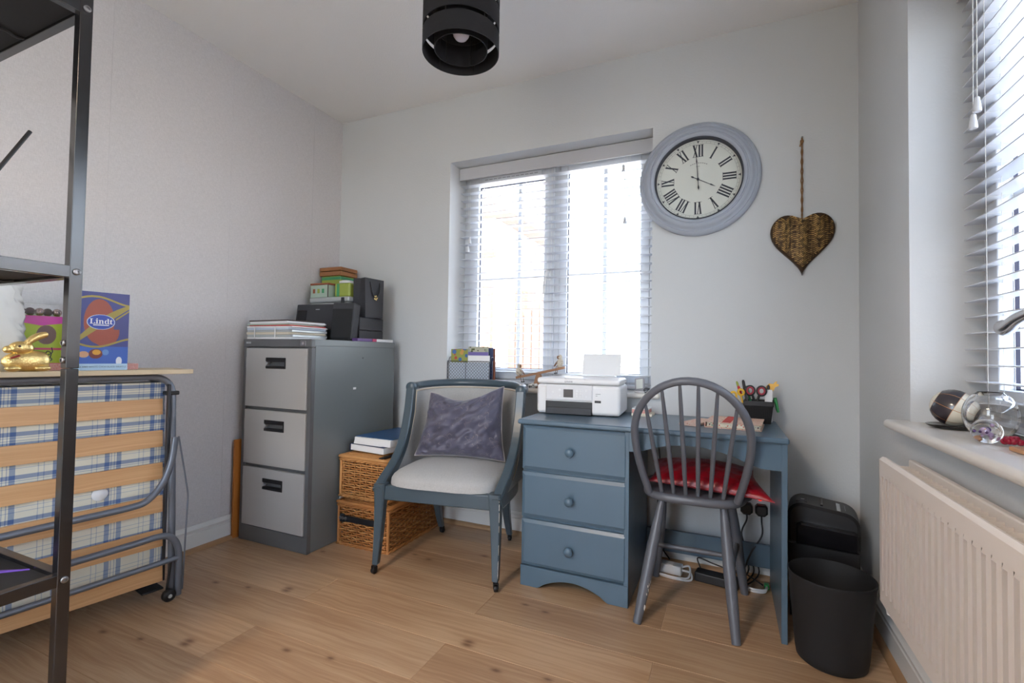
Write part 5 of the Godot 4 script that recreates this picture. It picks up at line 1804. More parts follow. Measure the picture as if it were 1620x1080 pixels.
func windsor_chair() -> void:
	var t := thing("spindle_chair", "dark grey painted spindle-back chair with a hooped back, pushed up to the desk", "chair", Vector3(2.205, 0, 0.36))
	# seat: shield shape, rounded edge; local z forward is towards the camera (the chair faces the desk)
	var outline := []
	for k in 40:
		var a := TAU * k / 40
		var c := cos(a)
		var s := sin(a)
		var x := signf(c) * pow(absf(c), 0.62) * (0.188 if s > 0 else 0.205)
		var z := signf(s) * pow(absf(s), 0.72) * (0.172 if s > 0 else 0.19)
		outline.append(Vector2(x, z))
	var rings := []
	for e in [[0.418, 0.90], [0.4205, 0.955], [0.426, 0.99], [0.434, 1.0], [0.442, 0.995], [0.4475, 0.975], [0.450, 0.94]]:
		var ring := []
		for p in outline:
			ring.append(Vector3(p.x * e[1], e[0], p.y * e[1]))
		rings.append(ring)
	obj("seat", mb().loft(rings), M.grey_chair, t)
	# bow
	var bz := func(y: float) -> float: return 0.135 + (y - 0.45) * 0.43
	var bow := []
	for k in 8:
		var y := lerpf(0.444, 0.675, k / 8.0)
		var w := 0.152 + 0.040 * sin((y - 0.444) / 0.231 * PI / 2)
		bow.append(Vector3(-w, y, bz.call(y)))
	for k in 25:
		var a := PI * k / 24
		var y := 0.675 + 0.203 * sin(a)
		bow.append(Vector3(-0.192 * cos(a), y, bz.call(y)))
	for k in 8:
		var y := lerpf(0.675, 0.444, (k + 1) / 8.0)
		var w := 0.152 + 0.040 * sin((y - 0.444) / 0.231 * PI / 2)
		bow.append(Vector3(w, y, bz.call(y)))
	var rr := []
	for k in bow.size():
		rr.append(0.0138)
	obj("bow", mb().tube(bow, rr, 14), M.grey_chair, t)
	for k in 6:
		var xb := -0.105 + 0.042 * k
		var xt := xb * 1.42
		var yt := 0.675 + 0.203 * sqrt(1.0 - pow(xt / 0.192, 2.0))
		var p0 := Vector3(xb, 0.445, bz.call(0.45))
		var p1 := Vector3(xt, yt, bz.call(yt))
		var path := []
		var r := []
		for i in 9:
			var u := i / 8.0
			path.append(p0.lerp(p1, u))
			r.append([0.0068, 0.0076, 0.0083, 0.0086, 0.0084, 0.0080, 0.0074, 0.0064, 0.0050][i])
		obj("spindle", mb().tube(path, r, 10), M.grey_chair, t)
	# turned legs with splay
	var prof := [[0.0, 0.011], [0.06, 0.013], [0.16, 0.016], [0.30, 0.019], [0.42, 0.0205], [0.50, 0.021], [0.62, 0.020], [0.78, 0.0185], [0.90, 0.0165], [1.0, 0.0150]]
	var feet := [[Vector3(-0.105, 0.432, 0.105), Vector3(-0.176, 0.0, 0.245)], [Vector3(0.105, 0.432, 0.105), Vector3(0.148, 0.0, 0.232)], [Vector3(-0.125, 0.432, -0.12), Vector3(-0.165, 0.0, -0.175)], [Vector3(0.125, 0.432, -0.12), Vector3(0.185, 0.0, -0.165)]]
	for f in feet:
		var path := []
		var r := []
		for p in prof:
			path.append(f[0].lerp(f[1], p[0]))
			r.append(p[1])
		# cut the foot level with the floor
		var b := mb().tube(path, r, 14)
		for i in b.v.size():
			b.v[i].y = maxf(b.v[i].y, 0.0)
		var lo := obj("leg", b, M.grey_chair, t)
		if f == feet[0]:
			var wear := mb()
			var r2 := RandomNumberGenerator.new(); r2.seed = 3
			for k in 9:
				var u := 0.66 + 0.22 * r2.randf()
				var p: Vector3 = f[0].lerp(f[1], u)
				var a := r2.randf_range(0.2, 0.9)
				wear.ball(p + Vector3(cos(a) * 0.0178, 0, sin(a) * 0.0178), Vector3(0.0022, r2.randf_range(0.003, 0.010), 0.0022), 6, 5)
			obj("paint_chip", wear, M.chip, lo)
	var mids := []
	for s in [0, 1]:
		var a: Vector3 = feet[s][0].lerp(feet[s][1], 0.52)
		var b: Vector3 = feet[s + 2][0].lerp(feet[s + 2][1], 0.52)
		mids.append(a.lerp(b, 0.5))
		obj("stretcher", mb().tube([a, a.lerp(b, 0.25), a.lerp(b, 0.5), a.lerp(b, 0.75), b], [0.008, 0.0105, 0.012, 0.0105, 0.008], 10), M.grey_chair, t)
	obj("stretcher", mb().tube([mids[0], mids[0].lerp(mids[1], 0.5), mids[1]], [0.008, 0.011, 0.008], 10), M.grey_chair, t)
	# red cushion on the seat
	var base := Vector3(2.22, 0.452, 0.33)
	var c := [Vector3(2.045, 0.476, 0.455), Vector3(2.47, 0.468, 0.52), Vector3(2.42, 0.492, 0.15), Vector3(2.02, 0.49, 0.145)]
	for i in 4:
		c[i] -= base
	var cu := thing("seat_cushion", "shiny crimson cushion on the spindle-back chair", "cushion", base)
	obj("cover", pillow(c, 0.052, 0.10, 0.0, 0.012, 23, 0.35), M.red, cu)
	obj("seam", rim(c, 0.10, 0.0, 0.002), M.red, cu)


# ---------------------------------------------------------------- desk and what is on it
const DY := 0.689

func desk() -> void:
	var t := thing("writing_desk", "slate blue painted writing desk with three drawers on its left", "desk", Vector3(1.52, 0, 0.036))
	# local z 0 is the back, 0.502 the front of the top; x 0..0.995
	obj("top", mb().rbox(Vector3(0, DY - 0.021, 0), Vector3(0.995, DY, 0.502), 0.008, 2), M.blue, t)
	var zf := 0.485
	var c := mb()
	c.rbox(Vector3(0.016, 0.0, 0.01), Vector3(0.034, DY - 0.0215, zf - 0.018), 0.002); c.rbox(Vector3(0.443, 0.0, 0.01), Vector3(0.461, DY - 0.0215, zf - 0.002), 0.002)
	c.box(Vector3(0.03, 0.06, 0.01), Vector3(0.45, DY - 0.022, 0.02)); c.box(Vector3(0.03, 0.05, 0.01), Vector3(0.45, 0.065, zf - 0.02))
	c.box(Vector3(0.03, 0.06, zf - 0.03), Vector3(0.45, DY - 0.022, zf - 0.02))
	obj("drawer_carcass", c, M.blue, t)
	for y in [[0.086, 0.274], [0.284, 0.470], [0.480, 0.664]]:
		# raised front with a moulded edge
		var b := mb()
		var x0 := 0.017
		var x1 := 0.458
		b.rbox(Vector3(x0, y[0], zf - 0.02), Vector3(x1, y[1], zf - 0.006), 0.002)
		var e := 0.014
		var o := [Vector3(x0 + 0.002, y[0] + 0.002, zf - 0.006), Vector3(x1 - 0.002, y[0] + 0.002, zf - 0.006), Vector3(x1 - 0.002, y[1] - 0.002, zf - 0.006), Vector3(x0 + 0.002, y[1] - 0.002, zf - 0.006)]
		var i := [Vector3(x0 + e, y[0] + e, zf), Vector3(x1 - e, y[0] + e, zf), Vector3(x1 - e, y[1] - e, zf), Vector3(x0 + e, y[1] - e, zf)]
		b.quad(i[0], i[1], i[2], i[3], Vector3(0, 0, 1))
		for k in 4:
			var l := (k + 1) % 4
			var nn: Vector3 = (o[l] - o[k]).cross(i[k] - o[k]).normalized()
			b.quad(o[k], o[l], i[l], i[k], nn if nn.z > 0 else -nn)
		var d := obj("drawer", b, M.blue, t)
		obj("knob", mb().at(Vector3(0.228, (y[0] + y[1]) / 2 - 0.004, zf), Vector3(90, 0, 0)).lathe([Vector2(0.011, 0), Vector2(0.0085, 0.006), Vector2(0.0095, 0.011), Vector2(0.0165, 0.016), Vector2(0.0185, 0.021), Vector2(0.0165, 0.026), Vector2(0.009, 0.030), Vector2(0, 0.031)], 20), M.blue, d)
	# plinth with a shallow arch
	var pl := PackedVector2Array([Vector2(0.016, 0.0), Vector2(0.016, 0.082), Vector2(0.461, 0.082), Vector2(0.461, 0.0), Vector2(0.385, 0.0)])
	for k in 13:
		var s := k / 12.0
		pl.append(Vector2(lerpf(0.375, 0.100, s), 0.004 + 0.044 * pow(sin(PI * s), 0.75)))
	pl.append(Vector2(0.09, 0.0))
	obj("plinth", mb().prism(pl, zf - 0.02, zf, 0.002), M.blue, t)
	# shaped apron over the knee hole
	var ap := PackedVector2Array([Vector2(0.4605, DY - 0.0215), Vector2(0.972, DY - 0.0215), Vector2(0.972, 0.575)])
	for p in [Vector2(0.945, 0.575), Vector2(0.91, 0.578), Vector2(0.87, 0.590), Vector2(0.83, 0.607), Vector2(0.78, 0.622), Vector2(0.72, 0.632), Vector2(0.66, 0.634), Vector2(0.60, 0.628), Vector2(0.55, 0.614), Vector2(0.51, 0.600), Vector2(0.48, 0.594), Vector2(0.4605, 0.593)]:
		ap.append(p)
	obj("apron", mb().prism(ap, zf - 0.018, zf - 0.001), M.blue, t)
	obj("side_panel", mb().rbox(Vector3(0.9715, 0.0, 0.012), Vector3(0.990, DY - 0.0215, zf), 0.002), M.blue, t)
	obj("back_stretcher", mb().rbox(Vector3(0.4612, 0.068, 0.014), Vector3(0.9712, 0.165, 0.032), 0.002), M.blue, t)


func printer() -> void:
	var t := thing("printer", "white multifunction inkjet printer on the desk", "printer", Vector3(1.700, DY, 0.165), 4.0)
	var w := 0.19
	var zf := 0.145
	var zb := -0.125
	var b := mb()
	b.rbox(Vector3(-w, 0.004, zb), Vector3(w, 0.137, zf - 0.006), 0.016, 3)
	obj("body", b, M.white, t)
	obj("lid", mb().rbox(Vector3(-w + 0.001, 0.1385, zb + 0.03), Vector3(w - 0.001, 0.166, zf - 0.002), 0.012, 3), M.white, t)
	obj("lid_grip", mb().rbox(Vector3(-0.06, 0.160, zf - 0.03), Vector3(0.03, 0.168, zf - 0.004), 0.003), M.white_panel, t)
	var pn := obj("control_panel", mb().rbox(Vector3(-0.145, 0.066, zf - 0.012), Vector3(0.068, 0.137, zf + 0.001), 0.004, 2), M.white_panel, t)
	obj("screen", mb().rbox(Vector3(-0.062, 0.080, zf + 0.0005), Vector3(-0.018, 0.116, zf + 0.0018), 0.001), M.screen, pn)
	var r := RandomNumberGenerator.new(); r.seed = 8
	for p in [Vector2(-0.112, 0.100), Vector2(-0.08, 0.112), Vector2(-0.08, 0.085), Vector2(0.0, 0.110), Vector2(0.0, 0.098), Vector2(0.0, 0.086), Vector2(0.016, 0.110), Vector2(0.016, 0.098), Vector2(0.016, 0.086), Vector2(0.042, 0.112), Vector2(0.042, 0.086)]:
		obj("button", mb().at(Vector3(p.x, p.y, zf + 0.001), Vector3(90, 0, 0)).lathe([Vector2(0.005, 0), Vector2(0.0045, 0.001), Vector2(0, 0.001)], 12), M.white, pn)
	obj("paper_slot", mb().rbox(Vector3(-0.147, 0.002, zf - 0.022), Vector3(0.068, 0.062, zf - 0.004), 0.003), M.black, t)
	obj("output_tray", mb().rbox(Vector3(-0.141, 0.003, zf - 0.006), Vector3(0.066, 0.034, zf + 0.002), 0.003), M.charcoal, t)
	obj("card_slot", mb().rbox(Vector3(0.078, 0.060, zf - 0.0065), Vector3(0.106, 0.070, zf - 0.0045), 0.001), M.charcoal, t)
	for k in 2:
		obj("model_mark", mb().box(Vector3(0.082, 0.098 - 0.008 * k, zf - 0.006), Vector3(0.104 - 0.014 * k, 0.1002 - 0.008 * k, zf - 0.0054)), M.grey_line, t)
	words("lettering", "EPSON", 0.0085, M.grey_line, t, Transform3D(Basis(), Vector3(-0.040, 0.150, zf - 0.0018)), false, true)
	obj("rear_feed", mb().rbox(Vector3(-0.135, 0.12, zb - 0.022), Vector3(0.135, 0.172, zb + 0.028), 0.005), M.white_panel, t)
	obj("foot", mb().box(Vector3(-0.16, 0, zb + 0.03), Vector3(0.16, 0.006, zf - 0.04)), M.black, t)
	var sheet := mb()
	var g := []
	for i in 7:
		var s := i / 6.0
		g.append([Vector3(-0.094, 0.01 + 0.105 * s, -0.012 * s - 0.02 * s * s), Vector3(0, 0.01 + 0.105 * s, -0.012 * s - 0.02 * s * s), Vector3(0.094, 0.01 + 0.105 * s, -0.012 * s - 0.02 * s * s)])
	sheet.grid(g, false, Vector3(0, 0, 1))
	solo("paper_sheet", sheet, M.paper_white, "blank white sheet standing in the printer's rear feed", "paper", Vector3(1.753, DY + 0.163, 0.040), 4.0)


func desk_things() -> void:
	# stack of small boxes half hidden by the printer
	solo("small_box", mb().rbox(Vector3(-0.045, 0, -0.05), Vector3(0.045, 0.012, 0.05), 0.002), M.paper_cream, "cream small flat box under the pink one beside the printer", "box", Vector3(1.972, DY, 0.13))
	solo("small_box", mb().rbox(Vector3(-0.044, 0, -0.05), Vector3(0.03, 0.017, 0.045), 0.002), M.box_pink, "small pink patterned box between printer and spindle chair", "box", Vector3(1.972, DY + 0.0123, 0.13))
	solo("small_box", mb().rbox(Vector3(-0.044, 0, -0.05), Vector3(0.03, 0.005, 0.045), 0.001), M.white, "white lid-like flat box on the small pink box", "box", Vector3(1.972, DY + 0.0296, 0.13))
	var nb := thing("notebook", "thick floral notebook with a coral cover on the right of the desk", "notebook", Vector3(2.345, DY, 0.30), -6.0)
	obj("pages", mb().rbox(Vector3(-0.085, 0.004, -0.105), Vector3(0.10, 0.020, 0.095), 0.002), M.notebook, nb)
	obj("cover", mb().rbox(Vector3(-0.09, 0.0205, -0.11), Vector3(0.104, 0.024, 0.10), 0.001).rbox(Vector3(-0.09, 0.0, -0.11), Vector3(0.104, 0.0035, 0.10), 0.001).rbox(Vector3(-0.0925, 0.0005, -0.11), Vector3(-0.0895, 0.0235, 0.10), 0.001), M.coral, nb)
	obj("elastic", mb().rbox(Vector3(-0.03, 0.0242, -0.1105), Vector3(0.0, 0.0252, 0.1005), 0.0004), M.red_card, nb)
	var n2 := thing("address_book", "thin coral patterned notebook lying left of the floral one", "notebook", Vector3(2.215, DY, 0.29), -20.0)
	obj("cover", mb().rbox(Vector3(-0.035, 0, -0.10), Vector3(0.035, 0.011, 0.10), 0.002), M.coral, n2)
	pen_pot()


func pen_pot() -> void:
	var base := Vector3(2.444, DY, 0.115)
	var t := thing("pen_pot", "black wire-mesh pen pot at the back right of the desk", "pot", base, -4.0)
	var b := mb()
	var w0 := 0.045
	var w1 := 0.054
	var h := 0.092
	for s in 4:
		var R := Basis(Vector3.UP, s * PI / 2)
		# each side a grid of wires
		for k in 16:
			var u := -1.0 + 2.0 * k / 15.0
			b.tube([R * Vector3(u * w0, 0.002, w0), R * Vector3(u * w1, h - 0.012, w1 - 0.001)], 0.0007, 4)
		for k in 15:
			var v := k / 14.0
			var w := lerpf(w0, w1, v)
			b.tube([R * Vector3(-w, 0.002 + (h - 0.014) * v, w), R * Vector3(w, 0.002 + (h - 0.014) * v, w)], 0.0007, 4)
	obj("mesh_wall", b, M.black, t).set_meta("kind", "stuff")
	obj("lining", mb().hard([[Vector3(-w0, 0.001, w0) * 0.97, Vector3(w0, 0.001, w0) * 0.97, Vector3(w0, 0.001, -w0) * 0.97, Vector3(-w0, 0.001, -w0) * 0.97], [Vector3(-w1, h - 0.012, w1) * Vector3(0.97, 1, 0.97), Vector3(w1, h - 0.012, w1) * Vector3(0.97, 1, 0.97), Vector3(w1, h - 0.012, -w1) * Vector3(0.97, 1, 0.97), Vector3(-w1, h - 0.012, -w1) * Vector3(0.97, 1, 0.97)]], false), M.black_matte, t)
	obj("bottom", mb().box(Vector3(-w0, 0, -w0), Vector3(w0, 0.003, w0)), M.black, t)
	var rm := mb()
	for s in 4:
		rm.xf = Transform3D(Basis(Vector3.UP, s * PI / 2), Vector3.ZERO)
		rm.rbox(Vector3(-w1 - 0.002, h - 0.020, w1 - 0.002), Vector3(w1 + 0.002, h, w1 + 0.002), 0.001)
	obj("rim", rm, M.black, t)
	# what stands in it; each leans from the foot of the pot (local to the pot's base)
	var stick := func(called: String, label: String, cat: String, p0: Vector3, p1: Vector3, r: float, m: Material, tip: Material) -> void:
		var o := thing(called, label, cat, base + p0, 0.0, "things in the pen pot")
		var q := p1 - p0
		obj("barrel", mb().tube([Vector3.ZERO, q * 0.72], r, 10), m, o)
		obj("cap", mb().tube([q * 0.72, q * 0.96, q], [r * 1.12, r * 1.08, r * 0.6], 10), tip, o)
	stick.call("marker_pen", "tall black marker pen in the pen pot", "pen", Vector3(-0.030, 0.004, 0.01), Vector3(-0.060, 0.176, 0.0), 0.0055, M.black, M.black)
	stick.call("marker_pen", "red marker pen at the left of the pen pot", "pen", Vector3(-0.036, 0.004, 0.0), Vector3(-0.078, 0.150, 0.006), 0.0055, M.silver, M.red_plastic)
	stick.call("pencil", "orange and green pencil end at the left of the pen pot", "pencil", Vector3(-0.036, 0.004, -0.02), Vector3(-0.084, 0.168, -0.03), 0.0045, M.rust, M.lime)
	stick.call("ball_pen", "tan ball pen in front of the black marker", "pen", Vector3(-0.024, 0.004, 0.03), Vector3(-0.052, 0.122, 0.036), 0.0042, M.amber, M.charcoal)
	stick.call("ball_pen", "dark green capped pen behind the scissors", "pen", Vector3(-0.015, 0.004, -0.02), Vector3(-0.044, 0.150, -0.03), 0.0055, M.green, M.green)
	stick.call("craft_knife", "slim grey craft knife standing right of the scissors", "knife", Vector3(0.024, 0.004, 0.0), Vector3(0.036, 0.158, 0.002), 0.0048, M.silver, M.charcoal)
	solo("white_card", mb().rbox(Vector3(-0.014, 0, -0.001), Vector3(0.014, 0.135, 0.001), 0.0005), M.paper_white, "narrow white card standing in the pen pot", "card", base + Vector3(0.036, 0.004, 0.012), -10.0)
	scissors("red and black handled scissors upright in the pen pot", base + Vector3(-0.012, 0.004, 0.024), 0.018, 0.112, M.scissor_red, M.black, 0.0)
	scissors("yellow handled scissors at the left of the pen pot", base + Vector3(-0.036, 0.004, 0.030), 0.013, 0.112, M.yellow, M.yellow, 6.0, 22.0)
	var bk := thing("bookmark", "brass bookmark shaped like a hare at the right of the pen pot", "bookmark", base + Vector3(0.040, 0.004, -0.010), -6.0)
	obj("stem", mb().rbox(Vector3(-0.004, 0, -0.0008), Vector3(0.004, 0.135, 0.0008), 0.0004), M.bookmark, bk)
	obj("finial", mb().prism(PackedVector2Array([Vector2(-0.012, 0.125), Vector2(0.010, 0.122), Vector2(0.018, 0.135), Vector2(0.022, 0.146), Vector2(0.034, 0.150), Vector2(0.036, 0.158), Vector2(0.026, 0.160), Vector2(0.030, 0.170), Vector2(0.022, 0.168), Vector2(0.014, 0.158), Vector2(0.0, 0.160), Vector2(-0.010, 0.150), Vector2(-0.016, 0.138)]), -0.0008, 0.0008), M.bookmark, bk)
	var hl := thing("highlighter", "green highlighter clipped over the right rim of the pen pot", "pen", base + Vector3(0.064, 0.062, 0.0))
	obj("barrel", mb().tube([Vector3(0.004, 0.0, 0.004), Vector3(-0.004, 0.044, 0.0)], 0.0065, 12), M.green_plastic, hl)
	obj("cap", mb().tube([Vector3(0.008, -0.016, 0.006), Vector3(0.004, 0.0, 0.004)], [0.0045, 0.0070], 12), M.green_plastic, hl)
	obj("clip", mb().tube(bent([Vector3(0.0, 0.04, 0.007), Vector3(-0.009, 0.045, 0.006), Vector3(-0.010, 0.022, 0.006)], 0.004), 0.0012, 6), M.black, hl)


func scissors(label: String, at: Vector3, r: float, y: float, m: Material, m2: Material, turn: float, tip := 0.0) -> void:
	var t := thing("scissors", label, "scissors", at, turn, "things in the pen pot")
	t.rotation.z = deg_to_rad(tip)
	for s in [-1.0, 1.0]:
		var loop := []
		for k in 18:
			var a := TAU * k / 18
			loop.append(Vector3(s * r * 1.18 + r * 0.86 * cos(a), y + r * 0.95 + r * sin(a), 0))
		var h := obj("handle", mb().tube(loop, r * 0.30, 8, true), m2, t)
		var inner := []
		for k in 18:
			var a := TAU * k / 18
			inner.append(Vector3(s * r * 1.18 + r * 0.66 * cos(a), y + r * 0.95 + r * 0.78 * sin(a), 0.002))
		obj("grip", mb().tube(inner, r * 0.22, 8, true), m, h)
		obj("shank", mb().tube([Vector3(s * r * 0.75, y + r * 0.2, 0), Vector3(s * 0.005, y - 0.03, 0)], r * 0.26, 8), m2, t)
		obj("blade", mb().hard([[Vector3(s * 0.005 - 0.004, y - 0.028, s * 0.001), Vector3(s * 0.005 + 0.004, y - 0.028, s * 0.001), Vector3(s * 0.005 + 0.004, y - 0.028, s * 0.001 + 0.001), Vector3(s * 0.005 - 0.004, y - 0.028, s * 0.001 + 0.001)], [Vector3(-0.001, 0, s * 0.001), Vector3(0.001, 0, s * 0.001), Vector3(0.001, 0, s * 0.001 + 0.001), Vector3(-0.001, 0, s * 0.001 + 0.001)]]), M.steel, t)


# ---------------------------------------------------------------- things on the middle window board
func sill_things() -> void:
	var sy := 0.7812
	var t := thing("letter_rack", "dark wire letter rack with arched ends on the window board", "letter rack", Vector3(0.985, sy, -0.035), 4.0)
	var x0 := -0.135
	var x1 := 0.125
	for z in [-0.045, 0.0, 0.045]:
		var b := mb()
		b.tube(bent([Vector3(x0, 0.002, z), Vector3(x0, 0.135, z), Vector3(x0 + 0.0, 0.135, z), Vector3(x1, 0.135, z), Vector3(x1, 0.002, z), Vector3(x0, 0.002, z), Vector3(x0, 0.01, z)], 0.004), 0.0018, 6)
		b.tube([Vector3(-0.02, 0.002, z), Vector3(-0.02, 0.135, z)], 0.0013, 5)
		obj("frame_wire", b, M.wire, t)
		var m := mb()
		# diamond lattice
		for k in range(-8, 18):
			for sg in [1.0, -1.0]:
				var xs := x0 + k * 0.0185 + (0.0 if sg > 0 else 0.135)
				var a := Vector2(xs, 0.002)
				var e := Vector2(xs + sg * 0.133, 0.135)
				var lo := maxf(minf(a.x, e.x), x0)
				var hi := minf(maxf(a.x, e.x), x1)
				if hi - lo < 0.004:
					continue
				var ya := absf(lo - a.x)
				var yb := absf(hi - a.x)
				m.tube([Vector3(lo, 0.002 + ya, z), Vector3(hi, 0.002 + yb, z)], 0.0009, 4)
		obj("lattice", m, M.wire, t)
	for x in [x0, x1]:
		obj("end_arch", mb().tube(curve([Vector3(x, 0.002, 0.045), Vector3(x, 0.10, 0.045), Vector3(x, 0.15, 0.022), Vector3(x, 0.158, 0.0), Vector3(x, 0.15, -0.022), Vector3(x, 0.10, -0.045), Vector3(x, 0.002, -0.045)], 5), 0.0018, 6), M.wire, t)
	var base := Vector3(0.985, sy + 0.0025, -0.035)
	var inside := [["greeting_card", "colourful green and red picture card at the left of the letter rack", "card", Vector3(-0.125, 0, 0.020), Vector2(0.105, 0.20), M.card],
		["white_envelope", "plain white envelope at the front right of the letter rack", "envelope", Vector3(-0.015, 0, 0.028), Vector2(0.135, 0.165), M.paper_white],
		["brochure", "brochure with a garden picture and a purple band in the letter rack", "brochure", Vector3(-0.02, 0, 0.012), Vector2(0.125, 0.215), M.brochure],
		["blue_booklet", "slim dark booklet at the right back of the letter rack", "booklet", Vector3(0.06, 0, -0.016), Vector2(0.062, 0.21), M.navy],
		["red_booklet", "red-edged booklet furthest right in the letter rack", "booklet", Vector3(0.075, 0, -0.030), Vector2(0.055, 0.205), M.rust],
		["pale_leaflet", "pale blue leaflet bundle standing low in the letter rack", "leaflet", Vector3(-0.128, 0, 0.0365), Vector2(0.245, 0.125), M.paper_blue]]
	for s in inside:
		var o := thing(s[0], s[1], s[2], base + Vector3(s[3].x, 0, s[3].z).rotated(Vector3.UP, deg_to_rad(4)), 4.0, "post in the letter rack")
		obj("sheet", mb().rbox(Vector3(0, 0, -0.002), Vector3(s[4].x, s[4].y, 0.002), 0.0008), s[5], o)
		if s[0] == "brochure":
			obj("purple_band", mb().box(Vector3(0, 0.155, 0.0019), Vector3(s[4].x, 0.185, 0.0024)), M.lilac_print, o)
	seesaw(sy)
	var ph := thing("digital_clock", "small grey tilted digital display on the window board", "clock", Vector3(1.935, sy, -0.005), -14.0)
	obj("casing", mb().at(Vector3(0, 0.001, 0), Vector3(-18, 0, 9)).rbox(Vector3(-0.024, 0.003, -0.006), Vector3(0.024, 0.074, 0.006), 0.004, 2), M.grey_line, ph)
	obj("screen", mb().at(Vector3(0, 0.001, 0), Vector3(-18, 0, 9)).rbox(Vector3(-0.017, 0.018, 0.0058), Vector3(0.017, 0.066, 0.0068), 0.001), M.dial, ph)
	obj("stand", mb().rbox(Vector3(-0.026, 0, -0.03), Vector3(0.026, 0.008, 0.012), 0.003), M.white, ph)
	var gl := thing("reading_glasses", "folded reading glasses at the right end of the window board", "glasses", Vector3(1.985, sy, 0.008), 20.0)
	for s in [-1.0, 1.0]:
		var ring := []
		for k in 16:
			var a := TAU * k / 16
			ring.append(Vector3(s * 0.017 + 0.014 * cos(a), 0.014 + 0.011 * sin(a), 0))
		obj("rim", mb().tube(ring, 0.0012, 6, true), M.black, gl)
		obj("temple", mb().tube([Vector3(s * 0.031, 0.02, 0), Vector3(s * 0.031, 0.014, -0.004), Vector3(-s * 0.025, 0.002 + 0.003, -0.007 - 0.003 * s)], 0.0012, 6), M.black, gl)
	obj("bridge", mb().tube([Vector3(-0.004, 0.017, 0), Vector3(0, 0.019, 0.001), Vector3(0.004, 0.017, 0)], 0.0011, 6), M.black, gl)
	var cw := mb()
	cw.ball(Vector3(0, 0.014, 0), Vector3(0.024, 0.012, 0.012), 14, 8)
	cw.ball(Vector3(0.024, 0.017, 0.002), Vector3(0.010, 0.009, 0.009), 10, 7)
	for p in [Vector2(-0.014, 0.006), Vector2(0.012, 0.006), Vector2(-0.014, -0.006), Vector2(0.012, -0.006)]:
		cw.tube([Vector3(p.x, 0, p.y), Vector3(p.x, 0.01, p.y)], 0.003, 6)
	solo("cow_ornament", cw, M.cow, "tiny black and white cow ornament on the window board beside the printer", "ornament", Vector3(1.378, sy, 0.018), 0.0)


func seesaw(sy: float) -> void:
	# two woolly sheep on a plank; the plank's pivot block stands on the board
	var t := thing("sheep_seesaw", "driftwood seesaw ornament with a woolly sheep on each end", "ornament", Vector3(1.40, sy, -0.02))
	var L := Vector3(-0.125, 0.052, 0)
	var Rr := Vector3(0.125, 0.108, 0)
	obj("pivot", mb().prism(PackedVector2Array([Vector2(-0.03, 0.0), Vector2(0.03, 0.0), Vector2(0.010, 0.074), Vector2(-0.010, 0.072)]), -0.014, 0.014), M.driftwood, t)
	var pk := mb()
	var d := (Rr - L).normalized()
	var u := Vector3(-d.y, d.x, 0)
	var rings := []
	for e in [L - d * 0.005, L.lerp(Rr, 0.5) - u * 0.001, Rr + d * 0.02]:
		rings.append([e + u * 0.006 + Vector3(0, 0, 0.011), e + u * 0.006 - Vector3(0, 0, 0.011), e - u * 0.006 - Vector3(0, 0, 0.011), e - u * 0.006 + Vector3(0, 0, 0.011)])
	obj("plank", pk.hard(rings), M.driftwood, t)
	for s in [-1.0, 1.0]:
		var at := L + d * 0.012 if s < 0 else Rr - d * 0.008
		var b := mb()
		b.xf = Transform3D(Basis(Vector3(0, 0, 1), 0.10 * -s), at + Vector3(0, 0.006, 0))
		var r := RandomNumberGenerator.new(); r.seed = 5
		b.ball(Vector3(0, 0.022, 0), Vector3(0.016, 0.024, 0.015), 14, 10)
		for k in 30:
			var q := Vector3(r.randf_range(-1, 1), r.randf_range(-0.9, 1), r.randf_range(-1, 1)).normalized()
			b.ball(Vector3(0, 0.022, 0) + q * Vector3(0.0145, 0.022, 0.0135), 0.0052, 6, 5)
		b.ball(Vector3(-s * 0.004, 0.055, 0), Vector3(0.011, 0.013, 0.011), 12, 8)
		var w := obj("sheep_wool", b, M.wool, t)
		var f := mb()
		f.xf = b.xf
		f.ball(Vector3(-s * 0.013, 0.052, 0.003), Vector3(0.0075, 0.0095, 0.007), 10, 8)
		f.ball(Vector3(-s * 0.006, 0.058, 0.012), Vector3(0.003, 0.002, 0.005), 8, 5)
		obj("face", f, M.sheep_face, w)
		var l := mb()
		l.xf = b.xf
		for z in [0.011, -0.011]:
			l.tube(curve([Vector3(-s * 0.006, 0.008, z), Vector3(-s * 0.014, 0.002, z * 1.2), Vector3(-s * 0.016, -0.03, z * 1.25)], 4), 0.0017, 6)
			l.tube(curve([Vector3(-s * 0.010, 0.034, z), Vector3(-s * 0.022, 0.018, z * 0.8), Vector3(-s * 0.030, 0.004 - 0.002 * s, z * 0.5)], 4), 0.0022, 6)
		obj("limbs", l, M.sheep_face, w)
		var hf := mb()
		hf.xf = b.xf
		for z in [0.0138, -0.0138]:
			hf.ball(Vector3(-s * 0.018, -0.033, z), Vector3(0.006, 0.0035, 0.004), 8, 6)
		obj("hoof", hf, M.black, w)


# ---------------------------------------------------------------- on the walls
func stroke(b: MB, p: Vector2, q: Vector2, w: float, z0: float, z1: float) -> void:
	var d := (q - p).normalized()
	var n := Vector2(-d.y, d.x) * w / 2
	b.prism(PackedVector2Array([p + n, q + n, q - n, p - n]), z0, z1)


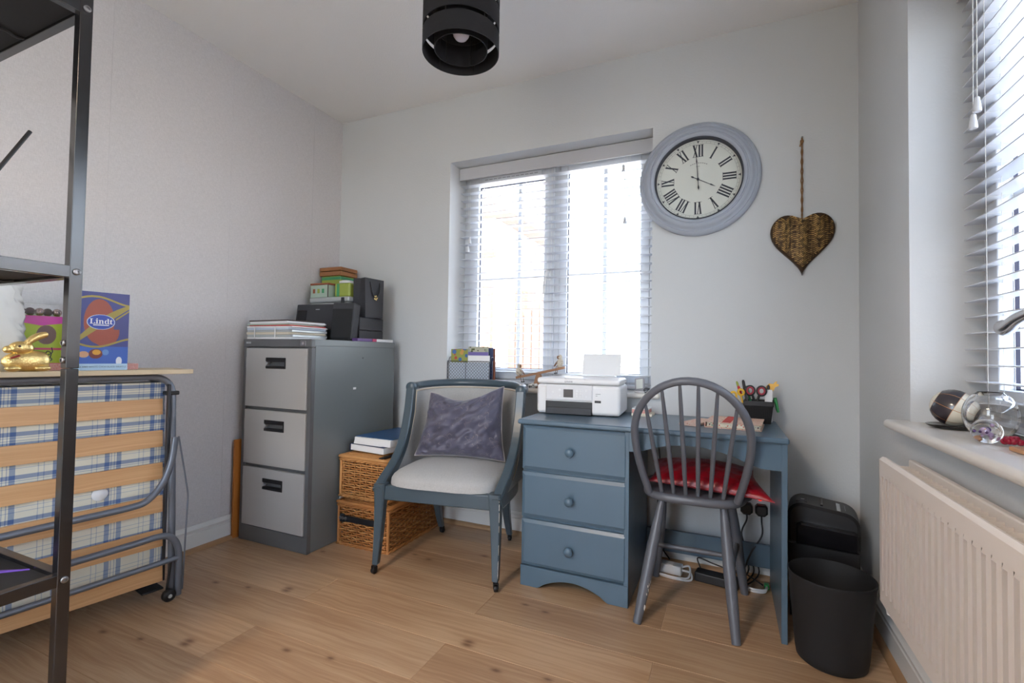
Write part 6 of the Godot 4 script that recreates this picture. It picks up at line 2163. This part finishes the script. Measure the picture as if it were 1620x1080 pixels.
func wall_clock() -> void:
	var t := thing("wall_clock", "big round wall clock with a pale blue-grey moulded rim and Roman numerals", "clock", Vector3(2.1947, 1.7896, 0.0))
	var k90 := Vector3(90, 0, 0)
	var prof := [Vector2(0.258, 0.0), Vector2(0.2656, 0.006), Vector2(0.2656, 0.018), Vector2(0.258, 0.028), Vector2(0.249, 0.033), Vector2(0.246, 0.028), Vector2(0.241, 0.029), Vector2(0.234, 0.038), Vector2(0.226, 0.046), Vector2(0.218, 0.048), Vector2(0.215, 0.043), Vector2(0.212, 0.043), Vector2(0.208, 0.049), Vector2(0.202, 0.049), Vector2(0.197, 0.043), Vector2(0.194, 0.038)]
	obj("rim", mb().at(Vector3.ZERO, k90).lathe(prof, 72), M.clock_blue, t)
	obj("inner_bezel", mb().at(Vector3.ZERO, k90).lathe([Vector2(0.194, 0.038), Vector2(0.188, 0.036), Vector2(0.1865, 0.012)], 72), M.ink, t)
	obj("dial", mb().at(Vector3.ZERO, k90).lathe([Vector2(0.190, 0.012), Vector2(0.0, 0.012)], 72), M.dial, t)
	var z0 := 0.012
	var z1 := 0.0126
	# minute track
	var tr := mb()
	tr.at(Vector3.ZERO, k90).lathe([Vector2(0.180, z0 + 0.0004), Vector2(0.179, z0 + 0.0004)], 72)
	tr.lathe([Vector2(0.1705, z0 + 0.0004), Vector2(0.1695, z0 + 0.0004)], 72)
	tr.xf = Transform3D()
	for k in 60:
		var a := TAU * k / 60
		var d := Vector2(sin(a), cos(a))
		stroke(tr, d * 0.1700, d * 0.1795, 0.001, z0, z1)
	obj("minute_track", tr, M.faint_ink, t)
	var tick := mb()
	for k in 12:
		var a := TAU * k / 12
		var d := Vector2(sin(a), cos(a))
		var s := Vector2(d.y, -d.x)
		tick.prism(PackedVector2Array([d * 0.1705, d * 0.1815 + s * 0.006, d * 0.1815 - s * 0.006]), z0, z1)
	obj("hour_mark", tick, M.ink, t)
	# numerals, feet towards the centre, stroke by stroke
	var num := ["XII", "I", "II", "III", "IIII", "V", "VI", "VII", "VIII", "IX", "X", "XI"]
	var adv := {"I": 0.0125, "V": 0.022, "X": 0.024}
	for k in 12:
		var a := TAU * k / 12
		var b := mb()
		b.xf = Transform3D(Basis(Vector3(0, 0, 1), -a), Vector3.ZERO)
		var total := 0.0
		for ch in num[k]:
			total += adv[ch]
		var x := -total / 2
		var y0 := 0.106
		var y1 := 0.164
		for ch in num[k]:
			var w: float = adv[ch]
			var xc := x + w / 2
			match ch:
				"I":
					stroke(b, Vector2(xc, y0), Vector2(xc, y1), 0.0074, z0, z1)
				"V":
					stroke(b, Vector2(xc - 0.0065, y1), Vector2(xc, y0), 0.0074, z0, z1); stroke(b, Vector2(xc + 0.0075, y1), Vector2(xc, y0), 0.0030, z0, z1)
				"X":
					stroke(b, Vector2(xc - 0.0075, y1), Vector2(xc + 0.0075, y0), 0.0074, z0, z1); stroke(b, Vector2(xc + 0.0075, y1), Vector2(xc - 0.0075, y0), 0.0030, z0, z1)
			x += w
		stroke(b, Vector2(-total / 2, y0 + 0.0008), Vector2(total / 2, y0 + 0.0008), 0.0016, z0, z1)
		stroke(b, Vector2(-total / 2, y1 - 0.0008), Vector2(total / 2, y1 - 0.0008), 0.0016, z0, z1)
		obj("numeral", b, M.ink, t)
	var mk := mb()
	for k in 9:
		var a := -0.46 + 0.115 * k
		var d := Vector2(sin(a), cos(a)) * 0.078
		stroke(mk, d, d + Vector2(cos(a), -sin(a)) * 0.006, 0.0035, z0, z1)
	stroke(mk, Vector2(-0.008, 0.062), Vector2(0.008, 0.062), 0.002, z0, z1)
	obj("maker_mark", mk, M.faint_ink, t)
	var hand := func(called: String, deg: float, L: float, tail: float, w: float, z: float) -> void:
		var b := mb()
		b.xf = Transform3D(Basis(Vector3(0, 0, 1), -deg_to_rad(deg)), Vector3(0, 0, z))
		b.prism(PackedVector2Array([Vector2(-w, 0), Vector2(-w * 0.7, L * 0.66), Vector2(-w * 1.7, L * 0.74), Vector2(0, L), Vector2(w * 1.7, L * 0.74), Vector2(w * 0.7, L * 0.66), Vector2(w, 0), Vector2(w * 0.8, -tail * 0.5), Vector2(w * 2.4, -tail * 0.78), Vector2(0, -tail), Vector2(-w * 2.4, -tail * 0.78), Vector2(-w * 0.8, -tail * 0.5)]), 0, 0.001)
		obj(called, b, M.ink, t)
	hand.call("minute_hand", -4.0, 0.112, 0.052, 0.0016, 0.018)
	hand.call("hour_hand", 119.0, 0.088, 0.036, 0.0018, 0.0155)
	obj("hub", mb().at(Vector3.ZERO, k90).lathe([Vector2(0.0055, z0), Vector2(0.0055, 0.021), Vector2(0, 0.022)], 16), M.ink, t)


func wall_heart() -> void:
	var t := thing("hanging_heart", "patinated brass heart hung from a rope loop on the back wall", "ornament", Vector3(2.615, 1.56, 0.0))
	# heart outline, then a domed skin: rings shrink towards the ridge
	var outl := []
	for k in 64:
		var a := TAU * k / 64
		var x := 16.0 * pow(sin(a), 3)
		var y := 13.0 * cos(a) - 5.0 * cos(2 * a) - 2.0 * cos(3 * a) - cos(4 * a) + 4.6 * exp(-pow(wrapf(a, -PI, PI) / 0.38, 2.0))
		outl.append(Vector2(x / 16.0 * 0.121, (y - 9.6) / 26.6 * 0.243))
	var cen := Vector2(0, -0.055)
	var b := mb()
	var rings := []
	for i in 11:
		var u := i / 10.0
		var ring := []
		for p in outl:
			var q: Vector2 = cen.lerp(p, sin((1.0 - u) * PI / 2) if i < 10 else 0.0)
			# a crease runs down the middle between the two lobes
			var crease := 0.010 * exp(-pow(q.x / 0.02, 2.0)) * clampf((q.y + 0.06) / 0.06, 0, 1)
			var lane := 0.003 * cos(q.x / 0.121 * PI * 3.0)
			ring.append(Vector3(q.x, q.y, 0.008 + 0.026 * sqrt(1.0 - pow(1.0 - u, 2.0)) - crease * u + lane * u))
		rings.append(ring)
	b.grid(rings, true, Vector3(0, 0, 1))
	# rim back to the wall
	for k in 64:
		var l := (k + 1) % 64
		var p: Vector3 = rings[0][k]
		var q: Vector3 = rings[0][l]
		var nn := (q - p).cross(Vector3(0, 0, 1)).normalized()
		if nn.dot(p - Vector3(0, -0.055, 0)) < 0:
			nn = -nn
		b.quad(p, q, Vector3(q.x, q.y, 0.001), Vector3(p.x, p.y, 0.001), nn)
	obj("heart_shell", b, M.heart, t)
	# raised hammered arcs, row by row
	var sc := mb()
	for lane in 4:
		var xc := -0.0908 + 0.0605 * lane
		var y := 0.05
		while y > -0.24:
			var path := []
			for j in 7:
				var dx := lerpf(-0.0303, 0.0303, j / 6.0)
				var x := xc + dx
				var yy := y - dx * dx * 22.0
				var z := _heart_z(Vector2(x, yy), outl, cen)
				if z > 0.010:
					path.append(Vector3(x, yy, z))
			if path.size() > 2:
				sc.tube(path, 0.0021, 5)
			y -= 0.0082
	obj("hammered_arcs", sc, M.heart_arc, t).set_meta("kind", "stuff")
	var rp := mb()
	for s in [-1.0, 1.0]:
		var path := []
		for k in 60:
			var u := k / 59.0
			var a := k * 0.9 + (0.0 if s > 0 else PI)
			path.append(Vector3(0.002 * s * sin(PI * u) * 1.0 + 0.0013 * cos(a), lerpf(-0.002, 0.355, u), 0.010 + 0.0013 * sin(a)))
		rp.tube(path, 0.0027, 7)
	rp.ball(Vector3(0, 0.34, 0.010), Vector3(0.007, 0.010, 0.006), 10, 8)
	rp.tube([Vector3(-0.003, 0.335, 0.012), Vector3(-0.008, 0.318, 0.013)], 0.003, 6)
	obj("rope", rp, M.rope, t)
	obj("eyelet", mb().ball(Vector3(0, -0.004, 0.010), 0.005, 10, 8), M.gold, t)
	obj("nail", mb().at(Vector3(0, 0.357, 0.0), Vector3(90, 0, 0)).lathe([Vector2(0.0015, 0), Vector2(0.0015, 0.015), Vector2(0.0035, 0.015), Vector2(0.0035, 0.0165), Vector2(0, 0.0165)], 10), M.steel, t)


func _heart_z(q: Vector2, outl: Array, cen: Vector2) -> float:
	# how far out along its ray from the centre the point lies, then the dome height there
	var d := q - cen
	var a := atan2(d.x, d.y)
	var rad := 0.0
	for k in outl.size():
		var p: Vector2 = outl[k] - cen
		var r: Vector2 = outl[(k + 1) % outl.size()] - cen
		var den := d.x * (r.y - p.y) - d.y * (r.x - p.x)
		if absf(den) < 1e-9:
			continue
		var s := (p.x * (r.y - p.y) - p.y * (r.x - p.x)) / den
		var u := (p.x * d.y - p.y * d.x) / den
		if s > 0.0 and u >= 0.0 and u <= 1.0:
			rad = maxf(rad, s)
	if rad < 1.04:
		return 0.0
	var f := 1.0 / rad
	var u2 := 1.0 - asin(clampf(f, 0, 1)) / (PI / 2)
	var crease := 0.010 * exp(-pow(q.x / 0.02, 2.0)) * clampf((q.y + 0.06) / 0.06, 0, 1)
	return 0.008 + 0.026 * sqrt(1.0 - pow(1.0 - u2, 2.0)) - crease * u2 + 0.003 * cos(q.x / 0.121 * PI * 3.0) * u2


# ---------------------------------------------------------------- pendant
func pendant() -> void:
	var t := thing("pendant_lamp", "black banded drum pendant lamp hanging from the ceiling", "lamp", Vector3(1.49, 1.979, 1.003))
	var ring := func(r: float, y0: float, y1: float) -> MB:
		return mb().lathe([Vector2(r, y0), Vector2(r, y1), Vector2(r - 0.003, y1), Vector2(r - 0.003, y0), Vector2(r, y0)], 56)
	for y in [[0.0, 0.062], [0.077, 0.146], [0.161, 0.226], [0.241, 0.300]]:
		obj("band", ring.call(0.130, y[0], y[1]), M.black_fabric, t)
	for y in [[0.010, 0.060], [0.085, 0.145], [0.17, 0.225]]:
		obj("inner_band", ring.call(0.091, y[0], y[1]), M.black_fabric, t)
	var sp := mb()
	for k in 6:
		var a := TAU * k / 6 + 0.4
		var d := Vector3(cos(a), 0, sin(a))
		sp.tube([d * 0.1265 + Vector3(0, 0.004, 0), d * 0.1265 + Vector3(0, 0.295, 0)], 0.0018, 5)
		sp.tube([d * 0.0875 + Vector3(0, 0.012, 0), d * 0.0875 + Vector3(0, 0.222, 0)], 0.0018, 5)
		sp.tube([d * 0.0875 + Vector3(0, 0.20, 0), d * 0.1265 + Vector3(0, 0.20, 0)], 0.0018, 5)
		if k % 2 == 0:
			sp.tube([d * 0.018 + Vector3(0, 0.200, 0), d * 0.0875 + Vector3(0, 0.200, 0)], 0.0018, 5)
	obj("wire_frame", sp, M.black, t)
	obj("lamp_holder", mb().lathe([Vector2(0, 0.19), Vector2(0.019, 0.19), Vector2(0.019, 0.245), Vector2(0.013, 0.262), Vector2(0.004, 0.27)], 20), M.white, t)
	obj("bulb", mb().lathe([Vector2(0, 0.046), Vector2(0.010, 0.047), Vector2(0.020, 0.052), Vector2(0.027, 0.062), Vector2(0.030, 0.076), Vector2(0.028, 0.092), Vector2(0.021, 0.110), Vector2(0.014, 0.126), Vector2(0.0135, 0.19)], 24), M.bulb, t)
	obj("flex", mb().tube([Vector3(0, 0.268, 0), Vector3(0, H - 1.979 - 0.02, 0)], 0.0035, 8), M.white, t)
	obj("ceiling_rose", mb().at(Vector3(0, H - 1.979, 0)).lathe([Vector2(0, -0.028), Vector2(0.012, -0.028), Vector2(0.03, -0.016), Vector2(0.045, -0.010), Vector2(0.045, 0)], 28), M.white, t)


# ---------------------------------------------------------------- floor corner, right
func bin_and_shredder() -> void:
	var t := thing("waste_bin", "round matt black plastic waste bin between desk and radiator", "bin", Vector3(2.628, 0, 0.548))
	obj("tub", mb().lathe([Vector2(0, 0.0), Vector2(0.090, 0.0), Vector2(0.097, 0.006), Vector2(0.101, 0.03), Vector2(0.119, 0.256), Vector2(0.1215, 0.262), Vector2(0.1215, 0.271), Vector2(0.1185, 0.272), Vector2(0.1165, 0.262), Vector2(0.0985, 0.03), Vector2(0.09, 0.008), Vector2(0, 0.006)], 56), M.black_matte, t)
	var s := thing("paper_shredder", "black paper shredder with a rounded top behind the waste bin", "shredder", Vector3(2.655, 0, 0.235), -8.0)
	# section in x/y, pushed along z: flat sides, domed top
	var poly := PackedVector2Array([Vector2(-0.105, 0.004), Vector2(0.105, 0.004), Vector2(0.112, 0.30)])
	for k in 9:
		var a := PI / 2 * k / 8.0
		poly.append(Vector2(0.055 + 0.057 * cos(a), 0.355 + 0.05 * sin(a)))
	for k in 9:
		var a := PI / 2 * k / 8.0
		poly.append(Vector2(-0.065 - 0.050 * sin(a), 0.368 + 0.050 * cos(a)))
	poly.append(Vector2(-0.115, 0.30))
	obj("bin_body", mb().prism(PackedVector2Array([Vector2(-0.105, 0.004), Vector2(0.105, 0.004), Vector2(0.110, 0.275), Vector2(-0.112, 0.275)]), -0.085, 0.085, 0.004), M.black, s)
	obj("shredder_head", mb().prism(poly, -0.09, 0.068, 0.010), M.black, s)
	var visor := PackedVector2Array([Vector2(-0.085, 0.275), Vector2(0.105, 0.275), Vector2(0.105, 0.335), Vector2(0.095, 0.345), Vector2(-0.07, 0.352), Vector2(-0.085, 0.342)])
	obj("front_visor", mb().prism(visor, 0.066, 0.094, 0.006), M.black_gloss, s)
	var top := obj("paper_slot", mb().at(Vector3(-0.005, 0.4125, -0.012), Vector3(0, 0, -5)).rbox(Vector3(-0.004, -0.001, -0.06), Vector3(0.004, 0.0045, 0.05), 0.001), M.black_gloss, s)
	obj("switch", mb().at(Vector3(-0.06, 0.4165, 0.0)).rbox(Vector3(-0.028, -0.002, -0.04), Vector3(0.010, 0.002, 0.035), 0.002), M.charcoal, s)
	obj("switch_mark", mb().at(Vector3(-0.066, 0.4188, 0.0)).box(Vector3(-0.006, 0, -0.004), Vector3(0.006, 0.0005, 0.004)), M.silver, s)
	for k in 9:
		obj("warning_mark", mb().at(Vector3(0.048, 0.4065, -0.05 + k * 0.012), Vector3(0, 0, -12)).box(Vector3(-0.006, -0.001, -0.003), Vector3(0.006, 0.0006, 0.003)), M.silver, s)
	obj("warning_label", mb().at(Vector3(0.077, 0.3985, -0.005), Vector3(0, 0, -28)).box(Vector3(-0.010, -0.001, -0.045), Vector3(0.010, 0.0006, 0.03)), M.grey_line, s)
	obj("foot", mb().box(Vector3(-0.09, 0, -0.07), Vector3(0.09, 0.005, 0.07)), M.black, s)


func wires() -> void:
	var sk := thing("wall_socket", "white double wall socket behind the desk with two black plugs", "socket", Vector3(2.43, 0.31, 0.0))
	obj("plate", mb().rbox(Vector3(-0.073, -0.043, 0.0), Vector3(0.073, 0.043, 0.009), 0.003, 2), M.white, sk)
	for x in [-0.045, 0.02]:
		obj("neon", mb().rbox(Vector3(x, 0.024, 0.0088), Vector3(x + 0.012, 0.032, 0.0115), 0.001), M.neon, sk)
	for k in 2:
		var pl := thing("plug", ["black plug in the left half of the wall socket", "black plug in the right half of the wall socket"][k], "plug", Vector3(2.402 + 0.058 * k, 0.298, 0.0095), 0.0, "plugs in the wall socket")
		obj("body", mb().prism(PackedVector2Array([Vector2(-0.024, -0.012), Vector2(-0.012, -0.024), Vector2(0.012, -0.024), Vector2(0.024, -0.012), Vector2(0.024, 0.014), Vector2(0.016, 0.024), Vector2(-0.016, 0.024), Vector2(-0.024, 0.014)]), 0.0, 0.034, 0.006), M.black, pl)
		var x := 0.0
		obj("flex", mb().tube(curve([Vector3(x, -0.018, 0.022), Vector3(x, -0.045, 0.030), Vector3(x - 0.02 + 0.02 * k, -0.10, 0.040 + 0.006 * k), Vector3(x - 0.01 - 0.03 * k, -0.17, 0.048 + 0.012 * k), Vector3(x - 0.05 - 0.02 * k, -0.25, 0.055 + 0.010 * k), Vector3(x - 0.09, -0.2895, 0.075)], 6), 0.0035, 7), M.black, pl)
	var ps := thing("power_strip", "white extension block on the floor under the desk", "power strip", Vector3(2.075, 0, 0.125), -6.0)
	obj("block", mb().rbox(Vector3(-0.11, 0.002, -0.025), Vector3(0.07, 0.042, 0.025), 0.005, 2), M.white, ps)
	for k in 2:
		obj("socket_face", mb().rbox(Vector3(-0.09 + k * 0.075, 0.0415, -0.02), Vector3(-0.04 + k * 0.075, 0.0435, 0.02), 0.001), M.white_panel, ps)
	obj("white_flex", mb().tube(curve([Vector3(0.068, 0.022, 0.0), Vector3(0.105, 0.024, 0.012), Vector3(0.115, 0.007, 0.04), Vector3(0.08, 0.006, 0.062), Vector3(0.02, 0.006, 0.062), Vector3(-0.05, 0.006, 0.045), Vector3(-0.10, 0.008, 0.05)], 6), 0.0045, 8), M.white, ps)
	obj("white_flex", mb().tube(curve([Vector3(0.062, 0.030, -0.005), Vector3(0.10, 0.045, 0.0), Vector3(0.105, 0.018, 0.05), Vector3(0.06, 0.0145, 0.068), Vector3(0.0, 0.0145, 0.066), Vector3(-0.08, 0.014, 0.058)], 6), 0.0042, 8), M.white, ps)
	var bk := thing("power_adapter", "long black adapter block on the floor under the desk", "adapter", Vector3(2.285, 0, 0.150), -9.0)
	obj("body", mb().rbox(Vector3(-0.085, 0.001, -0.03), Vector3(0.085, 0.040, 0.03), 0.006, 2), M.black, bk)
	obj("flex", mb().tube(curve([Vector3(-0.07, 0.04, -0.02), Vector3(-0.085, 0.075, -0.04), Vector3(-0.03, 0.062, -0.05), Vector3(0.03, 0.055, -0.045), Vector3(0.10, 0.05, -0.05), Vector3(0.17, 0.02, -0.05)], 6), 0.003, 7), M.black, bk)
	var wc := thing("white_cable", "loop of white cable with a green end near the desk's right leg", "cable", Vector3(2.43, 0, 0.12))
	obj("flex", mb().tube(curve([Vector3(-0.06, 0.006, 0.01), Vector3(-0.02, 0.006, 0.045), Vector3(0.03, 0.006, 0.04), Vector3(0.046, 0.010, 0.0)], 6), 0.0055, 8), M.white, wc)
	obj("flex", mb().tube(curve([Vector3(-0.055, 0.0165, 0.018), Vector3(-0.015, 0.0165, 0.052), Vector3(0.035, 0.0165, 0.043), Vector3(0.045, 0.014, 0.005)], 6), 0.0045, 8), M.white, wc)
	obj("end_cap", mb().rbox(Vector3(0.036, 0.002, -0.022), Vector3(0.054, 0.022, 0.004), 0.003), M.green_plastic, wc)
	var bc := thing("black_cable", "tangle of black cable under the right of the desk", "cable", Vector3(2.36, 0, 0.06))
	for k in 5:
		obj("loop", mb().tube(curve([Vector3(-0.03 + 0.018 * k, 0.004, 0.05), Vector3(-0.01 + 0.02 * k, 0.02, 0.03), Vector3(0.01 + 0.02 * k, 0.05, 0.0), Vector3(0.01 + 0.014 * k, 0.10 + 0.004 * k, -0.008)], 6), 0.0032, 7), M.black, bc)
	var dc := thing("desk_cable", "thin black cable hanging down the wall at the left of the knee hole", "cable", Vector3(2.03, 0, 0.012))
	obj("flex", mb().tube(curve([Vector3(-0.015, 0.60, 0.012), Vector3(0.0, 0.52, 0.012), Vector3(0.008, 0.40, 0.02), Vector3(-0.002, 0.28, 0.03), Vector3(0.01, 0.18, 0.028), Vector3(0.02, 0.09, 0.06), Vector3(0.06, 0.052, 0.10)], 6), 0.003, 7), M.black, dc)


# ---------------------------------------------------------------- ornaments on the right window board
func ornaments() -> void:
	var sy := 0.7771
	var t := thing("shell_ball", "ball inlaid with black and mother-of-pearl panels on a low dish", "ornament", Vector3(2.880, sy, 0.715), 0.0)
	obj("dish", mb().lathe([Vector2(0, 0.002), Vector2(0.04, 0.0), Vector2(0.054, 0.005), Vector2(0.058, 0.009), Vector2(0.055, 0.010), Vector2(0.04, 0.007), Vector2(0, 0.006)], 40), M.black_gloss, t)
	# an oval body split into bands of panels with raised seams
	var ax := Vector3(-0.80, 0.42, -0.38).normalized()
	var sd := ax.cross(Vector3.UP).normalized()
	var tilt := Basis(sd, ax, sd.cross(ax))
	var c := Vector3(0, 0.0555, 0)
	var rv := Vector3(0.049, 0.049, 0.049)
	var cuts := [0.0, 0.22, 0.54, 0.82, 1.0]
	var kinds := [M.pearl, M.black_shell, M.pearl, M.black_shell]
	for i in 4:
		for k in 8:
			var b := mb()
			var g := []
			for p in 5:
				var row := []
				for q in 5:
					var a: float = PI * lerpf(cuts[i] + 0.004, cuts[i + 1] - 0.004, p / 4.0)
					var f: float = TAU * (k + 0.02 + 0.96 * q / 4.0) / 8
					row.append(c + tilt * (Vector3(sin(a) * cos(f), cos(a), sin(a) * sin(f)) * rv))
				g.append(row)
			var mid: Vector3 = g[2][2] - c
			b.grid(g, false, mid)
			obj("panel", b, kinds[i], t)
	var core := mb()
	core.xf = Transform3D(tilt, c)
	obj("core", core.ball(Vector3.ZERO, rv * 0.985, 24, 16), M.amber, t)
	var gb := thing("glass_bubble", "large clear hollow glass bubble bowl on the window board", "ornament", Vector3(2.880, sy, 0.918))
	var prof := [Vector2(0, 0.0)]
	for k in 21:
		var a := lerpf(-PI / 2 + 0.30, PI / 2 - 0.50, k / 20.0)
		prof.append(Vector2(0.050 * cos(a), 0.057 + 0.0595 * sin(a)))
	prof.append(Vector2(0.0225, 0.1105))
	for k in 19:
		var a := lerpf(PI / 2 - 0.55, -PI / 2 + 0.35, k / 18.0)
		prof.append(Vector2(0.045 * cos(a), 0.0575 + 0.0525 * sin(a)))
	prof.append(Vector2(0.0, 0.009))
	obj("glass", mb().lathe(prof, 48), M.crystal, gb)
	var pw := thing("paperweight", "small glass paperweight with lilac bubbles in front of the glass bubble", "paperweight", Vector3(2.846, sy, 0.990))
	obj("glass", mb().at(Vector3(0, 0.0275, 0)).ball(Vector3.ZERO, Vector3(0.027, 0.0272, 0.027), 36, 24), M.crystal, pw)
	var r := RandomNumberGenerator.new(); r.seed = 12
	for k in 16:
		var d := Vector3(r.randf_range(-1, 1), r.randf_range(-0.9, 0.5), r.randf_range(-1, 1)).normalized() * r.randf_range(0.008, 0.019)
		obj("inclusion", mb().ball(Vector3(0, 0.025, 0) + d, r.randf_range(0.0015, 0.004), 8, 6), [M.lilac, M.amber, M.lilac, M.violet][k % 4], pw)
	obj("inclusion", mb().ball(Vector3(-0.004, 0.028, 0.004), 0.0065, 12, 8), M.lilac, pw)
	var rg := thing("paperweight", "little ruby red glass nugget beside the lilac paperweight", "paperweight", Vector3(2.880, sy, 1.012))
	var rb := mb()
	for k in 12:
		var d := Vector3(r.randf_range(-1, 1), r.randf_range(0, 1), r.randf_range(-1, 1)).normalized() * 0.012
		rb.ball(Vector3(0, 0.010, 0) + d * Vector3(1, 0.7, 1), 0.0075, 8, 6)
	obj("glass", rb, M.ruby, rg)
	var bk := thing("wooden_block", "edge of a pale brown wooden coaster at the right of the window board", "coaster", Vector3(2.90, sy, 1.12))
	obj("slab", mb().rbox(Vector3(-0.05, 0, -0.05), Vector3(0.05, 0.009, 0.05), 0.002), M.amber, bk)


func _ready() -> void:
	rng.seed = 2024
	set_up()
	materials()
	room()
	windows()
	radiator()
	outdoors()
	filing_cabinet()
	hampers()
	folding_bed()
	bed_top_things()
	rack()
	tub_chair()
	windsor_chair()
	desk()
	printer()
	desk_things()
	sill_things()
	wall_clock()
	wall_heart()
	pendant()
	bin_and_shredder()
	wires()
	ornaments()
